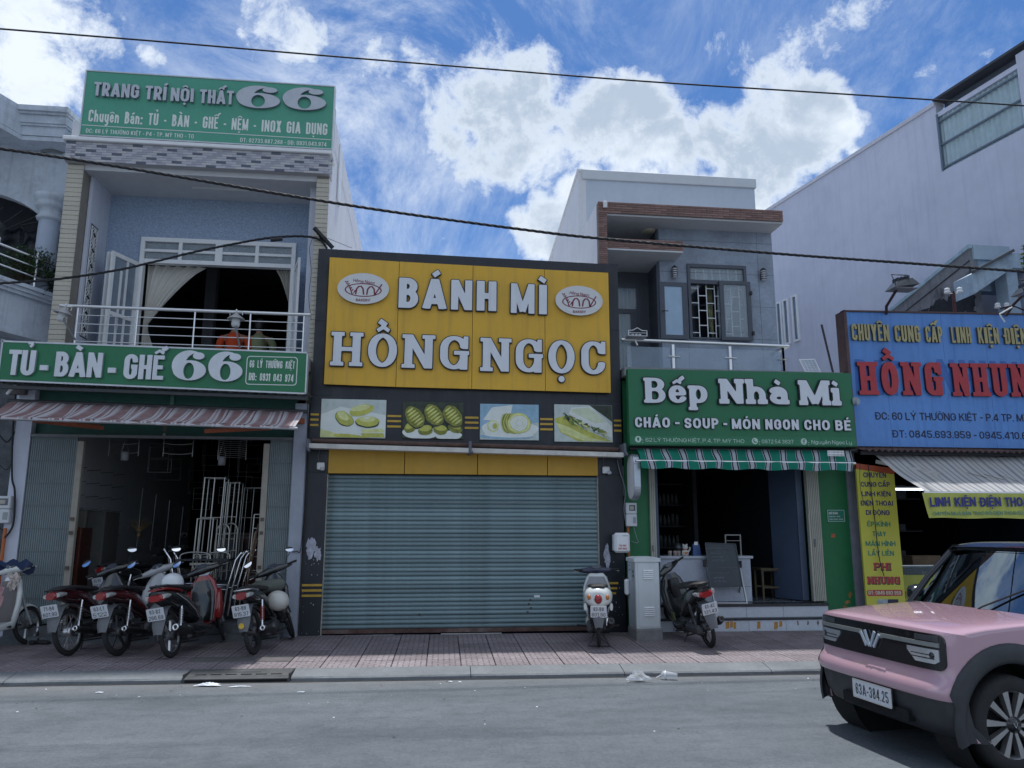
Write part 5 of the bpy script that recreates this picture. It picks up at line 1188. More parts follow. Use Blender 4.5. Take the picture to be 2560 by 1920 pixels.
# the window: transom, fixed right leaf, open middle with bars, left leaf folded back on the wall
t0w,t1w=at(1716,659,WY-.03),at(1869,707,WY-.03);zt,zb,zm=t0w.z,w1.z,t1w.z;xl,xr=w0.x,w1.x;xmid=at(1797,780,WY).x
m=MB();Y0,Y1=WY-.04,WY+.10
m.box(xl,xl+.05,Y0,Y1,zb,zt);m.box(xr-.05,xr,Y0,Y1,zb,zt);m.box(xl+.05,xr-.05,Y0,Y1,zt-.06,zt);m.box(xl+.05,xr-.05,Y0,Y1,zm-.05,zm+.02);m.box(xl+.05,xr-.05,Y0,Y1,zb,zb+.03);wn=m.build('window',dframe,h62)
m=MB();m.box(xl+.051,xr-.051,WY+.0,WY+.006,zm+.021,zt-.061);m.build('pane',MATS['clear_pane'],wn)
barm=M('white_bar',(.72,.74,.76), .45,var=0)
for k in range(6):x=xl+.05+(xr-xl-.1)*(k+.9)/6.6;m=MB();m.box(x-.008,x+.008,WY+.05,WY+.062,zm+.021,zt-.061);m.build('bar',barm,wn)
xo0,xo1=xl+.06,xmid
xs=[xo0+(xr-.06-xo0)*k/6.4 for k in range(1,7)]
for x in xs:m=MB();m.box(x-.008,x+.008,WY+.05,WY+.062,zb+.03,zm-.051);m.build('bar',barm,wn)
allx=[xo0-.01]+xs+[xr-.05]
for i,(a,b)in enumerate(zip(allx,allx[1:])):
 for k in range(3 if i%2 else 4):
  z=zb+.03+(zm-zb-.08)*((k+.85)/3.6 if i%2 else(k+.35)/3.6)
  if z<zm-.08 and z>zb+.05:m=MB();m.box(a+.009,b-.009,WY+.05,WY+.062,z,z+.016);m.build('bar',barm,wn)
lf=MB();Yl0,Yl1=WY-.09,WY-.045
def leafbox(m,x0,x1,z0,z1,fw=.075):
 m.box(x0,x0+fw,Yl0,Yl1,z0,z1);m.box(x1-fw,x1,Yl0,Yl1,z0,z1);m.box(x0+fw,x1-fw,Yl0,Yl1,z0,z0+fw*.8);m.box(x0+fw,x1-fw,Yl0,Yl1,z1-fw*.8,z1)
leafbox(lf,xmid,xr+.04,zb-.02,zm-.0);l1=lf.build('window_leaf',dframe,h62)
m=MB();m.box(xmid+.075,xr-.035,WY-.07,WY-.064,zb+.04,zm-.06);m.build('pane',MATS['clear_pane'],l1)
a_,b_=at(1648,704,WY-.09),at(1723,848,WY-.09);m=MB();leafbox(m,a_.x,b_.x,b_.z,a_.z, .09);l2=m.build('window_leaf',dframe,h62)
m=MB();m.box(a_.x+.09,b_.x-.09,WY-.07,WY-.064,b_.z+.072,a_.z-.072);m.build('pane',M('frosted_blue',(.33,.46,.60), .18,var=.06,spec=.6),l2)
m=MB();m.tube([(a_.x+.03,WY-.10,(a_.z+b_.z)/2-.03),(a_.x+.03,WY-.14,(a_.z+b_.z)/2-.03),(a_.x+.13,WY-.14,(a_.z+b_.z)/2-.03)], .008,6);m.build('handle',black_pl,l2)
for z in(zb+.08,zm-.25):m=MB();m.bbox(xr+.02,xr+.06,WY-.12,WY-.04,z,z+.07,.005);m.build('hinge',black_pl,l1)
flatcurtain(xl+.45,xr-.06,zm,zt-.03,WY+.20,h62,sheer,46)
cg=M('patterned_curtain',(.32,.34,.20), .9,var=.5,scale=9)
curtain(xmid-.02,xl+.42,zm+.05,zb+.35,xmid-.10,xmid-.02,WY+.24,0,h62,ztb=zb-.2,mat_=cg)
curtain(xmid+.05,xr-.05,zm+.05,zb+.1,xmid+.18,xmid+.22,WY+.16,0,h62,ztb=zb-.2,mat_=sheer)
# wall lanterns
for(px,py,lb)in((1687,681,'small striped wall lantern left of the grey framed window'),(1909,687,'small striped wall lantern right of the grey framed window')):
 c=at(px,py,WY-.08);t=thing('wall_lantern',lb,'lamp',tuple(c),'wall lanterns beside the window')
 m=MB();m.tube([(c.x,WY-.075,c.z-.10),(c.x,WY-.075,c.z+.10)], .045,14);m.build('lamp_glass',M('lantern_glass',(.5,.52,.55), .3,var=0),t)
 for k in range(5):m=MB();m.tube([(c.x,WY-.075,c.z-.085+k*.04),(c.x,WY-.075,c.z-.07+k*.04)], .052,14);m.build('ring',black_pl,t)
 m=MB();m.bbox(c.x-.03,c.x+.03,WY-.03,WY,c.z-.08,c.z+.05,.006);m.lathe([(.0,.14),(.05,.10),(.05,.09)],(c.x,WY-.075,c.z),n=12);m.build('mount',black_pl,t)
for i,(x,y)in enumerate(((4.0,12.95),(5.55,12.95))):
 t=thing('ceiling_lamp',('round ceiling lamp under the left half of the brick canopy','round ceiling lamp under the right half of the brick canopy')[i],'lamp',(x,y,7.0),'ceiling lamps under the brick canopy')
 m=MB();m.lathe([(.13,.034),(.13,.012),(.10,-.002),(.0,-.008)],(x,y,7.0),n=20);m.build('lamp_glass',M('lamp_cream',(.55,.50,.38), .4,var=0),t)
cm_=at(1513,512,12.25);t=thing('security_camera','small white camera on the brick pier under the canopy','camera',tuple(cm_))
m=MB();m.tube([cm_+Vector((0,0,-.05)),cm_+Vector((0,-.02,.05))], .035,10);m.build('camera_body',white,t);m=MB();m.bbox(cm_.x-.03,cm_.x+.03,12.24,12.30,cm_.z+.02,cm_.z+.07,.006);m.build('mount',white,t)
# balcony slab and glass balustrade
m=MB();m.box(3.25,7.10,12.06,14.4,4.16,4.30);m.build('balcony_floor',concrete,h62)
gr=thing('glass_balustrade','glass balcony balustrade with steel handrail above the green shop sign','railing',(4.7,12.25,4.3))
g0,g1=at(1553,849,12.22),at(1972,866,12.22)
m=MB();m.tube([g0,g1], .03,12);m.bar(g1+Vector((-.03,.0,0)),(g1.x-.03,12.8,g1.z), .045, .045);m.build('handrail',steel,gr)
gl=M('balustrade_glass',(.42,.55,.68), .02,var=0,alpha=.26,spec=1.0)
px_=[g0.x+.06,at(1686,925,12.22).x,at(1829,925,12.22).x,at(1962,925,12.22).x]
for a,b in zip(px_,px_[1:]):m=MB();m.box(a+.05,b-.05,12.26,12.27,4.30,g0.z-.10);m.build('glass_pane',gl,gr)
m=MB();m.box(px_[3]+.02,px_[3]+.03,12.33,12.75,4.30,g1.z-.10);m.build('glass_pane',gl,gr)
for x in px_[1:]+[px_[3]+.001]:
 y=12.24
 m=MB();m.box(x-.022,x+.022,y,y+.016,4.3,g1.z-.02);m.build('post',steel,gr)
 m=MB();m.tube([(x-.10,y-.012,g1.z-.23),(x+.10,y-.012,g1.z-.23)], .012,8);m.build('clamp',steel,gr)
 if x>px_[3]:break
c=at(1588,846,12.15);t=thing('offering_tray','ornate white metal tray with small cups on the left end of the balustrade','tray',tuple(c))
m=MB();m.bbox(c.x-.16,c.x+.17,12.0,12.26,c.z+.0,c.z+.018,.004);m.build('tray',M('tray_metal',(.45,.45,.47), .4,metal=.6),t)
m=MB();m.tube([(c.x-.15,12.01,c.z+.02),(c.x-.15,12.01,c.z+.10),(c.x-.08,12.01,c.z+.10),(c.x,12.01,c.z+.145),(c.x+.08,12.01,c.z+.10),(c.x+.16,12.01,c.z+.10),(c.x+.16,12.01,c.z+.02)], .007,6);m.tube([(c.x-.15,12.01,c.z+.06),(c.x+.16,12.01,c.z+.06)], .004,6);m.build('tray_rail',white,t)
for k in range(3):m=MB();m.lathe([(.014,.018),(.026,.055)],(c.x-.06+.06*k,12.08,c.z),n=10);m.build('cup',white,t)
m=MB();m.tube([(c.x,12.2,c.z),(c.x+.05,12.22,c.z-.10)], .02,8);m.build('bracket',steel,t)
# potted twig behind the glass
# ------------------------------------------------------------------ ground floor of the food shop
m=MB();m.box(3.27,3.66,YG,YG+.3,.1,4.12);m.build('wall_left',gpaint,h62)
m=MB();m.box(6.52,7.06,YG-.02,YG+.3,.1,4.12);m.build('wall_right',gpaint,h62)
m=MB();m.box(6.40,6.515,YG+.05,YG+.5,.5,2.9);m.build('door_reveal',M('green_paint_shaded',(.010,.115,.045), .6,var=.08),h62)  # wall green darkened to paint in the shade of the recessed side
m=MB();m.box(3.67,6.51,YG+.02,YG+.25,2.75,4.12);m.build('lintel',gpaint,h62)
m=MB();m.box(7.06,7.22,YG-.05,YG+.3,.1,4.1);m.build('corner_pillar',M('raw_concrete_pillar',(.25,.25,.29), .85,var=.12,streak=.3),h62)
wtile=M('white_marble_tile',(.56,.60,.66), .25,var=.06,scale=3,objrand=.04);blk=M('black_granite',(.03,.032,.038), .3,var=.2)
m=MB();m.box(3.30,6.52,12.2,20,-.02,.50);m.build('floor_slab',concrete,h62)
xs=[3.31,3.92,4.53,5.14,5.75,6.505]
for a,b in zip(xs,xs[1:]):
 m=MB();m.bbox(a+.002,b-.002,12.13,12.20,.335,.500,.002);m.build('riser_tile',wtile,h62);m=MB();m.bbox(a+.002,b-.002,12.06,12.20,.09,.300,.002);m.build('riser_tile',wtile,h62)
m=MB();m.bbox(3.30,6.51,12.045,12.20,.301,.334,.004);m.build('step_edge',blk,h62)
m=MB();m.bbox(3.30,6.51,12.11,12.40,.501,.542,.004);m.build('step_edge',blk,h62)
tape=M('orange_tape',(.50,.24,.05), .7,var=.25,scale=20)
for i,(px,py,w_,h_)in enumerate(((1819,1563,9,18),(1829,1561,7,17),(1837,1564,6,18),(1897,1563,8,19),(1940,1564,9,19),(1952,1560,7,15))):
 a=at(px-w_/2,py+h_/2,12.057);b=at(px+w_/2,py-h_/2,12.057);m=MB();m.prism([[(a.x,a.z),(b.x-.004,a.z+.01),(b.x,b.z),(a.x+.006,b.z-.004)]],(0,12.0575,0),(1,0,0),(0,0,1),(0,.001,0));m.build('tape_strip',tape,h62)
for i,(px,py)in enumerate(((1995,1558),(2020,1558),(2045,1558))):
 a=at(px,py,12.057);m=MB();m.prism([blobpoly(a.x,a.z,.015,.035,10,i+60,.5)],(0,12.0575,0),(1,0,0),(0,0,1),(0,.001,0));m.build('tape_scrap',M('tape_scrap',(.20,.15,.12), .9,var=.4),h62)
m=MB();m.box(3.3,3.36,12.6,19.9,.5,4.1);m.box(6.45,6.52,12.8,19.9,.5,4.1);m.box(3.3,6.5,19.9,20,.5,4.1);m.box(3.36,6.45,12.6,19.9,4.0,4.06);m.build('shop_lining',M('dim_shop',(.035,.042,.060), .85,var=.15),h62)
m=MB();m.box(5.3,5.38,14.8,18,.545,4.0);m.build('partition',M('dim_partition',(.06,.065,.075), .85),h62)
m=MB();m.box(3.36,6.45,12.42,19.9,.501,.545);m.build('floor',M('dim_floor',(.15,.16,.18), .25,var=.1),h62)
# folding gates pushed aside and blue door leaves
cg_m=M('gate_cream_folded',(.42,.42,.36), .55,var=.08,streak=.2,dirtcol=(.2,.2,.17))
t=thing('folding_gate','cream folding gate pushed against the green wall at the right of the food shop','gate',(6.36,12.3,.55))
for k in range(7):m=MB();a=at(2012,1200,12.30).x+.03*k;m.bbox(a,a+.024,12.24,12.34,.56,2.76,.004);m.build('slat',cg_m,t)
m=MB();a=at(2012,1200,12.28).x;m.bbox(a-.01,a+.015,12.22,12.25,.56,1.95,.003);m.build('edge_bar',cg_m,t);m=MB();m.bbox(a+.06,a+.09,12.22,12.24,1.42,1.55,.004);m.build('handle',grey_pl,t)
t=thing('folding_gate','narrow folded cream gate edge beside the left green wall of the food shop','gate',(3.7,12.3,.55))
for k in range(3):m=MB();a=3.665+.032*k;m.bbox(a,a+.027,12.24,12.34,.56,2.76,.004);m.build('slat',cg_m,t)
m=MB();m.bbox(3.68,3.70,12.22,12.24,1.35,1.45,.003);m.build('lock',grey_pl,t)
bdoor=M('blue_grey_door',(.07,.10,.16), .45,var=.06)
t=thing('glass_door_leaf','blue grey door leaf standing open at the right of the food shop','door',(6.15,12.4,.55));m=MB();m.hexa([(6.02,12.98,.56),(6.05,12.98,.56),(6.26,12.42,.56),(6.23,12.42,.56),(6.02,12.98,2.74),(6.05,12.98,2.74),(6.26,12.42,2.74),(6.23,12.42,2.74)]);m.build('leaf_panel',bdoor,t);m=MB();m.bbox(6.22,6.33,12.385,12.42,.56,2.74,.004);m.build('leaf_frame',bdoor,t)
t=thing('glass_door_leaf','blue grey door leaf edge at the left of the food shop counter','door',(3.82,12.4,.55));m=MB();m.bbox(3.765,3.85,12.40,12.44,.56,2.74,.004);m.build('leaf_frame',bdoor,t)
# ------------------------------------------------------------------ green sign
YZ=11.80
gs=thing('food_shop_sign','bright green shop sign with rounded white letters over the green striped awning','sign',(5.2,YZ,3.6))
m=MB();zx0,zx1,zz0,zz1=panel(m,(1569,922),(2126,933),(1575,1113),(2142,1117),YZ, .12);m.build('board',M('sign_green_bright',(.012,.150,.062), .4,var=.05,scale=1.2,streak=.08,dirtcol=(.02,.10,.05)),gs)
m=MB();a,b=at(1575,1089,YZ),at(2141,1094,YZ);m.hexa([(zx0+.002,YZ-.012,a.z-.135),(zx1-.002,YZ-.012,b.z-.135),(zx1-.002,YZ-.001,b.z-.135),(zx0+.002,YZ-.001,a.z-.135),(zx0+.002,YZ-.012,a.z),(zx1-.002,YZ-.012,b.z),(zx1-.002,YZ-.001,b.z),(zx0+.002,YZ-.001,a.z)]);m.build('lower_strip',M('strip_green',(.018,.17,.075), .35,var=.05),gs)
bm_=(M('letter_pale',(.68,.71,.76), .45,var=.04,streak=.2,dirtcol=(.35,.38,.42)),side)
def c3(x,y):return(1500+x*.2984,880+y*.2984)
word(gs,'Bếp',c3(375,428),c3(895,432),(62,62),YZ,bm_,t=.27,th=.125,style='soft',sl=.06,outline=.045,gap=.13,depth=.05)
word(gs,'Nhà',c3(1005,436),c3(1565,442),(62,62),YZ,bm_,t=.28,th=.19,style='soft',sl=.07,outline=.045,gap=.16,depth=.05)
word(gs,'Mì',c3(1672,448),c3(2000,452),(62,62),YZ,bm_,t=.28,th=.19,style='soft',sl=.07,outline=.045,gap=.16,depth=.05)
for tx,xa,ya,xb,yb in(('CHÁO',290,633,582,636),('-',624,637,662,638),('SOUP',703,640,988,644),('-',1028,645,1060,646),('MÓN',1100,647,1335,650),('NGON',1380,651,1660,654),('CHO',1706,655,1920,658),('BÉ',1966,659,2095,660)):
 word(gs,tx,c3(xa,ya),c3(xb,yb),(25.5,25.5),YZ,bm_,t=.25,th=.2,outline=.05,gap=.16,depth=.035)
m=MM();Yp=YZ-.0135;pw2=dict(t=.13,gap=.16)
pword(m,'62 LÝ THƯỜNG KIỆT, P.4, TP. MỸ THO',c3(382,751),c3(1210,763),9.5,Yp,**pw2);pword(m,'0972 54 3637',c3(1357,765),c3(1622,768),9.5,Yp,**pw2);pword(m,'Nguyễn Ngọc Ly',c3(1773,769),c3(2110,774),9.5,Yp,**pw2)
for x,y in((358,744),(1335,760),(1748,766)):c=at(*c3(x,y),Yp);m.box(c.x-.006,c.x+.006,Yp,Yp+.001,c.z-.03,c.z-.018);m.box(c.x-.006,c.x+.006,Yp,Yp+.001,c.z+.008,c.z+.02)
for i,(x,y)in enumerate(((320,731),(1298,746),(1708,750))):
 c=at(*c3(x,y),Yp);ci=[(.052*math.cos(2*math.pi*k/28), .052*math.sin(2*math.pi*k/28))for k in range(28)]
 if i==0:holes=[[(.0,-.035),(.018,.0),(.016,.022),(.0,.034),(-.016,.022),(-.018,.0)]]
 elif i==1:holes=[[(-.030,.022),(-.016,.034),(-.008,.018),(-.014,.008),(.006,-.012),(.016,-.008),(.030,-.018),(.018,-.032),(-.006,-.026),(-.026,-.002)]]
 else:holes=[[(-.006,-.036),(.008,-.036),(.008,.0),(.018,.0),(.020,.012),(.008,.012),(.008,.022),(.020,.022),(.020,.034),(.004,.034),(-.006,.026),(-.006,.012),(-.016,.012),(-.016,.0),(-.006,.0)]]
 m.prism([ci]+holes,c,(1,0,0),(0,0,1),(0,0,0))
m.build('text_line',M('print_pale_green',(.48,.62,.54), .5,var=.15,scale=30),gs)
# green, white and black striped awning
ag=thing('striped_awning','green white and black striped awning hanging under the green shop sign','awning',(5.1,11.8,2.9))
G_,W_,K_=(.020,.270,.185),(.58,.61,.66),(.020,.024,.035)
smg=stripe_mat('awning_green',[(0,G_),(.40,W_),(.43,K_),(.505,W_),(.52,W_),(.54,W_),(.72,K_),(.80,W_),(.83,G_)], .405,dirt=.12,dc=(.10,.16,.15))
A0,A1,F0,F1,V0,V1=at(1590,1121,11.93),at(2128,1126,11.93),at(1603,1152,11.62),at(2132,1158,11.62),at(1605,1170,11.60),at(2132,1177,11.60)
def agf(u,v):
 a,f,c=A0.lerp(A1,u),F0.lerp(F1,u),V0.lerp(V1,u)
 p=a.lerp(f,v/.6)if v< .6 else f.lerp(c,(v-.6)/.4)
 w= .012*math.sin(u*47+v*6)+.008*math.sin(u*91)
 return(p.x+.010*math.sin(v*6+u*30),p.y-(.02*math.sin(u*60)*max(0,v-.6)*2),p.z+w*math.sin(math.pi*min(1,v/.6))-(.012*math.sin(u*33)if v> .9 else 0))
cloth(agf,150,14,5.2,smg,'cloth',ag)
m=MB();m.tube([F0+Vector((-.08,.03,0)),F1+Vector((.06,.03,0))], .022,8);m.build('front_bar',steel,ag);m=MB();m.tube([A0+Vector((-.1,.03,0)),A1+Vector((.12,.03,0))], .04,8);m.build('roller',black_pl,ag)
for f in(.15,.5,.85):m=MB();p=F0.lerp(F1,f);m.bar(p+Vector((0,.03,-.01)),p+Vector((.3 if f< .6 else-.3,.6,.14)), .03, .04);m.build('folding_arm',steel,ag)
m=MB();a,b=at(2069,1140,11.70),at(2109,1127,11.70);a=at(2069,1140,11.66);b=at(2109,1127,11.66);m.box(a.x,b.x,11.655,11.657,a.z,b.z);l_=m.build('phone_label',white,ag)
m=MB();print_text(m,'ĐT: 0766 965 762',(a.x+.01,11.6535,b.z-.035),(1,0,0),(0,0,1),b.x-a.x-.02, .022,t=.14);print_text(m,'ĐT: 0762 965 962',(a.x+.01,11.6535,a.z+.008),(1,0,0),(0,0,1),b.x-a.x-.02, .022,t=.14);m.build('print',side,l_)
# opening hours sign and small sticker
c0,c1_=at(2069,1305,YG-.03),at(2111,1274,YG-.03);t=thing('hours_sign','tiny green opening hours sign on the right green wall','sign',tuple(c0))
m=MB();m.bbox(c0.x,c1_.x,YG-.032,YG-.021,c0.z,c1_.z,.002);m.build('board',M('teal_board',(.02,.20,.13), .4,var=.03),t)
m=MB();w_=c1_.x-c0.x;h_=c1_.z-c0.z;o=Vector((c0.x,YG-.034,c0.z))
m.prism([rrect(.008,w_-.008,.008,h_-.008,.004),rrect(.013,w_-.013,.013,h_-.013,.003)],o,(1,0,0),(0,0,1),(0,0,0))
print_text(m,'GIỜ BÁN:',o+Vector((.03,-.001,h_*.62)),(1,0,0),(0,0,1),w_*.52,h_*.17,t=.2);print_text(m,'Sáng: 6h00 - 10h00',o+Vector((.03,-.001,h_*.40)),(1,0,0),(0,0,1),w_*.62,h_*.09,t=.16);print_text(m,'Chiều: 15h00 - 19h00',o+Vector((.03,-.001,h_*.18)),(1,0,0),(0,0,1),w_*.78,h_*.09,t=.16)
m.build('print',white,t)
c=at(2083,1339,YG-.025);t=thing('orange_sticker','small orange sticker on the right green wall','sticker',tuple(c));m=MB();m.box(c.x-.035,c.x+.035,YG-.024,YG-.021,c.z-.03,c.z+.03);m.build('label',M('orange_label',(.45,.12,.05), .6,var=.2,scale=30),t)
m=MB()
for i,(px,py,rx,rz)in enumerate(((2133,1487,.03,.05),(2127,1505,.05,.03),(2120,1516,.03,.02))):c=at(px-8,py,YG-.023);m.prism([blobpoly(c.x,c.z,rx,rz,14,i+20,.5)],(0,YG-.0225-.0004*i,0),(1,0,0),(0,0,1),(0,0,0))
o=m.build('peeling_spot',M('peel_orange',(.30,.16,.05), .9,var=.4),h62);o['kind']='stuff'
# projecting oval sign seen edge on, meters, conduit, white cabinet
c0,c1_=at(1588,1250,11.9),at(1588,1135,11.9);t=thing('projecting_sign','rounded white projecting sign seen edge on beside the green awning','sign',tuple(c0))
hh=(c1_.z-c0.z);zc=(c0.z+c1_.z)/2;m=MB();lp=rrect(11.72,12.14,c0.z,c1_.z,.20,8);m.prism([lp],(c0.x-.055,0,0),(0,1,0),(0,0,1),(.10,0,0));m.build('light_box',M('box_edge_steel',(.50,.54,.60), .3,metal=.6,var=.05),t)
m=MB();m.prism([rrect(11.74,12.12,c0.z+.02,c1_.z-.02,.18,8)],(c0.x-.058,0,0),(0,1,0),(0,0,1),(.002,0,0));m.build('sign_face',white,t)
m=MB();m.tube([(c0.x,12.15,zc),(c0.x,12.3,zc)], .02,8);m.bbox(c0.x-.12,c0.x-.07,12.27,12.30,zc-.28,zc+.20,.005);m.build('bracket',grey_pl,t)
mw=M('meter_white',(.60,.62,.64), .45,var=.05,dirt=.2,dirtcol=(.3,.3,.3))
def meter(px0,py0,px1,py1,Y,lab):
 a,b=at(px0,py1,Y),at(px1,py0,Y);t=thing('electric_meter',lab,'meter',tuple(a));h_=b.z-a.z;w_=b.x-a.x
 m=MB();m.bbox(a.x,b.x,Y,Y+.10,a.z+h_*.53,b.z,.01);m.bbox(a.x,b.x,Y+.005,Y+.10,a.z,a.z+h_*.52,.01);m.build('case',mw,t)
 m=MB();m.bbox(a.x+w_*.3,b.x-w_*.15,Y-.004,Y+.002,a.z+h_*.66,b.z-h_*.09,.002);m.build('dial_window',M('dial_dark',(.12,.13,.15), .15,var=.2),t)
 m=MB();m.bbox(a.x+w_*.36,b.x-w_*.3,Y-.0065,Y-.0042,a.z+h_*.71,b.z-h_*.15,.001);m.build('dial',M('dial_grey',(.4,.38,.33), .5,var=.2),t)
 m=MB();m.bbox(a.x+w_*.62,b.x-w_*.10,Y-.002,Y+.006,a.z+h_*.13,a.z+h_*.40,.002);m.build('breaker',M('breaker_grey',(.33,.34,.36), .4,var=.1),t)
 return t
meter(1566,1257,1592,1316,12.18,'two part white electric meter on the left green wall of the food shop')
meter(-22,1240,28,1308,12.04,'white electric meter box on the column at the far left edge')
c=at(1571,1320,12.22);t=thing('conduit','short orange conduit under the meter on the green wall','pipe',tuple(c));m=MB();m.tube([(c.x,12.24,c.z+.02),(c.x,12.24,c.z-.62)], .02,8);m.build('pipe',M('orange_pvc',(.50,.13,.03), .5,var=.1),t)
c=at(4,1400,12.1);t=thing('conduit','orange conduit under the meter at the far left edge','pipe',tuple(c));m=MB();m.tube([(c.x,12.1,c.z+.45),(c.x,12.1,c.z-.35)], .024,8);m.build('pipe',MATS['orange_pvc'],t)
a,b=at(1538,1382,11.95),at(1575,1332,11.95);t=thing('cable_box','white plastic cable box with red numbers above the grey utility cabinet','box',tuple(a))
m=MB();m.bbox(a.x,b.x,11.95,12.07,a.z,b.z,.03);m.build('case',white,t);m=MB();m.bbox(a.x-.012,a.x+.01,11.99,12.09,a.z+.03,b.z-.03,.008);m.build('side_cover',mw,t)
m=MB();w_=b.x-a.x;print_text(m,'TSG 0161',(a.x+w_*.25,11.948,a.z+.095),(1,0,0),(0,0,1),w_*.48,.028,t=.18);print_text(m,'0921 6602',(a.x+w_*.22,11.948,a.z+.050),(1,0,0),(0,0,1),w_*.56,.028,t=.18);m.build('print',M('red_print',(.5,.05,.06), .5,var=0),t)
m=MB();m.box(a.x+w_*.5,a.x+w_*.85,11.948,11.9495,b.z-.05,b.z-.042);m.build('logo_strip',grey_pl,t)
def cable(lab,pts,r=.006,name='cable',mt=None,group=None):
 """catmull-rom through world points"""
 P_=[Vector(p)for p in pts];out=[]
 for i in range(len(P_)-1):
  p0,p1,p2,p3=P_[max(i-1,0)],P_[i],P_[i+1],P_[min(i+2,len(P_)-1)]
  for k in range(10):
   u=k/10;out.append(.5*((2*p1)+(p2-p0)*u+(2*p0-5*p1+4*p2-p3)*u*u+(3*p1-p0-3*p2+p3)*u**3))
 out.append(P_[-1]);m=MB();m.tube(out,r,7);o=m.build(name,mt or cable_m);return tag(o,lab,'cable',group)
cable('grey cable dropping down the right edge of the black pillar to the meter',[at(1543,1150,12.15),at(1550,1180,12.15),at(1563,1225,12.17),at(1560,1275,12.17),at(1567,1318,12.2)], .007,mt=M('grey_cable',(.22,.24,.26), .6))
cable('thin looped grey cable hanging under the meter on the green wall',[at(1584,1318,12.2),at(1592,1345,12.18),at(1596,1355,12.18),at(1590,1357,12.18),at(1578,1353,12.17)], .006,mt=MATS['grey_cable'])
# ------------------------------------------------------------------ phone shop (lot 60): blue sign, awning, banners
h60=thing('phone_shop_house','old grey plastered house with pale blue front behind the blue sign','building',(9.0,12.4,0))
plaster=M('weathered_plaster',(.20,.20,.215), .9,var=.25,scale=1.6,bump=.5,bscale=25,dirt=.9,dirtcol=(.018,.02,.026),streak=.4)
lblue=M('pale_blue_old',(.36,.46,.55), .8,var=.14,streak=.5,dirtcol=(.10,.12,.14),dirt=.55,bump=.2)
mold=M('black_mould',(.015,.018,.024), .95,var=.4)
XP=10.25
tp,lowp=atx(2421,612,XP),atx(2110,868,XP)
m=MB();s_=(lowp.z-tp.z)/(lowp.y-tp.y);yb_=26.0;zb_=tp.z+s_*(yb_-tp.y)
m.hexa([(XP,tp.y,3),(XP+.15,tp.y,3),(XP+.15,yb_,3),(XP,yb_,3),(XP,tp.y,tp.z-.07),(XP+.15,tp.y,tp.z-.07),(XP+.15,yb_,max(3.05,zb_-.07)),(XP,yb_,max(3.05,zb_-.07))]);m.build('gable_wall',plaster,h60)
m=MB();m.hexa([(XP-.03,tp.y-.03,tp.z-.07),(XP+.17,tp.y-.03,tp.z-.07),(XP+.17,yb_,zb_-.07),(XP-.03,yb_,zb_-.07),(XP-.03,tp.y-.03,tp.z),(XP+.17,tp.y-.03,tp.z),(XP+.17,yb_,zb_),(XP-.03,yb_,zb_)]);m.build('coping',M('blue_coping',(.34,.46,.52), .6,var=.2,dirt=.3,streak=.3),h60)
m=MB();m.hexa([(XP-.015,tp.y,tp.z-.32),(XP-.001,tp.y,tp.z-.32),(XP-.001,yb_,zb_-.32),(XP-.015,yb_,zb_-.32),(XP-.015,tp.y,tp.z-.30),(XP-.001,tp.y,tp.z-.30),(XP-.001,yb_,zb_-.30),(XP-.015,yb_,zb_-.30)]);m.build('wall_rib',M('rib_dark',(.05,.05,.06), .9),h60)
yf=tp.y
for i_,(px_0,py_0,ry_,rz_)in enumerate(((2385,765,.42,.22),(2345,775,.35,.16),(2425,760,.16,.30),(2405,735,.16,.16),(2428,700,.07,.20),(2300,783,.30,.05))):
 q_=atx(px_0,py_0,XP);m=MB();m.prism([blobpoly(q_.y,q_.z,ry_,rz_,34,i_+300,.45)],(XP-.004-.0005*i_,0,0),(0,1,0),(0,0,1),(0,0,0));m.build('mould_stain',mold,h60,kind='stuff')
m=MB();m.box(XP+.15,15,yf+.02,yf+.25,tp.z-.9,tp.z-.12);m.build('parapet',lblue,h60)
m=MB();m.box(XP+.05,XP+1.25,yf-.06,yf+.1,tp.z-.30,tp.z-.02);m.build('parapet_block',M('pale_blue_clean',(.36,.45,.52), .7,var=.08),h60)
m=MB();m.box(XP+1.26,15,yf-.08,yf+.1,tp.z-.28,tp.z-.18);m.build('eave_board',lblue,h60)
# inclined canopy beam, column, wall and window behind the sign
b0,b1,b2=at(2430,685,yf-.5),at(2516,632,yf-.5),at(2600,640,yf-.5)
m=MB();m.hexa([(b0.x,yf-.5,b0.z-.38),(b1.x+.1,yf-.5,b1.z-.28),(b1.x+.1,yf,b1.z-.28),(b0.x,yf,b0.z-.38),(b0.x,yf-.5,b0.z),(b1.x+.1,yf-.5,b1.z),(b1.x+.1,yf,b1.z),(b0.x,yf,b0.z)]);m.hexa([(b1.x+.101,yf-.5,b1.z-.28),(13.5,yf-.5,b1.z-.35),(13.5,yf,b1.z-.35),(b1.x+.101,yf,b1.z-.28),(b1.x+.101,yf-.5,b1.z),(13.5,yf-.5,b1.z-.1),(13.5,yf,b1.z-.1),(b1.x+.101,yf,b1.z)]);m.build('canopy_beam',lblue,h60)
m=MB();m.bar(b0+Vector((0,-.03,.03)),b1+Vector((.1,-.03,.03)), .1, .05);m.build('canopy_edge',M('edge_dark',(.08,.09,.10), .8),h60)
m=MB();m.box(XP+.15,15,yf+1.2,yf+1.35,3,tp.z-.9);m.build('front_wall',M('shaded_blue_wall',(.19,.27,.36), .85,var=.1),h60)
c_=at(2518,700,yf-.3);m=MB();m.box(c_.x-.09,c_.x+.13,yf-.4,yf-.1,3,b1.z-.05);m.build('column',lblue,h60)
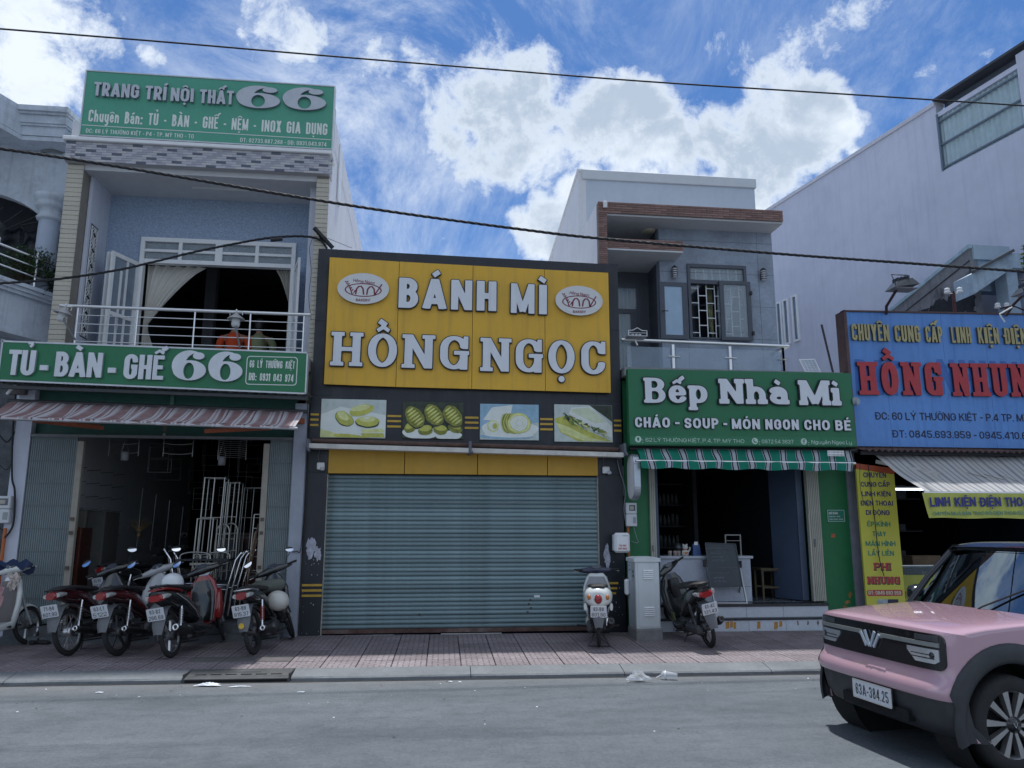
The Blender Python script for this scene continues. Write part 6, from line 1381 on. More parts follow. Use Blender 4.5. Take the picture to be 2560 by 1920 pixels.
a,b=at(2484,790,yf+1.1),at(2560,752,yf+1.1);m=MB();m.box(a.x-.06,a.x,yf+1.15,yf+1.2,a.z,b.z+.06);m.box(a.x,b.x,yf+1.15,yf+1.2,b.z,b.z+.06);m.build('window_frame',white,h60)
m=MB();m.box(a.x,b.x+.6,yf+1.17,yf+1.19,a.z-.5,b.z);m.build('window_pane',dgl,h60)
m=MB();m.box(XP+.15,15,12.3,yf+1.3,4.2,4.3);m.box(7.25,15,12.3,20,4.2,4.25);m.build('slab',concrete,h60)
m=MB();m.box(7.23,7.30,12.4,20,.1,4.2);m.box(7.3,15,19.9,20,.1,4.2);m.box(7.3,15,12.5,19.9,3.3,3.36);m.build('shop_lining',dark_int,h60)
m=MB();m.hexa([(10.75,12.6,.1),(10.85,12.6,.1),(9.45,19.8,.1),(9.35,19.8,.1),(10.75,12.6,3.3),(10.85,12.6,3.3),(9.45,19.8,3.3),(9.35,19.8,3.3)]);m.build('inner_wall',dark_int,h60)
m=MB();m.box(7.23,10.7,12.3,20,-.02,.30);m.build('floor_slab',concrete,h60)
YBL=11.93
bs=thing('phone_shop_sign','large weathered blue sign with yellow heading and red block letters','sign',(8.8,YBL,4.2))
bluem=M('sign_blue',(.105,.265,.62), .45,var=.08,scale=.9,streak=.60,dirtcol=(.040,.14,.42),dirt=.25)
a,b,c=at(2113,780,YBL),at(2560,788,YBL),at(2143,1115,YBL);X2=11.6;kz=(b.z-a.z)/(b.x-a.x)
xL=(a.x+c.x)/2
panels=[xL,at(2222,1000,YBL).x,at(2248,1000,YBL).x+.9,at(2480,1000,YBL).x,X2]
for i,(p,q)in enumerate(zip(panels,panels[1:])):m=MB();m.hexa([(p+.002,YBL,c.z),(q-.002,YBL,c.z),(q-.002,YBL+.03,c.z),(p+.002,YBL+.03,c.z),(p+.002,YBL,a.z+kz*(p-xL)),(q-.002,YBL,a.z+kz*(q-xL)),(q-.002,YBL+.03,a.z+kz*(q-xL)),(p+.002,YBL+.03,a.z+kz*(p-xL))]);m.build('blue_panel',bluem,bs)
m=MB();m.box(xL-.05,xL-.002,YBL-.02,YBL+.25,c.z-.02,a.z+.02);m.hexa([(xL-.05,YBL-.02,a.z+.004),(X2,YBL-.02,a.z+.004+kz*4.5),(X2,YBL+.1,a.z+.004+kz*4.5),(xL-.05,YBL+.1,a.z+.004),(xL-.05,YBL-.02,a.z+.03),(X2,YBL-.02,a.z+.03+kz*4.5),(X2,YBL+.1,a.z+.03+kz*4.5),(xL-.05,YBL+.1,a.z+.03)]);m.build('frame',M('brown_frame',(.10,.06,.06), .7,var=.2),bs)
def c4(x,y):return(1960+x*.36166,700+y*.36166)
gm_=(M('letter_ochre',(.40,.35,.17), .5,var=.1,streak=.2,dirtcol=(.22,.20,.12)),M('letter_ochre_side',(.10,.09,.06), .7))
rm_=(M('letter_red',(.42,.035,.045), .5,var=.08),M('letter_red_side',(.04,.012,.03), .6))
for tx,xa,ya,xb,yb,h_ in(('CHUYÊN',464,420,722,427,41),('CUNG',762,430,937,433,41),('CẤP',975,434,1090,436,40),('LINH',1153,438,1288,440,40),('KIỆN',1336,441,1480,444,40),('ĐIỆN',1520,446,1668,449,40),('THOẠI',1712,450,1900,455,40)):
 word(bs,tx,c4(xa,ya),c4(xb,yb),(h_,h_),YBL,gm_,t=.20,th=.15,gap=.07,depth=.045)
word(bs,'HỒNG',c4(528,796),c4(1090,802),(82,83),YBL,rm_,t=.30,th=.13,style='slab',sl=.07,gap=.17,depth=.05)
word(bs,'NHUNG',c4(1172,805),c4(1812,812),(82,82),YBL,rm_,t=.28,th=.13,style='slab',sl=.07,gap=.17,depth=.05)
gh=M('ghost_blue',(.045,.145,.45), .45,var=.15,streak=.3,dirtcol=(.02,.08,.3))
m=MM();Yh=YBL-.0012
for tx,xa,xb in(('BITI',500,905),('NHUN',1075,1640)):
 pword(m,tx,c4(xa,790),c4(xb,806),88,Yh,t=.24,gap=.12)
m.build('ghost_text',gh,bs)
m=MM();Yh=YBL-.004
pword(m,'ĐC: 60 LÝ THƯỜNG KIỆT - P.4 TP. MỸ THO',c4(634,965),c4(1840,982),19,Yh,t=.17,gap=.09)
pword(m,'ĐT: 0845.693.959 - 0945.410.636',c4(753,1088),c4(1760,1103),18.5,Yh,t=.17,gap=.12);m.build('text_line',M('navy_print',(.010,.014,.055), .5,var=.1),bs)
# rusty corrugated eave under the blue sign
t=thing('corrugated_canopy','rusty brown corrugated eave directly under the blue phone shop sign','canopy',(9,11.9,3.0));m=MB();z_=c.z
m.grid(lambda u,v:(7.10+4.5*u,11.72+.6*v,z_-.05-.01+.02*math.sin(u*4.5/.11*2*math.pi)+.10*v-.03*(1-v)),260,2);m.build('sheet',M('rusty_sheet',(.13,.075,.065), .8,var=.3,dirt=.4),t)
m=MB();m.bar((7.1,11.85,z_-.12),(11.6,11.85,z_-.10),.05,.06);m.build('beam',M('beam_dark',(.03,.03,.035), .7),t)
# awning and banner
aw3=thing('striped_awning','white and grey striped awning with small tears above the yellow banner','awning',(9,11.3,2.6))
S1,S2=(.62,.63,.64),(.32,.33,.36)
smw=stripe_mat('awning_grey',[(0,S1),(.26,S2),(.42,S1),(.62,(.45,.45,.46)),(.74,S1),(.90,S2)], .34,dirt=.35,dc=(.58,.50,.42))
T0=at(2186,1137,11.95);YA=10.75;Bf=at(2316,1230,YA);L3=3.9
def aw3f(u,v):
 a=Vector((T0.x+L3*u,11.95,T0.z));b=Vector((Bf.x+(L3-.5)*u,YA,Bf.z+.004*u));p=a.lerp(b,v);return(p.x,p.y,p.z-.035*math.sin(math.pi*v)+.008*math.sin(u*55)*math.sin(math.pi*v)+.006*math.sin(v*9+u*20))
cloth(aw3f,150,12,L3,smw,'cloth',aw3)
m=MB();m.tube([(Bf.x-.05,YA,Bf.z-.01),(Bf.x+3.5,YA,Bf.z-.005)], .02,8);m.build('front_bar',steel,aw3);m=MB();m.bar((7.45,12.0,2.80),(8.05,11.3,2.55),.05,.06);m.build('folding_arm',M('pale_arm',(.5,.48,.46), .5),aw3)
for(u,v)in((.33,.42),(.40,.47),(.46,.50)):
 p,q=Vector(aw3f(u,v)),Vector(aw3f(u+.055,v+.17));m=MB();m.bar(p+Vector((0,-.006,.004)),q+Vector((0,-.006,.004)), .010, .004);m.build('tear',M('tear_dark',(.03,.03,.03),1,var=0),aw3)
bn=thing('yellow_banner','yellow cloth banner hanging from the front edge of the grey striped awning','banner',(8.5,YA,2.0))
ybn=M('banner_yellow',(.45,.47,.10), .75,var=.10,scale=3,streak=.15,dirtcol=(.3,.3,.1));YBN=YA-.03
a,b,c,d=at(2305,1232,YBN),at(2323,1295,YBN),at(2560,1231,YBN),at(2560,1292,YBN);X3=10.9
def bnf(u,v):x=(a.x+(b.x-a.x)*v)+(X3-a.x)*u*(1-.0*v);return(x,YBN+.012*math.sin(u*40+v*3)*v+.004*math.sin(u*90)-.0*v,a.z+(b.z-a.z)*v+.006*math.sin(u*26)*v)
m=MB();m.grid(bnf,90,5);m.build('cloth',ybn,bn)
m=MM();Y_=YBN-.02
def c5(x,y):return(2100+x*.27727,1080+y*.27727)
for tx,xa,xb in(('LINH',815,1000),('KIỆN',1040,1232),('ĐIỆN',1268,1458),('THOẠI',1492,1740)):pword(m,tx,c5(xa,674),c5(xb,670),23.5,Y_,t=.22,gap=.06)
m.build('text_line',M('print_navy',(.03,.035,.20), .6,var=.06),bn)
m=MB();pword(m,'CHUYÊN MUA BÁN TRAO ĐỔI ĐIỆN THOẠI CŨ ĐỔI MỚI',c5(838,752),c5(1800,744),9,Y_,t=.17,gap=.09);m.build('text_line',M('print_teal',(.03,.20,.20), .6,var=.06),bn)
# tall yellow banner board by the wall
vb=thing('vertical_banner','tall yellow sign board listing phone repairs beside the concrete pillar','sign',(7.4,11.98,.5));YV=11.98
m=MB();vx0,vx1,vz0,vz1=panel(m,(2137,1168),(2234,1186),(2165,1560),(2264,1560),YV, .05);vx0,vx1=7.075,7.735
m=MB();a,b=at(2137,1172,YV),at(2234,1186,YV);m.hexa([(vx0,YV,.25),(vx1,YV,.25),(vx1,YV+.04,.25),(vx0,YV+.04,.25),(vx0,YV,a.z-.0),(vx1,YV,b.z),(vx1,YV+.04,b.z),(vx0,YV+.04,a.z)]);m.build('board',M('board_yellow',(.58,.56,.07), .45,var=.04,scale=2),vb)
m=MB();m.hexa([(vx0,YV-.01,a.z+.001),(vx1,YV-.01,b.z+.001),(vx1,YV+.045,b.z+.001),(vx0,YV+.045,a.z+.001),(vx0,YV-.01,a.z+.09),(vx1,YV-.01,b.z+.10),(vx1,YV+.045,b.z+.10),(vx0,YV+.045,a.z+.09)]);m.build('red_cap',M('cap_red',(.42,.08,.03), .5,var=.1),vb)
Yv=YV-.003;m=MM();g_=dict(t=.20,gap=.08)
rows_=[('CHUYÊN',212,418,410,13),('CUNG CẤP',189,452,494,12.5),('LINH KIỆN',197,458,579,12.5),('ĐIỆN THOẠI',189,480,663,12.5),('DI ĐỘNG',236,450,748,12.5)]
for tx,xa,xb,y,h_ in rows_:pword(m,tx,c5(xa,y),c5(xb,y+2),h_,Yv,**g_)
m.build('text_line',M('board_navy',(.022,.020,.17), .5,var=0),vb);m=MM()
for tx,xa,xb,y,h_ in[('ÉP KÍNH',247,456,852,12.5),('THAY',296,417,940,12.5),('MÀN HÌNH',232,502,1028,12.5),('LẤY LIỀN',256,488,1114,12.5)]:pword(m,tx,c5(xa,y),c5(xb,y+2),h_,Yv,**g_)
m.build('text_line',M('board_teal',(.02,.21,.15), .5,var=0),vb)
for tx,xa,xb,y,h_ in(('PHI',308,456,1243,18),('NHUNG',250,538,1368,18.5)):
 m=MB();pword(m,tx,c5(xa+4,y+5),c5(xb+4,y+7),h_,Yv+.001,t=.26,th=.16,style='slab',gap=.16,grow=.05);m.build('letter_shadow',M('print_dark',(.10,.02,.03), .5,var=0),vb)
 m=MB();pword(m,tx,c5(xa,y),c5(xb,y+2),h_,Yv-.001,t=.26,th=.16,style='slab',gap=.16);m.build('red_name',M('board_red',(.45,.05,.06), .5,var=0),vb)
a,b=at(*c5(247,1480),Yv),at(*c5(563,1422),Yv);m=MB();m.prism([rrect(a.x,b.x,a.z,b.z,.03)],(0,Yv+.001,0),(1,0,0),(0,0,1),(0,0,0));m.build('phone_field',M('board_red',(.45,.05,.06)),vb)
m=MB();pword(m,'ĐT: 0845 693 959',c5(258,1466),c5(552,1468),9.5,Yv-.001,t=.17,gap=.10);m.build('phone_number',M('print_cream',(.62,.60,.50), .5,var=0),vb)
a,b=at(*c5(340,1560),Yv),at(*c5(430,1508),Yv);m=MB();m.box(a.x,b.x,Yv-.001,Yv+.0,a.z-.05,b.z);m.build('picture',M('pic_grey',(.35,.42,.45), .5,var=.5,scale=12),vb)
a,b=at(*c5(432,1560),Yv),at(*c5(525,1508),Yv);m=MB();m.box(a.x,b.x,Yv-.001,Yv+.0,a.z-.05,b.z);m.build('picture',M('pic_dark',(.03,.03,.07), .5,var=.4),vb)
cable('thin black cable hanging down over the tall yellow board',[at(2170,1160,11.9),at(2177,1220,11.93),at(2187,1300,11.93),at(2194,1365,11.93),at(2200,1405,11.93),at(2210,1440,11.93)], .007)
cable('looped thin wire at the top left of the tall yellow board',[at(2150,1160,11.9),at(2150,1210,11.93),at(2158,1250,11.93),at(2172,1262,11.93)], .004)
t=thing('blue_post','narrow blue painted post left of the tall yellow board','post',(7.03,12.1,.1));m=MB();m.bbox(7.235,7.275,12.06,12.14,.1,2.7,.006);m.build('post',M('post_blue',(.04,.11,.33), .6,var=.2,streak=.3),t)
a,b=at(2236,1223,12.6),at(2306,1223,12.6);t=thing('tube_light','lit fluorescent tube under the grey striped awning','lamp',tuple(a));m=MB();m.tube([a,b+Vector((.15,0,0))], .018,8);m.build('tube',M('tube_glow2',(.9,.95,1), .4,emit=((.85,.92,1),1.7),var=0),t);m=MB();m.box(a.x-.02,b.x+.17,12.58,12.62,a.z+.022,a.z+.05);m.build('fitting',grey_pl,t)
# display counter with goods
ct=thing('display_counter','glass display counter of the phone shop behind the pink car','counter',(9.0,12.3,.3));zt_=at(2260,1415,12.3).z
m=MB();m.box(7.78,11.5,12.3,12.9,zt_-.02,zt_);m.build('glass_top',M('counter_glass',(.4,.5,.55), .05,var=0,alpha=.5),ct);m=MB();m.box(7.78,11.5,12.295,12.31,zt_+.001,zt_+.014);m.build('rail',steel,ct)
m=MB();m.box(7.78,11.5,12.32,12.9,.3,zt_-.42);m.box(7.78,11.5,12.3,12.9,zt_-.46,zt_-.42);m.build('base',M('counter_base',(.05,.05,.06), .5),ct)
m=MB();m.box(7.78,11.5,12.303,12.309,zt_-.42,zt_-.02);m.build('glass_front',M('counter_front',(.4,.5,.55), .03,var=0,alpha=.16,spec=.8),ct)
m=MB();m.box(7.78,9.4,12.285,12.30,.55,.96);m.build('yellow_skirt',ybn,ct);m=MB();Y_=12.283;pword(m,'THOẠI - LINH KIỆN',c5(586,1500),c5(900,1496),17,Y_,t=.13,gap=.08);m.build('print',maroon,ct)
rb=random.Random(12);cols_=[(.10,.28,.42),(.45,.42,.40),(.10,.10,.12),(.40,.30,.22),(.20,.22,.30),(.35,.12,.10),(.5,.5,.52)]
x=7.82
for k in range(9):
 w_=rb.uniform(.12,.3);h_=rb.uniform(.12,.36);t=thing('goods_box','','box',(x,12.45,zt_-.42));i=k%7
 t['label']=('blue','pale grey','black','tan','slate','red','white','second blue','second pale grey')[k]+' packet inside the phone shop display counter';t['group']='goods inside the phone shop display counter'
 m=MB();m.bbox(x,x+w_,12.36,12.6,zt_-.418,zt_-.418+h_,.004);m.build('carton',M('goods%d'%i,cols_[i], .5,var=.3,scale=12),t);x+=w_+.03
a,b=at(2283,1412,12.5),at(2352,1392,12.5);t=thing('cardboard_box','brown cardboard box lying on the glass counter of the phone shop','box',tuple(a));m=MB();m.bbox(a.x,b.x,12.5,12.75,zt_+.002,zt_+.16,.004);m.build('carton',M('cardboard',(.17,.12,.08), .9,var=.2),t)
for k in range(3):t=thing('shelf',('low dim shelf','middle dim shelf','upper dim shelf')[k]+' of goods on the back wall of the phone shop','shelf',(9,15,1+k*.6),'goods shelves in the phone shop');m=MB();m.box(7.6,10.2,15,15.35,1.0+k*.65,1.03+k*.65);m.build('board',M('dim_shelf',(.10,.10,.12), .7),t);m=MB();[m.box(7.7+q*.33,7.7+q*.33+rb.uniform(.1,.28),15.02,15.3,1.031+k*.65,1.05+k*.65+rb.uniform(.1,.4))for q in range(7)];o=m.build('goods',M('dim_goods',(.12,.13,.16), .7,var=.5,scale=4),t);o['kind']='stuff'
# lamps over the blue sign, insulators
def flood(base,knee,head,lab):
 t=thing('flood_lamp',lab,'lamp',tuple(base),'flood lamps over the blue phone shop sign');brm=M('rust_pipe',(.05,.03,.035), .8,var=.3)
 m=MB();m.tube([base,knee,head], .024,8);m.build('arm',brm,t)
 m=MB();h=head;m.hexa([h+Vector(p)for p in((-.14,-.16,-.02),(.30,-.16,.05),(.30,.14,.05),(-.14,.14,-.02),(-.05,-.10,.10),(.22,-.10,.17),(.22,.08,.17),(-.05,.08,.10))]);m.build('housing',M('lamp_black',(.035,.04,.05), .4,var=.1),t)
 m=MB();m.box(h.x-.12,h.x+.28,h.y-.15,h.y+.13,h.z-.02,h.z-.012);m.build('lens',M('lamp_lens',(.22,.24,.27), .1,var=0),t)
 for k in range(4):m=MB();m.box(h.x-.03+.065*k,h.x-.015+.065*k,h.y-.09,h.y+.07,h.z+.10,h.z+.17+.015*k);m.build('fin',MATS['lamp_black'],t)
 m=MB();m.tube([h+Vector((-.10,-.12,.03)),h+Vector((-.16,-.12,.20)),h+Vector((.12,-.12,.20)),h+Vector((.14,-.12,.13))], .010,6);m.build('yoke',MATS['lamp_black'],t)
flood(at(2216,785,11.9),at(2216,766,11.8),at(2243,722,11.5),'black floodlight on a bent pipe at the left of the blue sign')
flood(at(2514,790,11.9),at(2535,760,11.8),at(2560,735,11.4),'black floodlight on a bent pipe at the right edge over the blue sign')
def insul(base,top,offs,lab):
 t=thing('insulator_post',lab,'post',tuple(base));m=MB();m.tube([base,top], .028,8);m.build('post',M('red_brown_pipe',(.09,.03,.035), .8,var=.2),t)
 for o_ in offs:c=top+Vector(o_);m=MB();m.tube([top+Vector((0,0,-.01)),(c.x,c.y,c.z-.05)], .007,6);m.lathe([(.015,-.05),(.05,-.04),(.05,-.01),(.03,.0),(.045,.015),(.04,.045),(.0,.06)],c,n=14);m.build('insulator',white,t)
insul(at(2388,790,12.2),at(2384,732,12.2),((-.12,0,.03),(.12,0,.05)),'brown post with two white insulators above the blue sign')
insul(at(2520,800,12.2),at(2515,768,12.2),((-.16,0,.02),(.02,0,.03)),'short post with white insulators near the right edge above the blue sign')
cable('loose white cable end drooping over the top of the blue sign',[at(2530,768,11.8),at(2505,782,11.75),at(2500,787,11.75),at(2512,805,11.75)], .012,mt=white)
cable('black service cables running right from the insulators',[at(2500,772,12.1),at(2530,765,12.0),at(2560,775,11.9),at(2600,790,11.8)], .014)
# small solar panel and leaning pole on the neighbour roof
q=[at(1997,898,12.55),at(2037,897,12.55),at(2053,931,12.45),at(2013,929,12.45)];t=thing('solar_panel','small tilted solar panel standing behind the right end of the green sign','solar panel',tuple(q[3]))
m=MB();m.add([tuple(v)for v in q]+[tuple(v+Vector((0,.03,0)))for v in q],[(3,2,1,0),(4,5,6,7),(0,1,5,4),(1,2,6,5),(2,3,7,6),(3,0,4,7)]);m.build('panel_frame',M('panel_white',(.62,.66,.72), .3,var=.05),t)
for i in range(4):
 for j in range(5):
  def pt(u,v):a=q[0].lerp(q[1],u);b=q[3].lerp(q[2],u);return a.lerp(b,v)+Vector((0,-.003,0))
  u0,v0= .06+i*.225, .06+j*.18;m=MB();m.add([pt(u0,v0+.16),pt(u0+.20,v0+.16),pt(u0+.20,v0),pt(u0,v0)],[(0,1,2,3)]);m.build('solar_cell',M('solar_cell',(.35,.40,.48), .15,var=.1),t)
m=MB();m.tube([q[2]+Vector((-.1,.2,-.25)),q[2]+Vector((-.1,.02,.05))], .012,6);m.build('stand',steel,t)
t=thing('leaning_pole','thin dark pole leaning against the pale purple wall behind the green sign','pole',tuple(at(2085,940,13.0)));m=MB();m.tube([at(2087,950,13.0),at(2054,812,13.2)], .02,8);m.build('pole',M('pole_brown',(.06,.05,.06), .8),t)
a,b=at(2128,1007,11.95),at(2155,1007,11.75);t=thing('drain_pipe','short grey pipe stub poking out between the green and blue signs','pipe',tuple(a));m=MB();m.tube([(a.x-.02,12.0,a.z),(b.x-.06,11.78,a.z)], .055,14);m.tube([(b.x-.10,11.82,a.z),(b.x-.06,11.78,a.z)], .07,14);m.build('pipe',M('pvc_grey',(.33,.37,.42), .5,var=.1),t)
# ------------------------------------------------------------------ tall pale purple building, its long side wall turned 10.6 degrees
PA=R(10.6);pdir=Vector((-math.sin(PA),math.cos(PA),0));P0=Vector((11.2,12.0,0));pn=Vector((math.cos(PA),math.sin(PA),0))
def pwall(px,py,off=0.0):
 d=ray(px,py);k=pn.dot(P0-Vector((0,0,EYE)))/pn.dot(d);return Vector((d.x*k,d.y*k,EYE+d.z*k))+pn*off
def ps(s,z,off=0.0):return P0+pdir*s+pn*off+Vector((0,0,z))
hp=thing('purple_building','tall plain pale purple building with streaked side wall at right','building',(11.2,12,0))
purp=M('pale_purple_wall',(.60,.62,.73), .85,var=.07,scale=.35,streak=.42,dirtcol=(.42,.45,.56),bump=.15,dirt=.25)
ZR=10.66;s1,s2=(pwall(2338,262)-P0).dot(pdir),(pwall(2542,168)-P0).dot(pdir)
def slab(m,s_a,s_b,z0,z1,o0,o1,mi=0):m.hexa([ps(s_a,z0,o0),ps(s_a,z0,o1),ps(s_b,z0,o1),ps(s_b,z0,o0),ps(s_a,z1,o0),ps(s_a,z1,o1),ps(s_b,z1,o1),ps(s_b,z1,o0)],mi)
m=MB();slab(m,-1.0,s2,0,ZR,0,.2);slab(m,s1,40,0,ZR,0,.2);slab(m,s2,s1,0,9.15,0,.2);slab(m,s2,s1,10.38,ZR-.18,0,.2);m.build('side_wall',purp,hp)
m=MB();slab(m,s1,40,ZR,ZR+.09,-.04,.24);m.build('coping',M('coping_pale',(.60,.60,.66), .7,var=.05),hp)
m=MB();slab(m,-1.2,s1+.02,ZR+.10,ZR+.15,-.05,.35);m.build('roof_sheet',M('roof_dark',(.06,.065,.08), .6),hp)
m=MB();n_=120
m.grid(lambda u,v:tuple(ps(s2+(s1-s2)*u,9.15+1.23*v, .06+.018*math.sin(u*(s1-s2)/.12*2*math.pi))),180,1);m.build('corrugated_sheet',M('sheet_pale_blue',(.44,.56,.60), .5,var=.08,streak=.15),hp)
for z in(9.2,9.72,10.25):m=MB();slab(m,s2,s1,z,z+.035,.0,.035);m.build('sheet_rail',M('rail_slate',(.14,.18,.23), .5),hp)
m=MB();slab(m,s1-.04,s1,9.15,10.45,-.02,.04);m.build('sheet_post',MATS['rail_slate'],hp)
m=MB();slab(m,s2,s1,ZR-.18,ZR+.1,.25,.27);m.build('vent_backing',M('vent_dark',(.10,.12,.15), .9),hp)
for(pa,pb)in(((1941,757),(1949,870)),((1958,750),(1972,861)),((1980,742),(1996,852))):
 A_,B_=pwall(*pa),pwall(*pb);sa,sb=(A_-P0).dot(pdir),(B_-P0).dot(pdir);z0,z1=6.62,7.9
 sb=sa-max(.24,min(.55,abs(sa-sb)*1.5))
 m=MB();f=min(.07,(sa-sb)*.22);slab(m,sb,sa,z1-f,z1,-.05,.0);slab(m,sb,sa,z0,z0+f,-.05,.0);slab(m,sa-f,sa,z0+f,z1-f,-.05,0);slab(m,sb,sb+f,z0+f,z1-f,-.05,0);w_=m.build('window',white,hp)
 m=MB();slab(m,sb+f,sa-f,z0+f,z1-f,-.02,-.005);m.build('pane',M('slate_glass',(.10,.15,.22), .08,var=.1,spec=.8),w_)
rp=M('rust_streak',(.42,.26,.22), .9,var=.4)
m=MB();m2=random.Random(4)
# ------------------------------------------------------------------ old house at the far left
hl=thing('old_corner_house','old white house with moulded cornice and round column at the far left','building',(-7,12.6,0))
oldw=M('old_white_wall',(.55,.60,.67), .85,var=.12,scale=1.4,bump=.35,streak=.35,dirt=.35,dirtcol=(.07,.075,.085));YO=12.6
def plan(m,pts,z0,z1,mi=0):
 n=len(pts);m.add([(x,y,z0)for x,y in pts]+[(x,y,z1)for x,y in pts],[tuple(range(n))[::-1],tuple(range(n,2*n))]+[(i,(i+1)%n,n+(i+1)%n,n+i)for i in range(n)],mi)
def corn(off):return[(-9.5,10.9-off),(-7.3-off*.6,10.95-off),(-6.66-off*.3,YO-off),(-5.99+off*.5,YO-off),(-5.80,13.6-off),(-5.80,16),(-9.5,16)]
for z0,z1,off in((8.06,8.22,.0),(8.221,8.26,.03),(8.261,8.40,.05),(8.401,8.44,.09),(8.441,8.53,.13)):
 m=MB();plan(m,corn(off),z0,z1);m.build('cornice',oldw,hl)
m=MB();plan(m,corn(-.02),7.98,8.055);m.build('soffit',oldw,hl)
m=MB();c=Vector((-6.35,13.2,7.975));m.tube([(c.x+.22*math.cos(2*math.pi*k/24),c.y+.28*math.sin(2*math.pi*k/24),c.z-.01)for k in range(24)], .03,6,closed=True);m.tube([(c.x+.13*math.cos(2*math.pi*k/24),c.y+.16*math.sin(2*math.pi*k/24),c.z-.01)for k in range(24)], .025,6,closed=True);m.lathe([(.06,0),(.05,-.03),(0,-.04)],c,n=12);m.build('ceiling_rose',M('rose_grey',(.22,.24,.25), .9,var=.2),hl)
# arched beam under the eave
m=MB();Yb_=13.0
arc=[(-9.5,7.3)]+[(-8.2+2.0*math.cos(R(a)),6.55+.85*math.sin(R(a)))for a in range(180,-1,-12)];arc=[(x,z)for x,z in arc if x>-9.4]
m.prism([[(-9.5,7.97),(-9.5,6.6)]+[(-8.05+1.75*math.cos(R(a)),6.55+.75*math.sin(R(a)))for a in range(150,-1,-10)]+[(-5.85,6.6),(-5.85,7.97)]],(0,Yb_,0),(1,0,0),(0,0,1),(0,.2,0));m.build('arch_beam',oldw,hl)
cx_=at(122,600,13.0).x
m=MB();m.lathe([(.17,3.6),(.17,5.0),(.155,6.55),(.15,6.72)],(cx_,12.95,0),n=28);m.build('column',M('column_blue_white',(.42,.48,.58), .75,var=.05,streak=.15,dirtcol=(.25,.28,.33)),hl)
cap=MB();cap.lathe([(.15,6.70),(.19,6.72),(.20,6.76),(.17,6.79),(.17,6.90),(.21,6.92),(.24,6.97),(.21,7.0),(.23,7.03),(.27,7.08),(.27,7.14),(.0,7.14)],(cx_,12.95,0),n=28);cap.build('capital',oldw,hl)
# curved balcony
bp=[(-9.5,11.75),(-6.95,11.75),(-6.60,11.80),(-6.42,11.98),(-6.33,12.2),(-5.83,13.3),(-5.83,16),(-9.5,16)]
def grow_plan(o):return[(x+(0 if i in(0,7)else(o if i>2 and i<6 else 0)),y-(o if i<5 else 0))for i,(x,y)in enumerate(bp)]
for z0,z1,o in((4.62,4.70,.02),(4.701,5.25,.0),(5.251,5.30,.05),(5.301,5.36,.08),(5.361,5.42,.11)):m=MB();plan(m,grow_plan(o),z0,z1);m.build('balcony_parapet',oldw,hl)
m=MB();plan(m,grow_plan(-.25),4.40,4.615);m.build('balcony_base',oldw,hl)
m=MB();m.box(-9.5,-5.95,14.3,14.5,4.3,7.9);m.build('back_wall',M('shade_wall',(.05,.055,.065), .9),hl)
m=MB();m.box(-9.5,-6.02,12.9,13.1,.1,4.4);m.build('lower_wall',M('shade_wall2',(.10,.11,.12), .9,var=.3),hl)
a,b=at(0,905,12.8),at(24,803,12.8);m=MB();m.box(a.x-1,b.x-.05,12.78,12.84,a.z,b.z-.04);m.build('window_pane',dgl,hl);m=MB();m.box(b.x-.05,b.x,12.76,12.84,a.z,b.z);m.box(a.x-1,b.x-.05,12.76,12.84,b.z-.04,b.z);m.build('window_frame',M('frame_pale',(.35,.38,.42), .6),hl)
a,b=at(45,850,12.85),at(98,815,12.85);m=MB();m.box(a.x,b.x,12.85,12.88,3.9,b.z+.03);m.build('lower_window',dgl,hl)
for f in(.0,.45,.95):m=MB();x=a.x+(b.x-a.x)*f;m.box(x-.02,x+.02,12.83,12.85,3.9,b.z+.03);m.build('mullion',M('mullion',(.08,.1,.12), .6),hl)
# black folded parasol clutter and tarpaulin on the balcony
t=thing('black_tarpaulin','bunched glossy black tarpaulin under the arch of the old white house','tarpaulin',(-6.8,13.2,6.0));rt_=random.Random(9)
m=MB();m.grid(lambda u,v:(-7.7+1.55*u,12.95+.35*v+.06*math.sin(u*23),6.62-.75*v*(1-.3*u)-.35*abs(u-.45)**1.6+.05*math.sin(u*31+v*9)+.03*math.sin(v*21+u*7)),40,16);m.build('sheet',M('tarp_gloss',(.020,.022,.028), .28,var=.3),t)
for k in range(4):m=MB();m.tube([(-7.4+.25*k,12.9,6.3+.1*k),(-7.0+.3*k,13.0,6.95-.05*k)], .012,6);m.build('rod',black_pl,t)
rlx=thing('balcony_railing','steel rail on the rounded balcony of the old white house','railing',(-6.5,11.8,5.4));path=[Vector((-9.4,11.80,0)),Vector((-6.95,11.80,0)),Vector((-6.42,11.92,0)),Vector((-5.90,13.2,0))]
for z in(5.62,5.78,5.93):m=MB();m.tube([p+Vector((0,0,z))for p in path], .014 if z<5.9 else .02,6);m.build('rail',steel,rlx)
for p in(path[1]+Vector((-.9,0,0)),path[2],path[2].lerp(path[3],.5)):m=MB();m.tube([p+Vector((0,0,5.42)),p+Vector((0,0,5.98))], .02,8);m.lathe([(0,6.04),(.03,6.01),(.02,5.97)],p,n=8);m.build('post',steel,rlx)
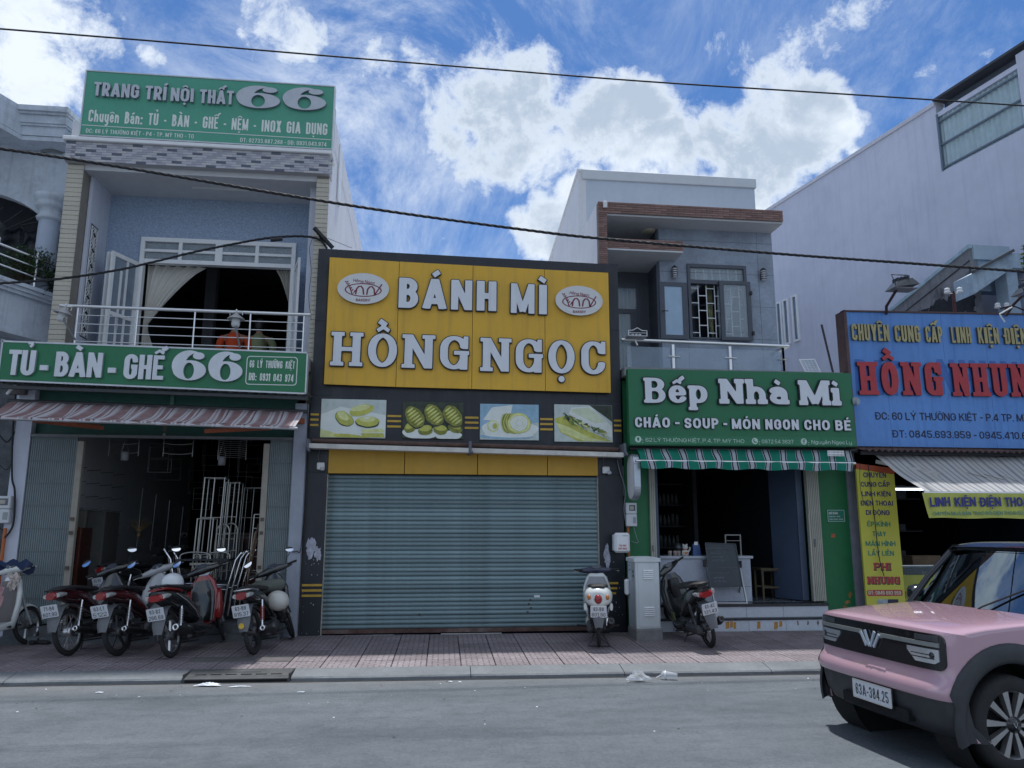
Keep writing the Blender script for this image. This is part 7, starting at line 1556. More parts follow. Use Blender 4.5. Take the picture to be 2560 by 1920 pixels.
# plants on that balcony
def leafy(name,lab,base,n,spread,hgt,col,seed,leaf=.05,narrow=.35,up_=.3,cat='plant'):
 r=random.Random(seed);t=thing(name,lab,cat,tuple(base));m=MB();st=MB()
 for k in range(n):
  a=r.uniform(0,2*math.pi);d=r.random()**.6*spread;top=Vector((base.x+d*math.cos(a),base.y+d*math.sin(a)*.6,base.z+hgt*r.uniform(.3,1)))
  if k%9==0:st.tube([base,base.lerp(top,.5)+Vector((0,0,.05)),top], .004,4)
  dr_=Vector((r.uniform(-1,1),r.uniform(-1,1),r.uniform(-.6,up_+.6))).normalized();s=leaf*r.uniform(.6,1.3);sd=dr_.cross(Vector((0,0,1))).normalized()*s*narrow
  m.add([top,top+dr_*s*.5+sd,top+dr_*s,top+dr_*s*.5-sd],[(0,1,2,3)],0)
 o=m.build('foliage',col,t);o['kind']='stuff';s2_=st.build('stem',M('stem_brown',(.06,.05,.03), .9),t);s2_['kind']='stuff';return t
leafg=M('leaf_green',(.045,.10,.035), .6,var=.5,scale=9);leafy('potted_shrub','feathery green shrub behind the railing of the old white house',Vector((-6.35,12.6,5.45)),1500, .42, .62,leafg,4, .055, .25)
leafy('spiky_plant','dark spiky plant beside the round column of the old white house',Vector((-5.98,12.85,5.35)),120, .16, .35,M('leaf_dark',(.03,.05,.035), .6,var=.4),6, .28, .06,1.2)
leafy('tree_branch','yellow green leafy branch reaching in at the right edge',at(2590,690,11.0),260, .22, .40,M('leaf_yellow',(.20,.24,.045), .6,var=.4,scale=7),8, .085, .42,cat='branch')
leafy('tree_branch','pale green leafy twig at the right edge above the first cable',at(2580,640,11.0),120, .11, .18,M('leaf_pale',(.22,.30,.09), .6,var=.3),10, .08, .42,cat='branch')
# wiring clutter between the left house and the furniture shop
rr_=random.Random(31)
for k in range(5):
 y0=1090+70*k;cable(('thick','thin','sagging','kinked','lowest')[k]+' dark wire strung across the gap at the far left edge',[at(-20,y0+rr_.uniform(-30,30),12.3),at(15,y0+30+rr_.uniform(-20,20),12.3),at(38,y0+rr_.uniform(-30,20),12.3),at(52,y0-20+rr_.uniform(-30,30),12.3)],(.012,.006,.008,.007,.009)[k])
cable('black cable running down the lavender column at the far left',[at(40,980,12.1),at(32,1080,12.1),at(30,1190,12.1),at(37,1230,12.1),at(33,1310,12.1),at(12,1345,12.08)], .014)
c=at(50,970,12.2);t=thing('junction_box','small grey junction box under the left end of the long green sign','box',tuple(c));m=MB();m.bbox(c.x-.10,c.x+.15,12.05,12.14,c.z-.12,c.z+.16,.01);m.build('case',M('box_brown_grey',(.15,.14,.14), .8,var=.2),t)
c=at(30,965,11.9);t=thing('street_lamp_arm','bent white lamp bracket under the left end of the long green sign','bracket',tuple(c));m=MB();m.tube([at(18,985,11.9),at(35,965,11.85),at(42,965,11.85)], .022,8);m.build('arm',white,t)
# ------------------------------------------------------------------ motorbikes (built facing +x, rear tyre contact at the origin)
def paint(n,c,**k):return M('paint_'+n,c, .22,var=k.get('var', .05),coat=.8,spec=.6,dirt=k.get('dirt', .12),dirtcol=(.10,.09,.08))
dkred,silver,red2,blackp,whitep=paint('dark_red',(.085,.008,.012)),paint('silver',(.36,.37,.38),dirt=.2),paint('red',(.26,.014,.014)),paint('black',(.012,.013,.015)),paint('pearl_white',(.66,.68,.66))
flap_m=M('flap_grey',(.13,.135,.145), .6,var=.12,dirt=.3,dirtcol=(.25,.24,.22));eng_m=M('engine_grey',(.10,.10,.105), .5,metal=.6,var=.2,dirt=.5,dirtcol=(.05,.045,.04));exh_m=M('exhaust_black',(.03,.03,.032), .45,metal=.4,var=.2)
seat_m=M('seat_vinyl',(.022,.022,.024), .55,var=.1,bump=.2,bscale=120);rlens=M('red_lens',(.30,.008,.010), .12,var=0,coat=.6);olens=M('orange_lens',(.55,.16,.01), .15,var=0,coat=.5);clens=M('clear_lens',(.55,.55,.55), .08,var=0,metal=.5)
plate_w=M('plate_white',(.62,.64,.68), .4,var=.04);plate_k=M('plate_black',(.02,.02,.025), .5,var=0);alloy=M('alloy',(.55,.55,.56), .3,metal=.9,var=.08)
def wheel(par,x,r,kind,tw=.045,name='wheel'):
 wp=MB();n=40
 prof=[(r-.065,-.5*tw*.7),(r-.03,-.5*tw),(r-.008,-.5*tw*.7),(r,0),(r-.008,.5*tw*.7),(r-.03,.5*tw),(r-.065,.5*tw*.7)]
 wp.lathe([(a,b)for a,b in prof],(x,0,r),(0,1,0),n);w=wp.build(name,rubber,par,local=True)
 m=MB();q=r-.062;m.lathe([(q+.004,-.5*tw*.75),(q-.012,-.5*tw*.6),(q-.018,0),(q-.012,.5*tw*.6),(q+.004,.5*tw*.75)],(x,0,r),(0,1,0),n)
 rm={'wire':alloy,'cast':M('rim_dark',(.045,.045,.05), .4,metal=.5),'alloy':alloy,'black':blackp}[kind];m.build('rim',rm,w,local=True)
 m=MB();m.lathe([(0,-.05),(.055,-.05),(.06,-.02),(.06,.02),(.055,.05),(0,.05)],(x,0,r),(0,1,0),18);m.build('hub',eng_m if kind!='wire' else alloy,w,local=True)
 m=MB()
 if kind=='wire':
  for k in range(18):a=2*math.pi*k/18;b=a+(.35 if k%2 else-.35);s= .03 if k%2 else-.03;m.tube([(x+.05*math.cos(b),s,r+.05*math.sin(b)),(x+(q-.01)*math.cos(a),0,r+(q-.01)*math.sin(a))], .0022,4,caps=False)
 else:
  ns=5 if kind!='alloy' else 6
  for k in range(ns):
   a=2*math.pi*k/ns+.3
   for s in((-.10,.10)if kind=='alloy' else(0,)):
    p0,p1=Vector((x+.05*math.cos(a+s*2),0,r+.05*math.sin(a+s*2))),Vector((x+(q-.008)*math.cos(a+s*.6),0,r+(q-.008)*math.sin(a+s*.6)));m.bar(p0,p1, .020, .028,upv=(0,1,0))
 m.build('spokes',rm,w,local=True);return w
def vl(m,secs,n=14,e=3.0,mi=0):  # rings stacked along z: (z, x, half x, half y)
 t=MB();t.loft([(z,0,-x,hy,hx)for z,x,hx,hy in secs],n,e);t.xform(Matrix(((0,0,-1,0),(0,1,0,0),(1,0,0,0),(0,0,0,1))));m.add(t.v,t.f,mi,True);return m
def plate(par,x,z,tilt,l1,l2,w=.215,h=.155,faded=None):
 mt=Matrix.Translation((x,0,z))@Matrix.Rotation(R(tilt),4,'Y')
 m=MB();m.prism([rrect(-w/2,w/2,-h/2,h/2,.012)],(-.006,0,0),(0,-1,0),(0,0,1),(.006,0,0));m.xform(mt);p=m.build('licence_plate',plate_w,par,local=True)
 m=MB()
 for tx,zz,ww in((l1,.010,.62),(l2,-.064,.84)):print_text(m,tx,(-.0075,w*ww/2,zz),(0,-1,0),(0,0,1),w*ww, .050,t=.13,gap=.16)
 m.xform(mt);m.build('plate_number',plate_k,p,local=True)
def steerm(hx,hz,ang,rake=26):
 ax=Vector((-math.sin(R(rake)),0,math.cos(R(rake))));return Matrix.Translation((hx,0,hz))@Matrix.Rotation(R(ang),4,ax)@Matrix.Translation((-hx,0,-hz))
def front_end(t,wb,r,hx,hz,steer,col,fender,kind,mirrors,mirror_col,cover,grip=.34,narrow=False):
 st=steerm(hx,hz,steer)
 def B(m,name,mt):m.xform(st);return m.build(name,mt,t,local=True)
 w=wheel(t,wb,r,kind, .042,'front_wheel')
 for o in[w]:o.matrix_local=st
 m=MB()
 for s in(-1,1):m.tube([(wb,s*.06,r),(wb-.10,s*.06,r+.24),(hx+.05,s*.055,hz-.22)], .017,8)
 B(m,'fork',silver if not cover=='x' else eng_m)
 m=MB();pts=[(wb+(r+.03)*math.cos(R(a)),r+(r+.03)*math.sin(R(a)))for a in range(8,175,12)]
 vs=[]
 for x,z in pts:
  for k in range(7):q=-1+k/3;vs.append((x-(x-wb)*.10*q*q,q*.05,z-(z-r)*.16*q*q))
 m.add(vs,[(i*7+k,(i+1)*7+k,(i+1)*7+k+1,i*7+k+1)for i in range(len(pts)-1)for k in range(6)],0,True);B(m,'front_fender',fender)
 m=MB();m.loft([(-.34,0,0,.012,.02),(-.30,0,0,.02,.028),(-.16,0,0,.045,.045),(0,0,.012,.075,.065),(.16,0,0,.045,.045),(.30,0,0,.02,.028),(.34,0,0,.012,.02)],14,2.4);m.xform(Matrix.Translation((hx,0,hz))@Matrix.Rotation(R(90),4,'Z')@Matrix.Scale(.80,4,(1,0,0)));B(m,'handlebar_cover',cover)
 m=MB();m.loft([(hx+.02,0,hz-.03,.08,.05),(hx+.10,0,hz-.035,.085,.055),(hx+.145,0,hz-.04,.05,.035)],14,2.6);B(m,'headlight',clens)
 m=MB();m.prism([[(.07*math.cos(2*math.pi*k/16), .035*math.sin(2*math.pi*k/16))for k in range(16)]],(hx-.055,0,hz+.060),(0,-1,0),(.55,0,.83),(.01,0,-.01));B(m,'instrument_panel',M('dash_glass',(.06,.07,.09), .1,var=0))
 for s in(-1,1):
  m=MB();m.tube([(hx-.02,s*.22,hz+.01),(hx-.05,s*(.25),hz+.012),(hx-.07,s*(grip),hz+.015)], .016,8);B(m,'grip',rubber)
  m=MB();m.tube([(hx+.03,s*.24,hz+.0),(hx+.04,s*.27,hz-.005),(hx-.0,s*(grip-.0),hz-.01)], .005,6);B(m,'brake_lever',chrome)
  if mirrors:
   c=Vector((hx-.03,s*.30,hz+.20));m=MB();m.tube([(hx+.0,s*.21,hz+.02),(hx+.01,s*.23,hz+.10),c+Vector((.02,0,-.04))], .005,6);mm=B(m,'mirror',black_pl)
   m=MB();el=[(.062*math.cos(2*math.pi*k/20), .040*math.sin(2*math.pi*k/20))for k in range(20)]
   m.prism([el],c,(0,-1,.25*s),(.10,0,1),(.022,0,0));m.xform(st);m.build('mirror_shell',black_pl,mm,local=True)
   m=MB();m.prism([[(a*.9,b*.88)for a,b in el]],c+Vector((-.002,0,0)),(0,-1,.25*s),(.30,0,1),(0,0,0));m.xform(st);m.build('mirror_face',mirror_m,mm,local=True)
def exhaust(t,x0,r=.05,z=.36,chrome_tip=True,y=-.17,up_=.06):
 m=MB();m.tube([(x0+.75,-.08,.25),(x0+.55,-.14,.24),(x0+.42,y,z-.06)], .018,8);m.tube([(x0+.44,y,z-.065),(x0+.38,y,z-.05),(x0+.10,y,z),(x0,y,z+up_*.4)],[r*.5,r*.95,r,r*.85],16);e=m.build('exhaust',exh_m,t,local=True)
 m=MB();m.lathe([(r*.35,.03),(r*.40,-.005),(r*.80,-.012),(r*.86,.0),(r*.88,.05)],(x0,y,z+up_*.4),(1,0,-.12),16);m.build('exhaust_tip',chrome if chrome_tip else eng_m,e,local=True)
 m=MB();m.lathe([(0,.004),(r*.38,.002)],(x0-.0,y,z+up_*.4),(1,0,-.12),12);m.build('exhaust_hole',black_pl,e,local=True)
def rear_common(t,r,flapz,shock_col,wire,px,l1,l2,tail_x=-.26,pz=.57):
 wheel(t,0,r,wire, .05,'rear_wheel')
 for s in(-1,1):
  m=MB();m.bar((.02,s*.085,r),(.52,s*.07,r+.02),.025,.04);m.build('swing_arm',eng_m,t,local=True)
  a,b=Vector((.02,s*.12,r+.03)),Vector((.14,s*.11,.66));m=MB();m.tube([a,b], .016,8);sh_=m.build('shock_absorber',chrome if s<0 else eng_m,t,local=True)
  m=MB()
  for k in range(9):p=a.lerp(b, .30+.055*k);m.tube([p+Vector((.026*math.cos(2*math.pi*q/12), .026*math.sin(2*math.pi*q/12),0))for q in range(12)], .0055,5,closed=True)
  m.build('spring',shock_col,sh_,local=True)
 # rear mudguard with flap
 pts=[(.20,.60),(.05,.64),(-.10,.64),(-.20,.60),(-.27,.53),(-.315,.44),(-.345,flapz)]
 m=MB();vs=[]
 for i,(x,z)in enumerate(pts):
  hw=(.06,.065,.07,.075,.085,.08,.05)[i]
  for k in range(5):q=-1+k/2;vs.append((x+.03*q*q,q*hw,z-.012*q*q))
 nf=len(pts);m.add(vs+[(x+.006,y,z)for x,y,z in vs],[(i*5+k,i*5+k+1,(i+1)*5+k+1,(i+1)*5+k)for i in range(nf-1)for k in range(4)]+[(nf*5+i*5+k,nf*5+(i+1)*5+k,nf*5+(i+1)*5+k+1,nf*5+i*5+k+1)for i in range(nf-1)for k in range(4)],0,True);m.build('rear_mudguard',flap_m,t,local=True)
 plate(t,px,pz,-14,l1,l2)
 m=MB();m.bbox(.30,.78,-.11,.11,.16,.36,.04);m.lathe([(0,-.15),(.09,-.15),(.10,-.12),(.10,.12),(.09,.15),(0,.15)],(.50,0,.26),(0,1,0),18);m.lathe([(.07,0),(.07,.16)],(.62,0,.33),(.9,0,.35),14);m.build('engine',eng_m,t,local=True)
 m=MB();m.tube([(.42,.16,.14),(.42,-.16,.14)], .010,8);m.tube([(.42,.30,.24),(.42,.12,.22)], .014,8);m.tube([(.42,-.30,.24),(.42,-.12,.22)], .014,8);m.build('footrest',rubber,t,local=True)
def side_stand(t,x=.45):
 m=MB();m.tube([(x,.09,.20),(x+.06,.20,.015)], .010,8);m.bbox(x+.02,x+.10,.17,.23,-.0,.014,.004);m.build('kickstand',eng_m,t,local=True)
def underbone(lab,pos,head,steer,cols,l1,l2,kind='wire',shock=chrome,mirrors=True,tail=red2,tip=True,rack=False,grp='motorbikes parked outside the furniture shop'):
 body,side,shieldc,cover,fend=cols
 t=thing('motorbike',lab,'motorbike',(pos[0],pos[1],.0),grp);t.location.z= .098+SL*(pos[1]-9.7);t.rotation_euler=(R(-9),0,R(head));r= .292
 rear_common(t,r, .33,shock,kind,-.335,l1,l2,pz=.58)
 m=MB();m.loft([(-.31,0,.80,.035,.02),(-.27,0,.785,.075,.045),(-.12,0,.765,.10,.075),(.08,0,.735,.11,.10),(.26,0,.69,.105,.115),(.44,0,.61,.085,.11),(.60,0,.50,.06,.08),(.74,0,.40,.04,.05)],18,2.5);m.build('rear_cowl',body,t,local=True)
 for s in(-1,1):
  m=MB();m.loft([(-.18,s*.075,.77,.030,.025),(.0,s*.088,.75,.033,.04),(.20,s*.10,.70,.03,.055),(.40,s*.09,.60,.026,.06),(.60,s*.07,.47,.02,.04),(.72,s*.055,.38,.012,.02)],12,2.2);m.build('side_panel',side,t,local=True)
  m=MB();m.loft([(-.295,s*.075,.76,.035,.026),(-.25,s*.09,.765,.032,.032),(-.16,s*.105,.765,.010,.018)],12,2.3);m.build('rear_indicator',clens,t,local=True)
 m=MB();m.loft([(-.325,0,.755,.055,.042),(-.30,0,.76,.07,.05),(-.26,0,.76,.07,.05)],14,2.8);m.build('tail_light',tail,t,local=True)
 m=MB();m.loft([(-.24,0,.838,.06,.014),(-.15,0,.845,.10,.026),(.05,0,.835,.118,.032),(.25,0,.81,.12,.034),(.42,0,.795,.105,.036),(.56,0,.79,.07,.030),(.62,0,.785,.03,.015)],16,2.6);m.build('seat',seat_m,t,local=True)
 m=MB();m.tube([(-.02,.13,.80),(-.20,.12,.825),(-.30,.08,.83),(-.32,0,.83),(-.30,-.08,.83),(-.20,-.12,.825),(-.02,-.13,.80)], .010,8);m.build('grab_rail',steel if rack else black_pl,t,local=True)
 m=MB();m.tube([(.60,0,.47),(.85,0,.62),(1.0,0,.86)], .035,10);m.build('frame_tube',black_pl,t,local=True)
 m=MB();vl(m,[(.30,.90,.030,.10),(.42,.86,.035,.19),(.60,.90,.04,.23),(.76,.96,.045,.21),(.90,1.01,.05,.13),(.97,1.02,.04,.07)],16,3.2);m.build('leg_shield',shieldc,t,local=True)
 m=MB();vl(m,[(.50,1.00,.03,.05),(.62,1.04,.04,.10),(.80,1.06,.045,.12),(.92,1.06,.03,.07)],14,2.6);m.build('front_cowl',body,t,local=True)
 exhaust(t,-.12, .042, .30,tip)
 m=MB();m.bbox(.02,.46,-.105,-.075,.27,.36,.02);m.build('chain_cover',black_pl,t,local=True)
 front_end(t,1.23,r,1.02,1.01,steer,body,fend,kind,mirrors,None,cover);side_stand(t);return t
def scooter(lab,pos,head,steer,cols,l1,l2,kind='alloy',lean=-9,mirrors=True,round_tail=False,flapz=.32,grp=None,shock=chrome,rackc=None,r=.265,tip=True,fat=1.0,hz=1.02):
 body,front,inner,cover,fend=cols
 t=thing('scooter',lab,'scooter',(pos[0],pos[1],.098+SL*(pos[1]-9.7)),grp);t.rotation_euler=(R(lean),0,R(head))
 rear_common(t,r,flapz,shock,kind,-.325,l1,l2,pz=.56 if not round_tail else .50)
 if round_tail:secs=[(-.27,0,.66,.09,.08),(-.255,0,.67,.135,.11),(-.18,0,.68,.185,.135),(-.02,0,.675,.20,.15),(.18,0,.64,.19,.16),(.36,0,.57,.17,.15),(.50,0,.50,.14,.12)]
 else:secs=[(-.33,0,.81,.04,.022),(-.28,0,.79,.10,.05),(-.14,0,.76,.135,.085),(.08,0,.70,.145,.125),(.28,0,.62,.145,.15),(.46,0,.53,.13,.13),(.60,0,.43,.11,.08)]
 m=MB();m.loft([(a,b,c,d*fat,e_)for a,b,c,d,e_ in secs],20,2.4);m.build('rear_body',body,t,local=True)
 m=MB();zt= .815 if round_tail else .865
 m.loft([(-.22,0,zt-.01,.08,.018),(-.10,0,zt,.13,.034),(.12,0,zt-.02,.145,.04),(.34,0,zt-.04,.14,.042),(.50,0,zt-.05,.10,.036),(.58,0,zt-.06,.05,.02)],16,2.6);m.build('seat',seat_m,t,local=True)
 if round_tail:
  m=MB();m.lathe([(.0,-.030),(.03,-.025),(.044,-.010),(.048,.01)],(-.278,0,.655),(1,0,0),20);m.xform(Matrix.Translation((0,0,-.655*.25))@Matrix.Scale(1.25,4,(0,0,1)));m.build('tail_light',rlens,t,local=True)
  m=MB();m.tube([(-.272,.055*math.cos(2*math.pi*k/24),.655+.066*math.sin(2*math.pi*k/24))for k in range(24)], .006,6,closed=True);m.build('tail_light_ring',chrome,t,local=True)
  for s in(-1,1):m=MB();m.lathe([(.0,-.018),(.018,-.014),(.026,.0),(.026,.02)],(-.262,s*.125,.68),(1,s*-.3,0),16);m.xform(Matrix.Translation((0,0,-.68*.35))@Matrix.Scale(1.35,4,(0,0,1)));m.build('rear_indicator',olens,t,local=True)
  for s in(-1,1):m=MB();m.loft([(-.20,s*.175,.55,.020,.05),(-.05,s*.185,.55,.02,.05),(.15,s*.18,.52,.02,.04)],10,2.4);m.build('body_skirt',body,t,local=True)
 else:
  m=MB();m.loft([(-.335,0,.745,.075,.036),(-.31,0,.75,.10,.045),(-.26,0,.75,.11,.045)],14,2.8);m.build('tail_light',rlens,t,local=True)
  for s in(-1,1):m=MB();m.loft([(-.31,s*.10,.76,.03,.028),(-.26,s*.12,.765,.03,.03),(-.18,s*.13,.765,.012,.016)],12,2.3);m.build('rear_indicator',clens,t,local=True)
  m=MB();m.tube([(.02,.13,.85),(-.20,.11,.885),(-.30,.06,.89),(-.30,-.06,.89),(-.20,-.11,.885),(.02,-.13,.85)], .014,8);m.build('grab_rail',black_pl,t,local=True)
 m=MB();m.bbox(.52,.95,-.16,.16,.24,.31,.03);m.build('footboard',black_pl,t,local=True)
 for s in(-1,1):m=MB();m.loft([(.40,s*.14,.30,.03,.05),(.70,s*.16,.26,.025,.045),(.98,s*.12,.30,.02,.05)],10,2.4);m.build('floor_side_panel',body,t,local=True)
 m=MB();vl(m,[(.24,.98,.05,.11),(.38,.98,.055,.18),(.56,1.0,.05,.21),(.72,1.02,.05,.205),(.86,1.04,.05,.16),(.95,1.05,.04,.09)],18,3.0);m.build('leg_shield',front,t,local=True)
 m=MB();vl(m,[(.34,.935,.02,.13),(.56,.955,.02,.17),(.74,.975,.02,.17),(.88,.995,.02,.11)],14,3.0);m.build('inner_panel',inner,t,local=True)
 exhaust(t,-.20, .05, .33,tip,y=-.17,up_=.10);m=MB();m.bbox(-.10,.42,.07,.16,.19,.33,.04);m.build('drive_case',eng_m,t,local=True)
 front_end(t,1.26,r,1.05,hz,steer,body,fend,kind,mirrors,None,cover)
 if lean!=0:side_stand(t)
 else:m=MB();[m.tube([(.12,s*.06,.16),(.02,s*.15,.015)], .012,8)for s in(-1,1)];m.tube([(.02,-.15,.015),(.02,.15,.015)], .010,6);m.build('centre_stand',eng_m,t,local=True)
 return t
underbone('dark red motorbike with spoked wheel and plate 71-B4, leftmost full motorbike',(-4.361,10.812),78,24,(paint('maroon',(.045,.006,.009)),paint('maroon',(.045,.006,.009)),blackp,blackp,blackp),'71-B4','601.90','wire')
underbone('red and silver motorbike with silver leg shield and plate 63-L1, second of the row',(-3.746,10.746),77,30,(paint('maroon',(.045,.006,.009)),dkred,silver,silver,paint('charcoal',(.05,.05,.055))),'63-L1','5122','cast')
b3_=scooter('red and black scooter with a white helmet on its seat and plate 63-B2',(-3.039,10.545),80,26,(blackp,red2,blackp,blackp,blackp),'63-B2','266.69','alloy',grp='motorbikes parked outside the furniture shop')
m=MB();m.loft([(-.34,0,.845,.05,.012),(-.25,0,.853,.12,.018),(-.05,0,.83,.148,.02),(.15,0,.79,.150,.016)],16,2.4);m.build('tail_trim',red2,b3_,local=True)
for s in(-1,1):
 m=MB();m.loft([(.90,s*.20,.42,.02,.06),(.95,s*.225,.50,.035,.17),(1.02,s*.225,.56,.035,.20),(1.10,s*.17,.66,.02,.10)],12,2.2);m.build('front_wing',red2,b3_,local=True)
 m=MB();m.tube([(-.05,s*.147,.77),(.20,s*.150,.66),(.45,s*.135,.52),(.56,s*.118,.42)], .007,6);m.build('side_stripe',silver,b3_,local=True)
b4_=underbone('black motorbike with red spring and plate 63-B9 beside the blue grey column',(-2.06,10.66),82,28,(blackp,blackp,blackp,blackp,blackp),'63-B9','915.37','cast',shock=M('red_spring',(.35,.03,.02), .4,var=0),rack=True)
m=MB();c=Vector((-.37,0,.40));m.lathe([(0,0),(.035,0)],c,(-1,0,.1),20);m.build('round_sticker',M('sticker_gold',(.60,.38,.03), .4,var=.2),b4_,local=True)
scooter('pearl white retro scooter with round red tail light standing before the roller shutter',(2.455,10.80),78,2,(whitep,whitep,M('paint_grey_inner',(.26,.27,.29), .35,coat=.4),M('paint_navy',(.02,.025,.06), .3,coat=.6),whitep),'63-B9','601.90','black',lean=0,mirrors=False,round_tail=True,flapz=.30,tip=False,shock=eng_m,r=.25,hz=.965)
bs_=scooter('black scooter with plate 63-AC parked between the utility cabinet and the steps',(3.97,10.63),91,34,(blackp,blackp,blackp,blackp,blackp),'63-AC','131.43','black',lean=-12,mirrors=False,flapz=.30,tip=False,shock=eng_m,r=.275)
m=MB();vl(m,[(.60,.93,.03,.05),(.78,.90,.05,.08),(.88,.92,.04,.07)],12,3);m.build('front_bag',black_pl,bs_,local=True)
m=MB();m.bbox(.70,.86,.165,.175,.32,.44,.004);m.build('floor_sticker',M('olive_patch',(.16,.17,.07), .7,var=.3),bs_,local=True)
ls2=scooter('white scooter at the far left edge with a blue jacket over its handlebar',(-5.93,10.72),64,12,(whitep,whitep,M('paint_taupe',(.15,.13,.13), .5),whitep,whitep),'63-B1','208.15','alloy',lean=-6,mirrors=False,round_tail=False,grp=None)
underbone('black motorbike standing inside the dark furniture shop doorway',(-4.42,12.55),60,10,(blackp,blackp,blackp,blackp,blackp),'63-B4','117.02','cast',grp=None).location.z= .34
# helmets, jacket, masks
def helmet(lab,loc,rot,col):
 t=thing('helmet',lab,'helmet',tuple(loc));t.rotation_euler=rot
 m=MB();m.lathe([(.128,-.01),(.132,.02),(.128,.06),(.110,.10),(.075,.130),(.035,.145),(.0,.148)],n=26);m.xform(Matrix.Scale(1.12,4,(1,0,0)));m.build('shell',col,t,local=True)
 m=MB();m.tube([(.140*math.cos(2*math.pi*k/26), .126*math.sin(2*math.pi*k/26),-.008)for k in range(26)], .007,6,closed=True);m.build('rim',col,t,local=True)
 m=MB();m.tube([(.02,.11,.0),(.03,.06,-.09),(.03,-.06,-.09),(.02,-.11,.0)], .006,5);m.build('strap',black_pl,t,local=True)
 m=MB();m.lathe([(.116,-.005),(.0,.02)],n=20);m.build('lining',rubber,t,local=True)
hw=M('helmet_white',(.66,.69,.72), .25,var=.03,coat=.5)
def onbike(b,x,y,z):
 return Matrix.Translation(b.location)@b.rotation_euler.to_matrix().to_4x4()@Vector((x,y,z))
helmet('white open helmet resting on the seat of the red and black scooter',onbike(b3_, .14,0, .885),(R(-9),R(4),R(70)),hw)
helmet('cream white helmet hanging on the right side of the black motorbike',onbike(b4_, .50,-.20, .60),(R(80),R(10),R(-10)),M('helmet_cream',(.55,.54,.50), .35,var=.06,coat=.3))
p=onbike(b4_, .78,0, .80);t=thing('grey_bag','crumpled grey green cloth bag hung in front of the black motorbike seat','bag',tuple(p));rB=random.Random(2)
m=MB();m.loft([(-.26,0,-.02,.02,.03),(-.18,.0,.0,.07,.07),(-.05,.02,.0,.10,.09),(.06,.0,.01,.11,.10),(.16,.0,.02,.08,.09),(.22,0,.03,.03,.04)],18,2.4);m.v=[(x+rB.uniform(-.010,.010),y+rB.uniform(-.010,.010),z+rB.uniform(-.012,.012))for x,y,z in m.v];m.build('bag',M('bag_grey_green',(.10,.11,.095), .8,var=.3,bump=.3),t,local=True)
def drape(name,lab,cat,base,sz,col,seed,rotz=0,thick=.0):
 r=random.Random(seed);t=thing(name,lab,cat,tuple(base));ph=[r.uniform(0,6)for _ in range(6)];m=MB()
 def fn(u,v):
  x=(u-.5)*sz[0];s=abs(v-.35)
  y=(v-.35)*sz[1]*.5+.03*math.sin(u*14+ph[0]);z=-max(0,s-.08)**1.15*sz[2]+.025*math.sin(u*17+ph[1]+v*5)+.02*math.sin(v*23+ph[2]+u*7)
  return(x+.02*math.sin(v*12+ph[3]),y*(.5+.3*math.cos(u*9+ph[4])),z)
 m.grid(fn,40,30);m.xform(Matrix.Rotation(R(rotz),4,'Z'));m.build('cloth',col,t,local=True);return t
hp_=onbike(ls2,1.03,0,1.07)
drape('blue_jacket','dark blue jacket bundled over the handlebar of the white scooter at far left','jacket',hp_+Vector((.02,-.03,.06)),(.62,.26,.32),M('denim_blue',(.018,.032,.085), .9,var=.3,bump=.3),5,-15)
drape('face_mask','white printed cloth face mask dangling from the far left scooter handlebar','mask',hp_+Vector((.13,-.20,-.10)),(.13,.03,.34),M('mask_print',(.55,.48,.44), .9,var=.4,scale=25),7,5)
drape('pink_cloth','pale pink cloth hanging by the seat of the far left scooter','cloth',onbike(ls2, .62,-.16, .80),(.26,.10,.50),M('pink_cloth',(.52,.30,.31), .9,var=.12),8,40)
# dark shoes by the step
for i,(px,py)in enumerate(((60,1606),(84,1610),(104,1611),(120,1603))):
 c=atz(px,py,.13);t=thing('shoe',('black sandal nearest the far left scooter wheel','black rubber clog second from left by the step','black slipper third from left by the step','brown sandal standing on edge by the step')[i],'shoe',tuple(c),'shoes left on the pavement by the furniture shop step')
 m=MB();m.loft([(-.12,0,.02,.03,.014),(-.08,0,.03,.045,.026),(0,0,.03,.042,.03),(.09,0,.028,.05,.026),(.13,0,.02,.03,.014)],12,2.6);m.build('sole',rubber if i<3 else M('sandal_brown',(.16,.09,.07), .8,var=.2),t,local=True);m=MB();m.tube([(.04,.045,.03),(.05,.02,.075),(.05,-.02,.075),(.04,-.045,.03)], .012,6);m.build('strap',rubber if i<3 else MATS['sandal_brown'],t,local=True)
 t.rotation_euler=(0 if i<3 else R(60),0,R((20,100,160,60)[i]))
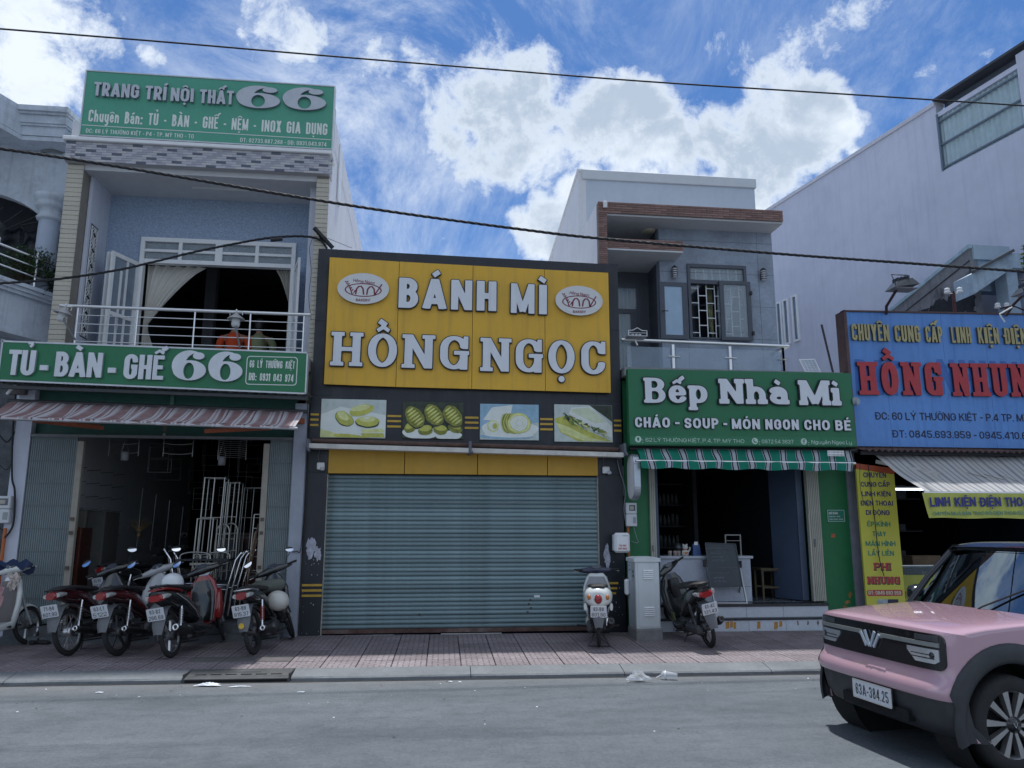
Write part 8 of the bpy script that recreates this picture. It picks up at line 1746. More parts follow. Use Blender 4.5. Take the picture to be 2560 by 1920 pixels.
# ------------------------------------------------------------------ pink mini SUV (x forward, y left, origin under the front axle)
car=thing('pink_car','small boxy pink electric car with black grille and plate 63A-384.25','car',(4.17,6.18,0));car.rotation_euler=(0,0,R(184.5))
pink=M('paint_pink',(.50,.31,.37), .24,var=.02,coat=1.0,spec=.6,dirt=.05,dirtcol=(.3,.2,.22));cblk=M('cladding_black',(.030,.033,.038), .55,var=.12,scale=4,dirt=.25,dirtcol=(.08,.08,.08));cgl=M('grille_black',(.010,.010,.012), .18,var=0,coat=.5);wglass=M('car_glass',(.19,.225,.25), .02,metal=1.0,var=0)
HW= .80
PATH=[(.40,.22,.20,0,1),(.47,.26,.20,0,1),(.525,.34,.18,0,1),(.545,.44,.17,0,1),(.553,.498,.17,0,1),
(.572,.505,.17,0,0),(.590,.525,.17,0,0),(.592,.56,.17,0,0),(.575,.605,.165,0,0),(.535,.645,.16,0,0),(.520,.68,.155,0,0),(.515,.74,.15,0,0),(.512,.86,.15,0,0),(.508,.945,.15,.01,0),
(.496,.975,.145,.02,0),(.470,.990,.15,.05,0),(.40,1.002,.12,.065,0),(.20,1.020,.05,.06,0),(-.05,1.038,.02,.06,0),(-.28,1.050,.0,.06,0),(-.44,1.058,0,.055,0)]
def sup(th,p=4.2):return math.copysign(abs(math.sin(th))**(2/p),math.sin(th)),1-abs(math.cos(th))**(2/p)
NU=36;ths=[-math.pi/2+math.pi*i/NU for i in range(NU+1)]
def sheet(a,b,mat_,name):
 m=MB();vs=[]
 for(x,z,kx,kz,_)in PATH[a:b]:
  for th in ths:yy,dr_=sup(th);vs.append((x-kx*dr_,HW*yy,z-kz*dr_))
 n=NU+1;m.add(vs,[(i*n+j,i*n+j+1,(i+1)*n+j+1,(i+1)*n+j)for i in range(b-a-1)for j in range(NU)],0,True);return m.build(name,mat_,car,local=True)
sheet(0,5,cblk,'lower_bumper');sheet(4,6,pink,'bumper_lip');sheet(5,15,pink,'front_bumper');sheet(14,21,pink,'bonnet')
def facex(y,z):
 zs=[p[1]for p in PATH];i=max(j for j in range(len(zs)-1)if zs[j]<=z)if z>zs[0]else 0;f=(z-zs[i])/(zs[i+1]-zs[i])
 x=PATH[i][0]*(1-f)+PATH[i+1][0]*f;k=PATH[i][2]*(1-f)+PATH[i+1][2]*f;q=min(1,abs(y)/HW);return x-k*(1-(1-q**4.2)**(1/4.2)if q<1 else 1)
def facestrip(samples,off,mat_,name,par=car,thick=.0):
 """samples: (y, z low, z high) left to right on the front face"""
 m=MB();vs=[];nz=4;fx=facex
 for y,z0,z1 in samples:
  for k in range(nz+1):z=z0+(z1-z0)*k/nz;vs.append((fx(y,z)+off,y,z))
 n=nz+1;ns=len(samples);m.add(vs,[(i*n+k,(i+1)*n+k,(i+1)*n+k+1,i*n+k+1)for i in range(ns-1)for k in range(nz)],0,True)
 rim_=[i*n for i in range(ns)]+[(ns-1)*n+k for k in range(1,n)]+[i*n+nz for i in range(ns-2,-1,-1)]+[k for k in range(nz-1,0,-1)]
 P_=[vs[i]for i in rim_];m.add(P_+[(x-off-.004,y,z)for x,y,z in P_],[(i,(i+1)%len(P_),len(P_)+(i+1)%len(P_),len(P_)+i)for i in range(len(P_))],0);return m.build(name,mat_,par,local=True)
def rr_samples(y0,y1,z0,z1,r,n=7,mid=10,bot=None):
 out=[]
 for k in range(n+1):a=math.pi/2*k/n;out.append((y0+r*(1-math.cos(a)),z0+r*(1-math.sin(a)),z1-r*(1-math.sin(a))))
 for k in range(1,mid):out.append((y0+r+(y1-y0-2*r)*k/mid,z0,z1))
 for k in range(n,-1,-1):a=math.pi/2*k/n;out.append((y1-r*(1-math.cos(a)),z0+r*(1-math.sin(a)),z1-r*(1-math.sin(a))))
 return out
gp=facestrip(rr_samples(-.752,.752,.700,.952,.055), .016,cgl,'grille_panel')
lamp_s=M('lamp_silver',(.70,.73,.76), .15,metal=.7,var=.1)
for s in(-1,1):
 ys=[.42,.46,.50,.60,.68,.715]if s>0 else[-.715,-.68,-.60,-.50,-.46,-.42]
 def zl(y):a=abs(y);return .745+max(0,(.50-a))*.9 if a< .50 else .745+(.02 if a> .70 else 0)
 hl_=facestrip([(y,zl(y), .845)for y in ys], .024,lamp_s,'headlight',car)
 facestrip([(y*1.0, .775, .782)for y in ys[1:-1]], .027,cgl,'lamp_rib',hl_);facestrip([(y*1.0, .800, .806)for y in ys[1:-1]], .027,cgl,'lamp_rib',hl_)
 c=Vector((facex(.66*s,.80)+.026, .66*s, .80));m=MB();m.lathe([(.0,.006),(.020,.004),(.026,-.004)],c,(1,.25*s,0),16);m.build('lamp_lens',cgl,hl_,local=True)
 bar_s=[.115,.16,.30,.45,.60,.72]if s>0 else[-.72,-.60,-.45,-.30,-.16,-.115]
 facestrip([(y, .862-(.012 if abs(y)< .14 else 0), .892)for y in bar_s], .028,M('bar_light',(.27,.28,.27), .35,metal=.3,var=0),'light_bar')
 facestrip([(y, .900, .938)for y in((.50,.60,.715)if s>0 else(-.715,-.60,-.50))], .0225,M('upper_lamp',(.10,.10,.11), .08,metal=.3),'upper_lamp')
def emblem(y0,z0,y1,z1,w):
 m=MB();a=Vector((facex(y0,z0)+.034,y0,z0));b=Vector((facex(y1,z1)+.034,y1,z1));m.bar(a,b,w, .012,upv=(1,0,0));m.build('emblem_bar',M('emblem_bright',(.62,.70,.80), .3,metal=.5,var=0),car,local=True)
emblem(-.115,.880,-.045,.775,.022);emblem(.115,.880,.045,.775,.022);emblem(-.062,.895,-.006,.775,.022);emblem(.062,.895,.006,.775,.022)
# side panels with arches
ZB=1.003
def side_poly():
 top=[(x-kx,z-kz)for x,z,kx,kz,_ in PATH]
 p=top[:];p+=[(-.46,1.02),(-1.2,1.03),(-2.2,1.04),(-2.62,1.02),(-2.68,.80),(-2.68,.40),(-2.60,.26),(-2.50,.25)]
 def arch(cx,r=.435,z=.334):
  a0=math.asin((.24-z)/r);return[(cx+r*math.cos(q),z+r*math.sin(q))for q in[math.pi-a0-(math.pi-2*a0)*k/22 for k in range(23)]]
 p+=[(-2.075-.42,.24)]+arch(-2.075)+[(-1.6,.24),(-.5,.24)]+arch(0)
 return p
for s in(-1,1):
 m=MB();m.prism([side_poly()],(0,s*HW,0),(1,0,0),(0,0,1),(0,-s*.03,0));m.build('body_side',pink,car,local=True)
 # black wheel arch cladding and sill
 for cx in(0,-2.075):
  m=MB();n=28;vs=[];angs=[R(-14)+R(208)*k/n for k in range(n+1)]
  for q in angs:
   o_= .56 if q>R(20)and q<R(160)else .50
   for rr,yy in((.420,.005),(.425,.026),(.455,.034),(.53,.030),(o_,.010),(o_,-.002)):vs.append((cx+min(rr,o_)*math.cos(q),s*(HW+yy),max(.20,.334+rr*math.sin(q))))
  m.add(vs,[(i*6+k,(i+1)*6+k,(i+1)*6+k+1,i*6+k+1)for i in range(n)for k in range(5)],0,True);m.build('wheel_arch',cblk,car,local=True)
  m=MB();m.lathe([(.43,0),(.43,.32)],(cx,s*HW, .334),(0,-s,0),30);m.lathe([(0,.30),(.43,.30)],(cx,s*HW, .334),(0,-s,0),30);m.build('wheel_well',M('well_black',(.006,.006,.007), .95,var=0),car,local=True)
 m=MB();m.bbox(-1.62,-.46,s*(HW-.02),s*(HW+.045),.20,.36,.02);m.build('sill_cladding',cblk,car,local=True)
 m=MB();m.box(-1.62,-.50,s*(HW+.0002),s*(HW+.002),.98,.985);m.box(-.50,-.497,s*HW,s*(HW+.002),.40,.98);m.box(-1.62,-1.617,s*HW,s*(HW+.002),.40,.98);m.build('door_gap',black_pl,car,local=True)
 m=MB();m.bbox(-1.55,-1.38,s*(HW+.01),s*(HW+.035),.86,.89,.008);m.build('door_handle',pink,car,local=True)
for s in(-1,1):
 pts_=[(.445*math.cos(R(a)), .334+.445*math.sin(R(a)))for a in range(-14,38,6)]+[(.385,.60),(.392,.52),(.385,.44),(.372,.33),(.33,.235),(.42*.98,.232)][:5]
 m=MB();m.prism([pts_],(0,s*(HW+.004),0),(1,0,0),(0,0,1),(0,-s*.02,0));m.build('bumper_side',cblk,car,local=True)
# corner of the bumper, black wedge that runs from the arch under the headlight
for s in(-1,1):
 m=MB();N_=10;vs=[]
 for k in range(N_+1):
  th=math.pi/2*(.66+.34*k/N_);yy,dr_=sup(th)
  for z in(.22,.34,.44,.50+.10*(k/N_)**2):
   zz=z;i=0;kx= .19;xx=(.40 if z< .3 else .53 if z< .4 else .552 if z< .48 else .560)-kx*dr_+.008
   vs.append((xx,s*(HW*yy+.004),zz))
 m.add(vs,[(i*4+j,(i+1)*4+j,(i+1)*4+j+1,i*4+j+1)for i in range(N_)for j in range(3)],0,True);m.build('bumper_corner',cblk,car,local=True)
# greenhouse
def gh_ring(z,f):  # f 0 at belt, 1 at the roof
 hw= .735-.115*f;xf=-.44-.36*f;xr=-2.62+.16*f;return xf,xr,hw
m=MB()
def gp_(z,f,u,v):  # windscreen patch, slightly bowed
 xf,xr,hw=gh_ring(z,f);return(xf-.05*(abs(2*u-1)**2.5),hw*(2*u-1),z)
zb0_,zt0_=1.045,1.515
m.grid(lambda u,v:gp_(zb0_+(zt0_-zb0_)*v,v,u,v),16,6);m.build('windscreen',wglass,car,local=True)
for s in(-1,1):
 m=MB();m.grid(lambda u,v:(gh_ring(0,v)[0]-.06-(gh_ring(0,v)[0]-.06-gh_ring(0,v)[1]-.02)*u,s*(gh_ring(0,v)[2]+.001),1.03+(zt0_-1.03)*v),8,3);m.build('side_window',wglass,car,local=True)
 m=MB();m.tube([(-.42,s*.745,1.03),(-.60,s*.69,1.27),(-.84,s*.628,1.52)], .030,8);m.build('windscreen_pillar',cgl,car,local=True)
 m=MB();m.bar((-1.62,s*.742,1.03),(-1.66,s*.628,1.52),.08,.03,upv=(0,1,0));m.build('door_pillar',cgl,car,local=True)
 # mirror
 m=MB();m.loft([(-.72,s*.93,1.10,.05,.05),(-.66,s*.93,1.10,.10,.085),(-.60,s*.92,1.10,.085,.075),(-.56,s*.91,1.10,.04,.04)],14,2.6);mo_=m.build('door_mirror',cgl,car,local=True);m=MB();m.bar((-.64,s*.76,1.03),(-.64,s*.88,1.08),.05,.03);m.build('mirror_arm',cblk,mo_,local=True)
m=MB();m.grid(lambda u,v:(-2.44-.03*v, .62*(2*u-1)*(1+.13*(1-v)),1.03+.5*v),6,3);m.build('rear_window',wglass,car,local=True)
def roofp(u,v,z0):
 a=-math.pi/2+math.pi*u;yy,dr_=sup(a,5);b=v;xs_=-.79-(1.70)*b;e=abs(2*b-1)**7
 return(xs_, .655*yy*(1-.05*e),z0-.05*dr_-.045*e)
m=MB();m.grid(lambda u,v:roofp(u,v,1.595),22,16);m.grid(lambda u,v:(roofp(u,v,1.5)[0],roofp(u,v,1.5)[1],1.508),22,16);m.box(-2.46,-.83,-.63,.63,1.509,1.56);m.build('roof',cgl,car,local=True)
m=MB();m.box(-.46,-.40,-.70,.70,1.035,1.052);m.build('scuttle',cblk,car,local=True)
m=MB();m.tube([(-.40,.10,1.055),(-.42,.12,1.075),(-.62,.50,1.275)], .008,6);m.build('wiper',black_pl,car,local=True)
m=MB();m.box(-2.60,.30,-.70,.70,.20,.30);m.box(-2.675,-2.60,-.79,.79,.28,1.0);m.box(-2.62,-.44,-.77,.77,.985,1.03);m.build('underbody',cblk,car,local=True)
# wheels
for cx in(0,-2.075):
 for s in(-1,1):
  yo=s*(HW-.10);ax=(0,s,0);m=MB();r= .334
  m.lathe([(r-.10,-.10),(r-.03,-.105),(r-.006,-.08),(r,-.03),(r,.03),(r-.006,.08),(r-.03,.098),(r-.085,.100),(r-.105,.085)],(cx,yo,r),ax,44);w=m.build('front_wheel' if cx==0 else 'rear_wheel',rubber,car,local=True)
  m=MB();m.lathe([(r-.100,-.09),(r-.115,-.02),(r-.118,.06),(r-.100,.088),(r-.092,.092)],(cx,yo,r),ax,44);m.build('rim',alloy,w,local=True)
  m=MB();m.lathe([(0,.0),(r-.115,.0)],(cx,yo,r),ax,32);m.build('brake_shadow',M('well_black',(.006,.006,.007)),w,local=True)
  for k in range(10):
   a=2*math.pi*k/10+.1;u_=Vector((math.cos(a),0,math.sin(a)));t_=Vector((-math.sin(a),0,math.cos(a)));o=Vector((cx,yo+s*.055,r));q=Vector((0,s*.02,0))
   m=MB();m.hexa([o+u_*.045-t_*.010-q,o+u_*.045+t_*.010-q,o+u_*(r-.105)+t_*.026-q,o+u_*(r-.105)-t_*.026-q,o+u_*.045-t_*.010+q,o+u_*.045+t_*.010+q,o+u_*(r-.105)+t_*.024+q*1.4,o+u_*(r-.105)-t_*.024+q*1.4]);m.build('spoke',M('spoke_silver',(.45,.45,.45), .3,metal=.8),w,local=True)
  m=MB();m.lathe([(.058,.04),(.056,.085),(.0,.09)],(cx,yo,r),ax,20);m.build('hub_cap',cgl,w,local=True)
  m=MB();m.bar((cx-.018,yo+s*.092,r+.016),(cx,yo+s*.092,r-.018),.008,.004);m.bar((cx+.018,yo+s*.092,r+.016),(cx,yo+s*.092,r-.018),.008,.004);m.build('hub_emblem',chrome,w,local=True)
# plate
pc_=Vector((.582,0.02, .425));m=MB();w_,h_= .47, .135
m.prism([rrect(-w_/2,w_/2,-h_/2,h_/2,.012)],pc_,(0,1,0),(0,0,1),(-.012,0,0));pl_=m.build('licence_plate',plate_w,car,local=True)
m=MB();m.prism([rrect(-w_/2-.006,w_/2+.006,-h_/2-.006,h_/2+.006,.014),rrect(-w_/2+.004,w_/2-.004,-h_/2+.004,h_/2-.004,.01)],pc_+Vector((.002,0,0)),(0,1,0),(0,0,1),(-.012,0,0));m.build('plate_frame',chrome,pl_,local=True)
m=MB();print_text(m,'63A-384.25',pc_+Vector((.0015,-w_*.43,-.042)),(0,1,0),(0,0,1),w_*.86, .082,t=.12,gap=.13,res=40);m.build('plate_number',plate_k,pl_,local=True)
m=MB();m.box(.50,.556,-.40,.40,.29,.37);m.build('bumper_intake',M('well_black',(.006,.006,.007)),car,local=True)
# ------------------------------------------------------------------ utility cabinet on the pavement
cab_m=M('cabinet_grey',(.62,.66,.67), .5,var=.04,scale=3,streak=.15,dirtcol=(.25,.26,.26),dirt=.15);side_m=M('cabinet_side',(.42,.46,.48), .55,var=.08,streak=.3,dirtcol=(.15,.15,.15))
A,B,C_=Vector((3.47,11.02,0)),Vector((4.03,10.90,0)),Vector((3.32,11.62,0))  # front left, front right, back left on the ground
A=atz(1594,1604,.12);B=atz(1661,1604,.12);Cb=atz(1561,1590,.12)
ux=Vector((1,0,0));w_=B.x-A.x;A.z=0;dz_= .12;dep= .42
cbx=thing('utility_cabinet','tall pale grey utility cabinet with louvres on a concrete base','cabinet',(A.x,A.y,.12))
def cz(py):return at(1620,py,A.y).z
zt,zb=cz(1395),cz(1573)
x0,x1=A.x+.0,B.x-.025;y0=A.y+.02
m=MB();m.bbox(A.x-.015,B.x+.0,A.y,A.y+dep+.05,.02,zb,.012);m.build('concrete_base',M('base_concrete',(.22,.22,.225), .9,var=.2,bump=.4,dirt=.5,dirtcol=(.06,.06,.065)),cbx)
m=MB();m.bbox(x0,x1,y0,y0+dep,zb+.002,zt-.05,.006);m.build('body',cab_m,cbx)
m=MB();m.hexa([(x0-.02,y0-.02,zt-.055),(x1+.02,y0-.02,zt-.055),(x1+.02,y0+dep+.02,zt-.055),(x0-.02,y0+dep+.02,zt-.055),(x0-.02,y0-.02,zt-.005),(x1+.02,y0-.02,zt-.005),(x1+.02,y0+dep+.02,zt-.005),(x0-.02,y0+dep+.02,zt-.005)]);m.hexa([(x0-.02,y0-.02,zt-.0049),(x1+.02,y0-.02,zt-.0049),(x1+.02,y0+dep+.02,zt-.0049),(x0-.02,y0+dep+.02,zt-.0049),(x0+.06,y0+.06,zt+.015),(x1-.06,y0+.06,zt+.015),(x1-.06,y0+dep-.06,zt+.015),(x0+.06,y0+dep-.06,zt+.015)]);m.build('lid',cab_m,cbx)
m=MB();m.bbox(x0+.035,x1-.012,y0-.008,y0-.0005,zb+.03,zt-.07,.003);m.build('door',cab_m,cbx)
for zc in(zt-.24,zb+.24):
 for k in range(5):m=MB();z=zc+.05-.028*k;m.hexa([(x0+.115,y0-.010,z),(x1-.095,y0-.010,z),(x1-.095,y0-.0082,z),(x0+.115,y0-.0082,z),(x0+.115,y0-.024,z+.004),(x1-.095,y0-.024,z+.004),(x1-.095,y0-.0082,z+.018),(x0+.115,y0-.0082,z+.018)]);m.build('louvre',white,cbx)
m=MB();m.bbox(x0-.007,x0-.0005,y0+.03,y0+dep-.03,zb+.03,zt-.07,.003);m.build('side_door',side_m,cbx)
m=MB();m.box(x0-.0085,x0-.007,y0+.20,y0+.36,zt-.33,zt-.08);nt_=m.build('paper_notice',M('paper',(.55,.58,.64), .7,var=.05),cbx)
m=MB();print_text(m,'TỦ CÁP',(x0-.009,y0+.34,zt-.13),(0,-1,0),(0,0,1),.10,.024,t=.16);print_text(m,'LÝ THƯỜNG KIỆT',(x0-.009,y0+.345,zt-.19),(0,-1,0),(0,0,1),.13,.02,t=.16);m.build('print',plate_k,nt_)
for k in range(2):m=MB();m.box(x0-.0085,x0-.007,y0+.07,y0+.13,zt-.22-.06*k,zt-.18-.06*k);m.build('blue_label',M('label_navy',(.02,.03,.09), .5,var=0),cbx)
m=MB();m.bbox(x0-.07,x0-.008,y0+dep-.12,y0+dep-.02,zt-.55,zt-.32,.02);m.build('meter_box',white,cbx)
# ------------------------------------------------------------------ menu board, counter and the things on it
alum=M('easel_alu',(.50,.50,.50), .35,metal=.8,var=.05);slate=M('blackboard',(.030,.042,.055), .4,var=.25,scale=5)
mb_=thing('menu_board','dark blackboard menu on a leaning aluminium easel before the white counter','menu board',(4.95,12.25,.54))
q=[at(1763,1357,12.42),at(1838,1360,12.42),at(1856,1465,12.26),at(1776,1467,12.26)]
def bpt(u,v,off=0.0):return q[0].lerp(q[1],u).lerp(q[3].lerp(q[2],u),v)+Vector((0,-off,0))
m=MB();m.hexa([bpt(0,1),bpt(1,1),bpt(1,1)+Vector((0,.02,0)),bpt(0,1)+Vector((0,.02,0)),bpt(0,0),bpt(1,0),bpt(1,0)+Vector((0,.02,0)),bpt(0,0)+Vector((0,.02,0))]);m.build('board',slate,mb_)
m=MB()
for a,b in((bpt(0,0,.004),bpt(0,1,.004)),(bpt(1,0,.004),bpt(1,1,.004)),(bpt(0,0,.004),bpt(1,0,.004)),(bpt(0,1,.004),bpt(1,1,.004))):m.bar(a,b, .016, .014)
m.build('board_frame',M('frame_slate',(.05,.06,.07), .4),mb_)
m=MB();m.bar(bpt(.0,.13,.006),bpt(1,.13,.006), .012, .006);m.bar(bpt(.0,.56,.006),bpt(1,.56,.006), .006, .006);m.build('board_rail',M('rail_grey',(.15,.17,.19), .5),mb_)
m=MB();rk=random.Random(6)
for ln,(v,tx)in enumerate(((.26,'CHÁO GÀ'),(.34,'CHÁO TÔM'),(.42,'SOUP CUA'),(.70,'NUI'),(.82,'GIAO HÀNG'),(.90,'0972 54 3637'))):
 a,b=bpt(.12,v,.0215),bpt(.78,v,.0215);u_=(b-a);wv_=(bpt(0,0)-bpt(0,1)).normalized();print_text(m,tx,a,u_,wv_,u_.length*(.5+.08*(ln%4)), .028,t=.10)
m.build('chalk_writing',M('chalk',(.20,.24,.28), .9,var=.5,scale=40),mb_)
m=MB()
for a,b in((bpt(-.03,.50,-.01),at(1786,1509,12.22)),(bpt(1.02,.50,-.01),at(1867,1509,12.22)),(bpt(0,.55,-.05),at(1778,1507,12.55)),(bpt(1.0,.9,-.05),at(1846,1500,12.6))):m.bar(a,b, .022, .022)
m.build('easel_legs',alum,mb_);m=MB();m.tube([at(1786,1508,12.22),at(1867,1508,12.22)], .014,8);m.build('foot_bar',alum,mb_)
m=MB();p_=bpt(-.05,.48,0);m.bbox(p_.x-.05,p_.x+.0,p_.y-.03,p_.y+.02,p_.z-.05,p_.z+.06,.006);p_=bpt(1.03,.48,0);m.bbox(p_.x-.0,p_.x+.03,p_.y-.03,p_.y+.02,p_.z-.06,p_.z+.05,.006);m.build('clamp',black_pl,mb_)
cn=thing('serving_counter','white marble look serving counter just inside the food shop','counter',(4.6,12.5,.54));cw=M('counter_white',(.42,.46,.54), .25,var=.08,scale=2)
c0,c1_=at(1640,1396,12.46),at(1877,1396,12.46);czt=at(1700,1390,12.46).z
m=MB();m.bbox(c0.x,c1_.x,12.48,13.0,.547,czt-.045,.004);m.build('front_panel',cw,cn);m=MB();m.bbox(c0.x-.02,c1_.x+.04,12.45,13.03,czt-.044,czt,.006);m.build('counter_top',M('counter_top',(.46,.49,.54), .2,var=.04),cn)
m=MB();m.box(c0.x,c1_.x,12.476,12.4795,.78,.786);m.build('panel_joint',grey_pl,cn)
for i,(px,lb)in enumerate(((1675,'plain printed paper cup at the left end of the counter'),(1688,'middle printed paper cup on the counter'),(1697,'printed paper cup next to the lucky cat figurine'))):
 c=at(px,1392,12.6);t=thing('paper_cup',lb,'cup',(c.x,12.6,czt),'paper cups on the serving counter');m=MB();m.lathe([(0,.0),(.026,.0),(.034,.075),(.036,.078)],(c.x,12.6,czt),n=16);m.build('cup',M('cup_print',(.50,.42,.38), .6,var=.35,scale=30),t)
c=at(1713,1392,12.62);t=thing('cat_figurine','small white ceramic lucky cat with raised paw on the counter','figurine',(c.x,12.62,czt));cer=M('ceramic_white',(.66,.64,.60), .25,var=.05)
m=MB();X=c.x;m.lathe([(0,0),(.055,.002),(.062,.03),(.052,.07),(.036,.095),(.03,.10)],(X,12.62,czt),n=18);m.lathe([(.0,-.045),(.03,-.038),(.048,-.01),(.046,.02),(.025,.042),(0,.046)],(X,12.61,czt+.135),n=18)
for s in(-1,1):m.lathe([(.018,0),(.0,.032)],(X+s*.028,12.61,czt+.168),(s*.25,0,1),n=8)
m.tube([(X+.045,12.60,czt+.06),(X+.072,12.59,czt+.10),(X+.070,12.58,czt+.135)],[.016,.014,.017],8);m.tube([(X-.045,12.60,czt+.07),(X-.055,12.575,czt+.045)],[.016,.013],8);m.build('body',cer,t)
m=MB();m.tube([(X+.036*math.cos(2*math.pi*k/14),12.615+.036*math.sin(2*math.pi*k/14),czt+.098)for k in range(14)], .006,6,closed=True);m.build('collar',M('collar_red',(.4,.05,.03), .5,var=0),t)
m=MB();m.prism([blobpoly(X,czt+.045,.030,.022,14,3,.05)],(0,12.553,0),(1,0,0),(0,0,1),(0,.006,0));m.build('gold_plaque',M('gold_orange',(.50,.20,.05), .4,var=.1),t)
m=MB();[m.lathe([(0,-.004),(.005,0),(0,.004)],(X+s*.018,12.563,czt+.142),n=6)for s in(-1,1)];m.build('eyes',plate_k,t)
c=at(1744,1392,12.55);t=thing('card_reader_stand','blue plastic stand with a white slip on the counter','stand',(c.x,12.55,czt));m=MB();m.hexa([(c.x-.07,12.55,czt),(c.x+.07,12.55,czt),(c.x+.07,12.68,czt),(c.x-.07,12.68,czt),(c.x-.055,12.60,czt+.19),(c.x+.055,12.60,czt+.19),(c.x+.055,12.66,czt+.19),(c.x-.055,12.66,czt+.19)]);m.build('stand',M('blue_plastic',(.03,.08,.24), .4,var=.1),t);m=MB();m.box(c.x-.035,c.x+.025,12.585,12.59,czt+.17,czt+.225);m.build('slip',white,t)
a,b=at(1814,1377,12.9),at(1852,1336,12.9);t=thing('white_frame','pale rectangular frame standing behind the blackboard menu','frame',(a.x,12.9,czt));m=MB();f= .02;m.box(a.x,a.x+f,12.9,12.92,czt,b.z);m.box(b.x-f,b.x,12.9,12.92,czt,b.z);m.box(a.x+f,b.x-f,12.9,12.92,b.z-f,b.z);m.box(a.x+f,b.x-f,12.9,12.92,b.z-.11,b.z-.10);m.build('frame',M('frame_cream',(.32,.32,.30), .5,var=.1),t)
c=at(1694,1362,13.6);t=thing('dim_kettle','dull metal kettle in the dark behind the counter','kettle',tuple(c));m=MB();m.lathe([(0,0),(.07,0),(.08,.05),(.06,.12),(.02,.14),(0,.15)],(c.x,13.6,c.z-.1),n=16);m.build('pot',M('dim_metal',(.14,.16,.18), .4,metal=.5),t)
rq=random.Random(14)
t=thing('back_shelf','dark shelf unit full of jars at the back of the food shop','shelf',(4.9,15.5,.55))
for k in range(5):m=MB();m.box(4.4,5.25,15.2,15.5,.9+.42*k,.92+.42*k);m.build('board',M('shelf_dim',(.05,.055,.065), .7),t)
m=MB();[m.lathe([(.0,0),(.035,0),(.035,rq.uniform(.10,.24)),(0,.25)],(4.45+.085*q_,15.32,.921+.42*k),n=8)for q_ in range(9)for k in range(4)];o=m.build('jars',M('dim_jar',(.10,.11,.11), .4,var=.5,scale=5),t);o['kind']='stuff'
st=thing('wooden_stool','small dim wooden stool frame on the tiled shop floor','stool',(5.95,13.0,.545));wdm=M('dim_wood',(.11,.085,.05), .6,var=.2)
for(x,y)in((5.78,12.9),(6.08,12.9),(5.78,13.2),(6.08,13.2)):m=MB();m.bbox(x-.018,x+.018,y-.018,y+.018,.545,1.02,.003);m.build('leg',wdm,st)
for z in(.72,1.0):m=MB();m.box(5.80,6.06,12.885,12.905,z,z+.03);m.box(5.80,6.06,13.19,13.21,z,z+.03);m.build('rail',wdm,st)
m=MB();m.bbox(5.74,6.12,12.86,13.24,1.02,1.05,.004);m.build('seat',wdm,st)
# ------------------------------------------------------------------ furniture shop stock
ch2=M('dull_steel',(.50,.49,.46), .32,metal=.9,var=.1)
def rack(lab,x0,x1,y,z0,z1,nv,hz_,lean=0.0,r=.012,dy=.25,grp='stainless steel racks in the furniture shop doorway'):
 t=thing('steel_rack',lab,'rack',(x0,y,z0),grp)
 P=lambda f,z,yy=0:(x0+(x1-x0)*f+lean*(z-z0),y+yy,z)
 for k in range(nv):m=MB();f=k/(nv-1);m.tube([P(f,z0),P(f,z1)],r,6);m.build('upright',ch2,t)
 for z in hz_:m=MB();m.tube([P(-.0,z),P(1,z)],r*.85,6);m.build('cross_bar',ch2,t)
 if dy:
  m=MB();m.tube([P(0,z1),P(0,z1,dy)],r*.85,6);m.tube([P(1,z1),P(1,z1,dy)],r*.85,6);m.tube([P(0,z0,dy),P(0,z1,dy)],r*.85,6);m.tube([P(1,z0,dy),P(1,z1,dy)],r*.85,6);m.tube([P(0,z1,dy),P(1,z1,dy)],r*.85,6);m.build('back_frame',ch2,t)
 return t
p0=at(505,1194,12.75);p1=at(555,1194,12.75);zf= .36
rack('tallest chrome rack frame leaning in the furniture shop doorway',p0.x,p1.x,12.75, .95,p0.z,3,[p0.z,p0.z-.62,1.30], .03)
p0,p1=at(558,1206,13.1),at(592,1208,13.1);rack('second tall chrome rack right of the tallest one',p0.x,p1.x,13.1, .9,p0.z,4,[p0.z,p0.z-.55,p0.z-.9], .03)
p0,p1=at(603,1219,13.6),at(637,1210,13.6);rack('dim tall rack frame at the back right of the doorway',p0.x,p1.x+.1,13.6, .5,p0.z,3,[p0.z,p0.z-.5,p0.z-1.4], .03, .009)
p0,p1=at(489,1297,12.65),at(529,1297,12.65);rack('low chrome rack with crossed braces left of the tall one',p0.x,p1.x,12.65, .9,p0.z,2,[p0.z,p0.z-.58,p0.z-.68], .03)
p0,p1=at(626,1286,12.4),at(648,1286,12.4);rack('narrow steel step ladder beside the right cream gate post',p0.x,p1.x,12.4, .37,p0.z,2,[p0.z-k*.21 for k in range(8)], .04, .012, .0)
for i,(px,py)in enumerate(((555,1310),(575,1308))):
 a,b=at(px-18,1400,12.85+.15*i),at(px+20,py,12.85+.15*i);y=12.85+.15*i;t=thing('folded_chair_frame',('arched steel chair frame standing behind the folding table','second arched steel chair frame just right of the first')[i],'chair frame',(a.x,y,.9),'arched steel chair frames in the doorway')
 m=MB();w_=b.x-a.x;m.tube([(a.x,y,.95),(a.x,y,b.z-.12)]+[(a.x+w_/2-w_/2*math.cos(R(q_)),y,b.z-.12+.12*math.sin(R(q_)))for q_ in range(20,180,20)]+[(b.x,y,b.z-.12),(b.x,y,.95)], .013,8);m.build('frame',ch2,t)
 for z in(b.z-.15,b.z-.42,b.z-.72):m=MB();m.tube([(a.x,y,z),(a.x+w_/2,y-.02,z-.015),(b.x,y,z)], .010,6);m.build('rung',ch2,t)
 for f in(.3,.6):m=MB();m.tube([(a.x+w_*f,y,b.z-.42),(a.x+w_*f,y,b.z-.72)], .008,6);m.build('spindle',ch2,t)
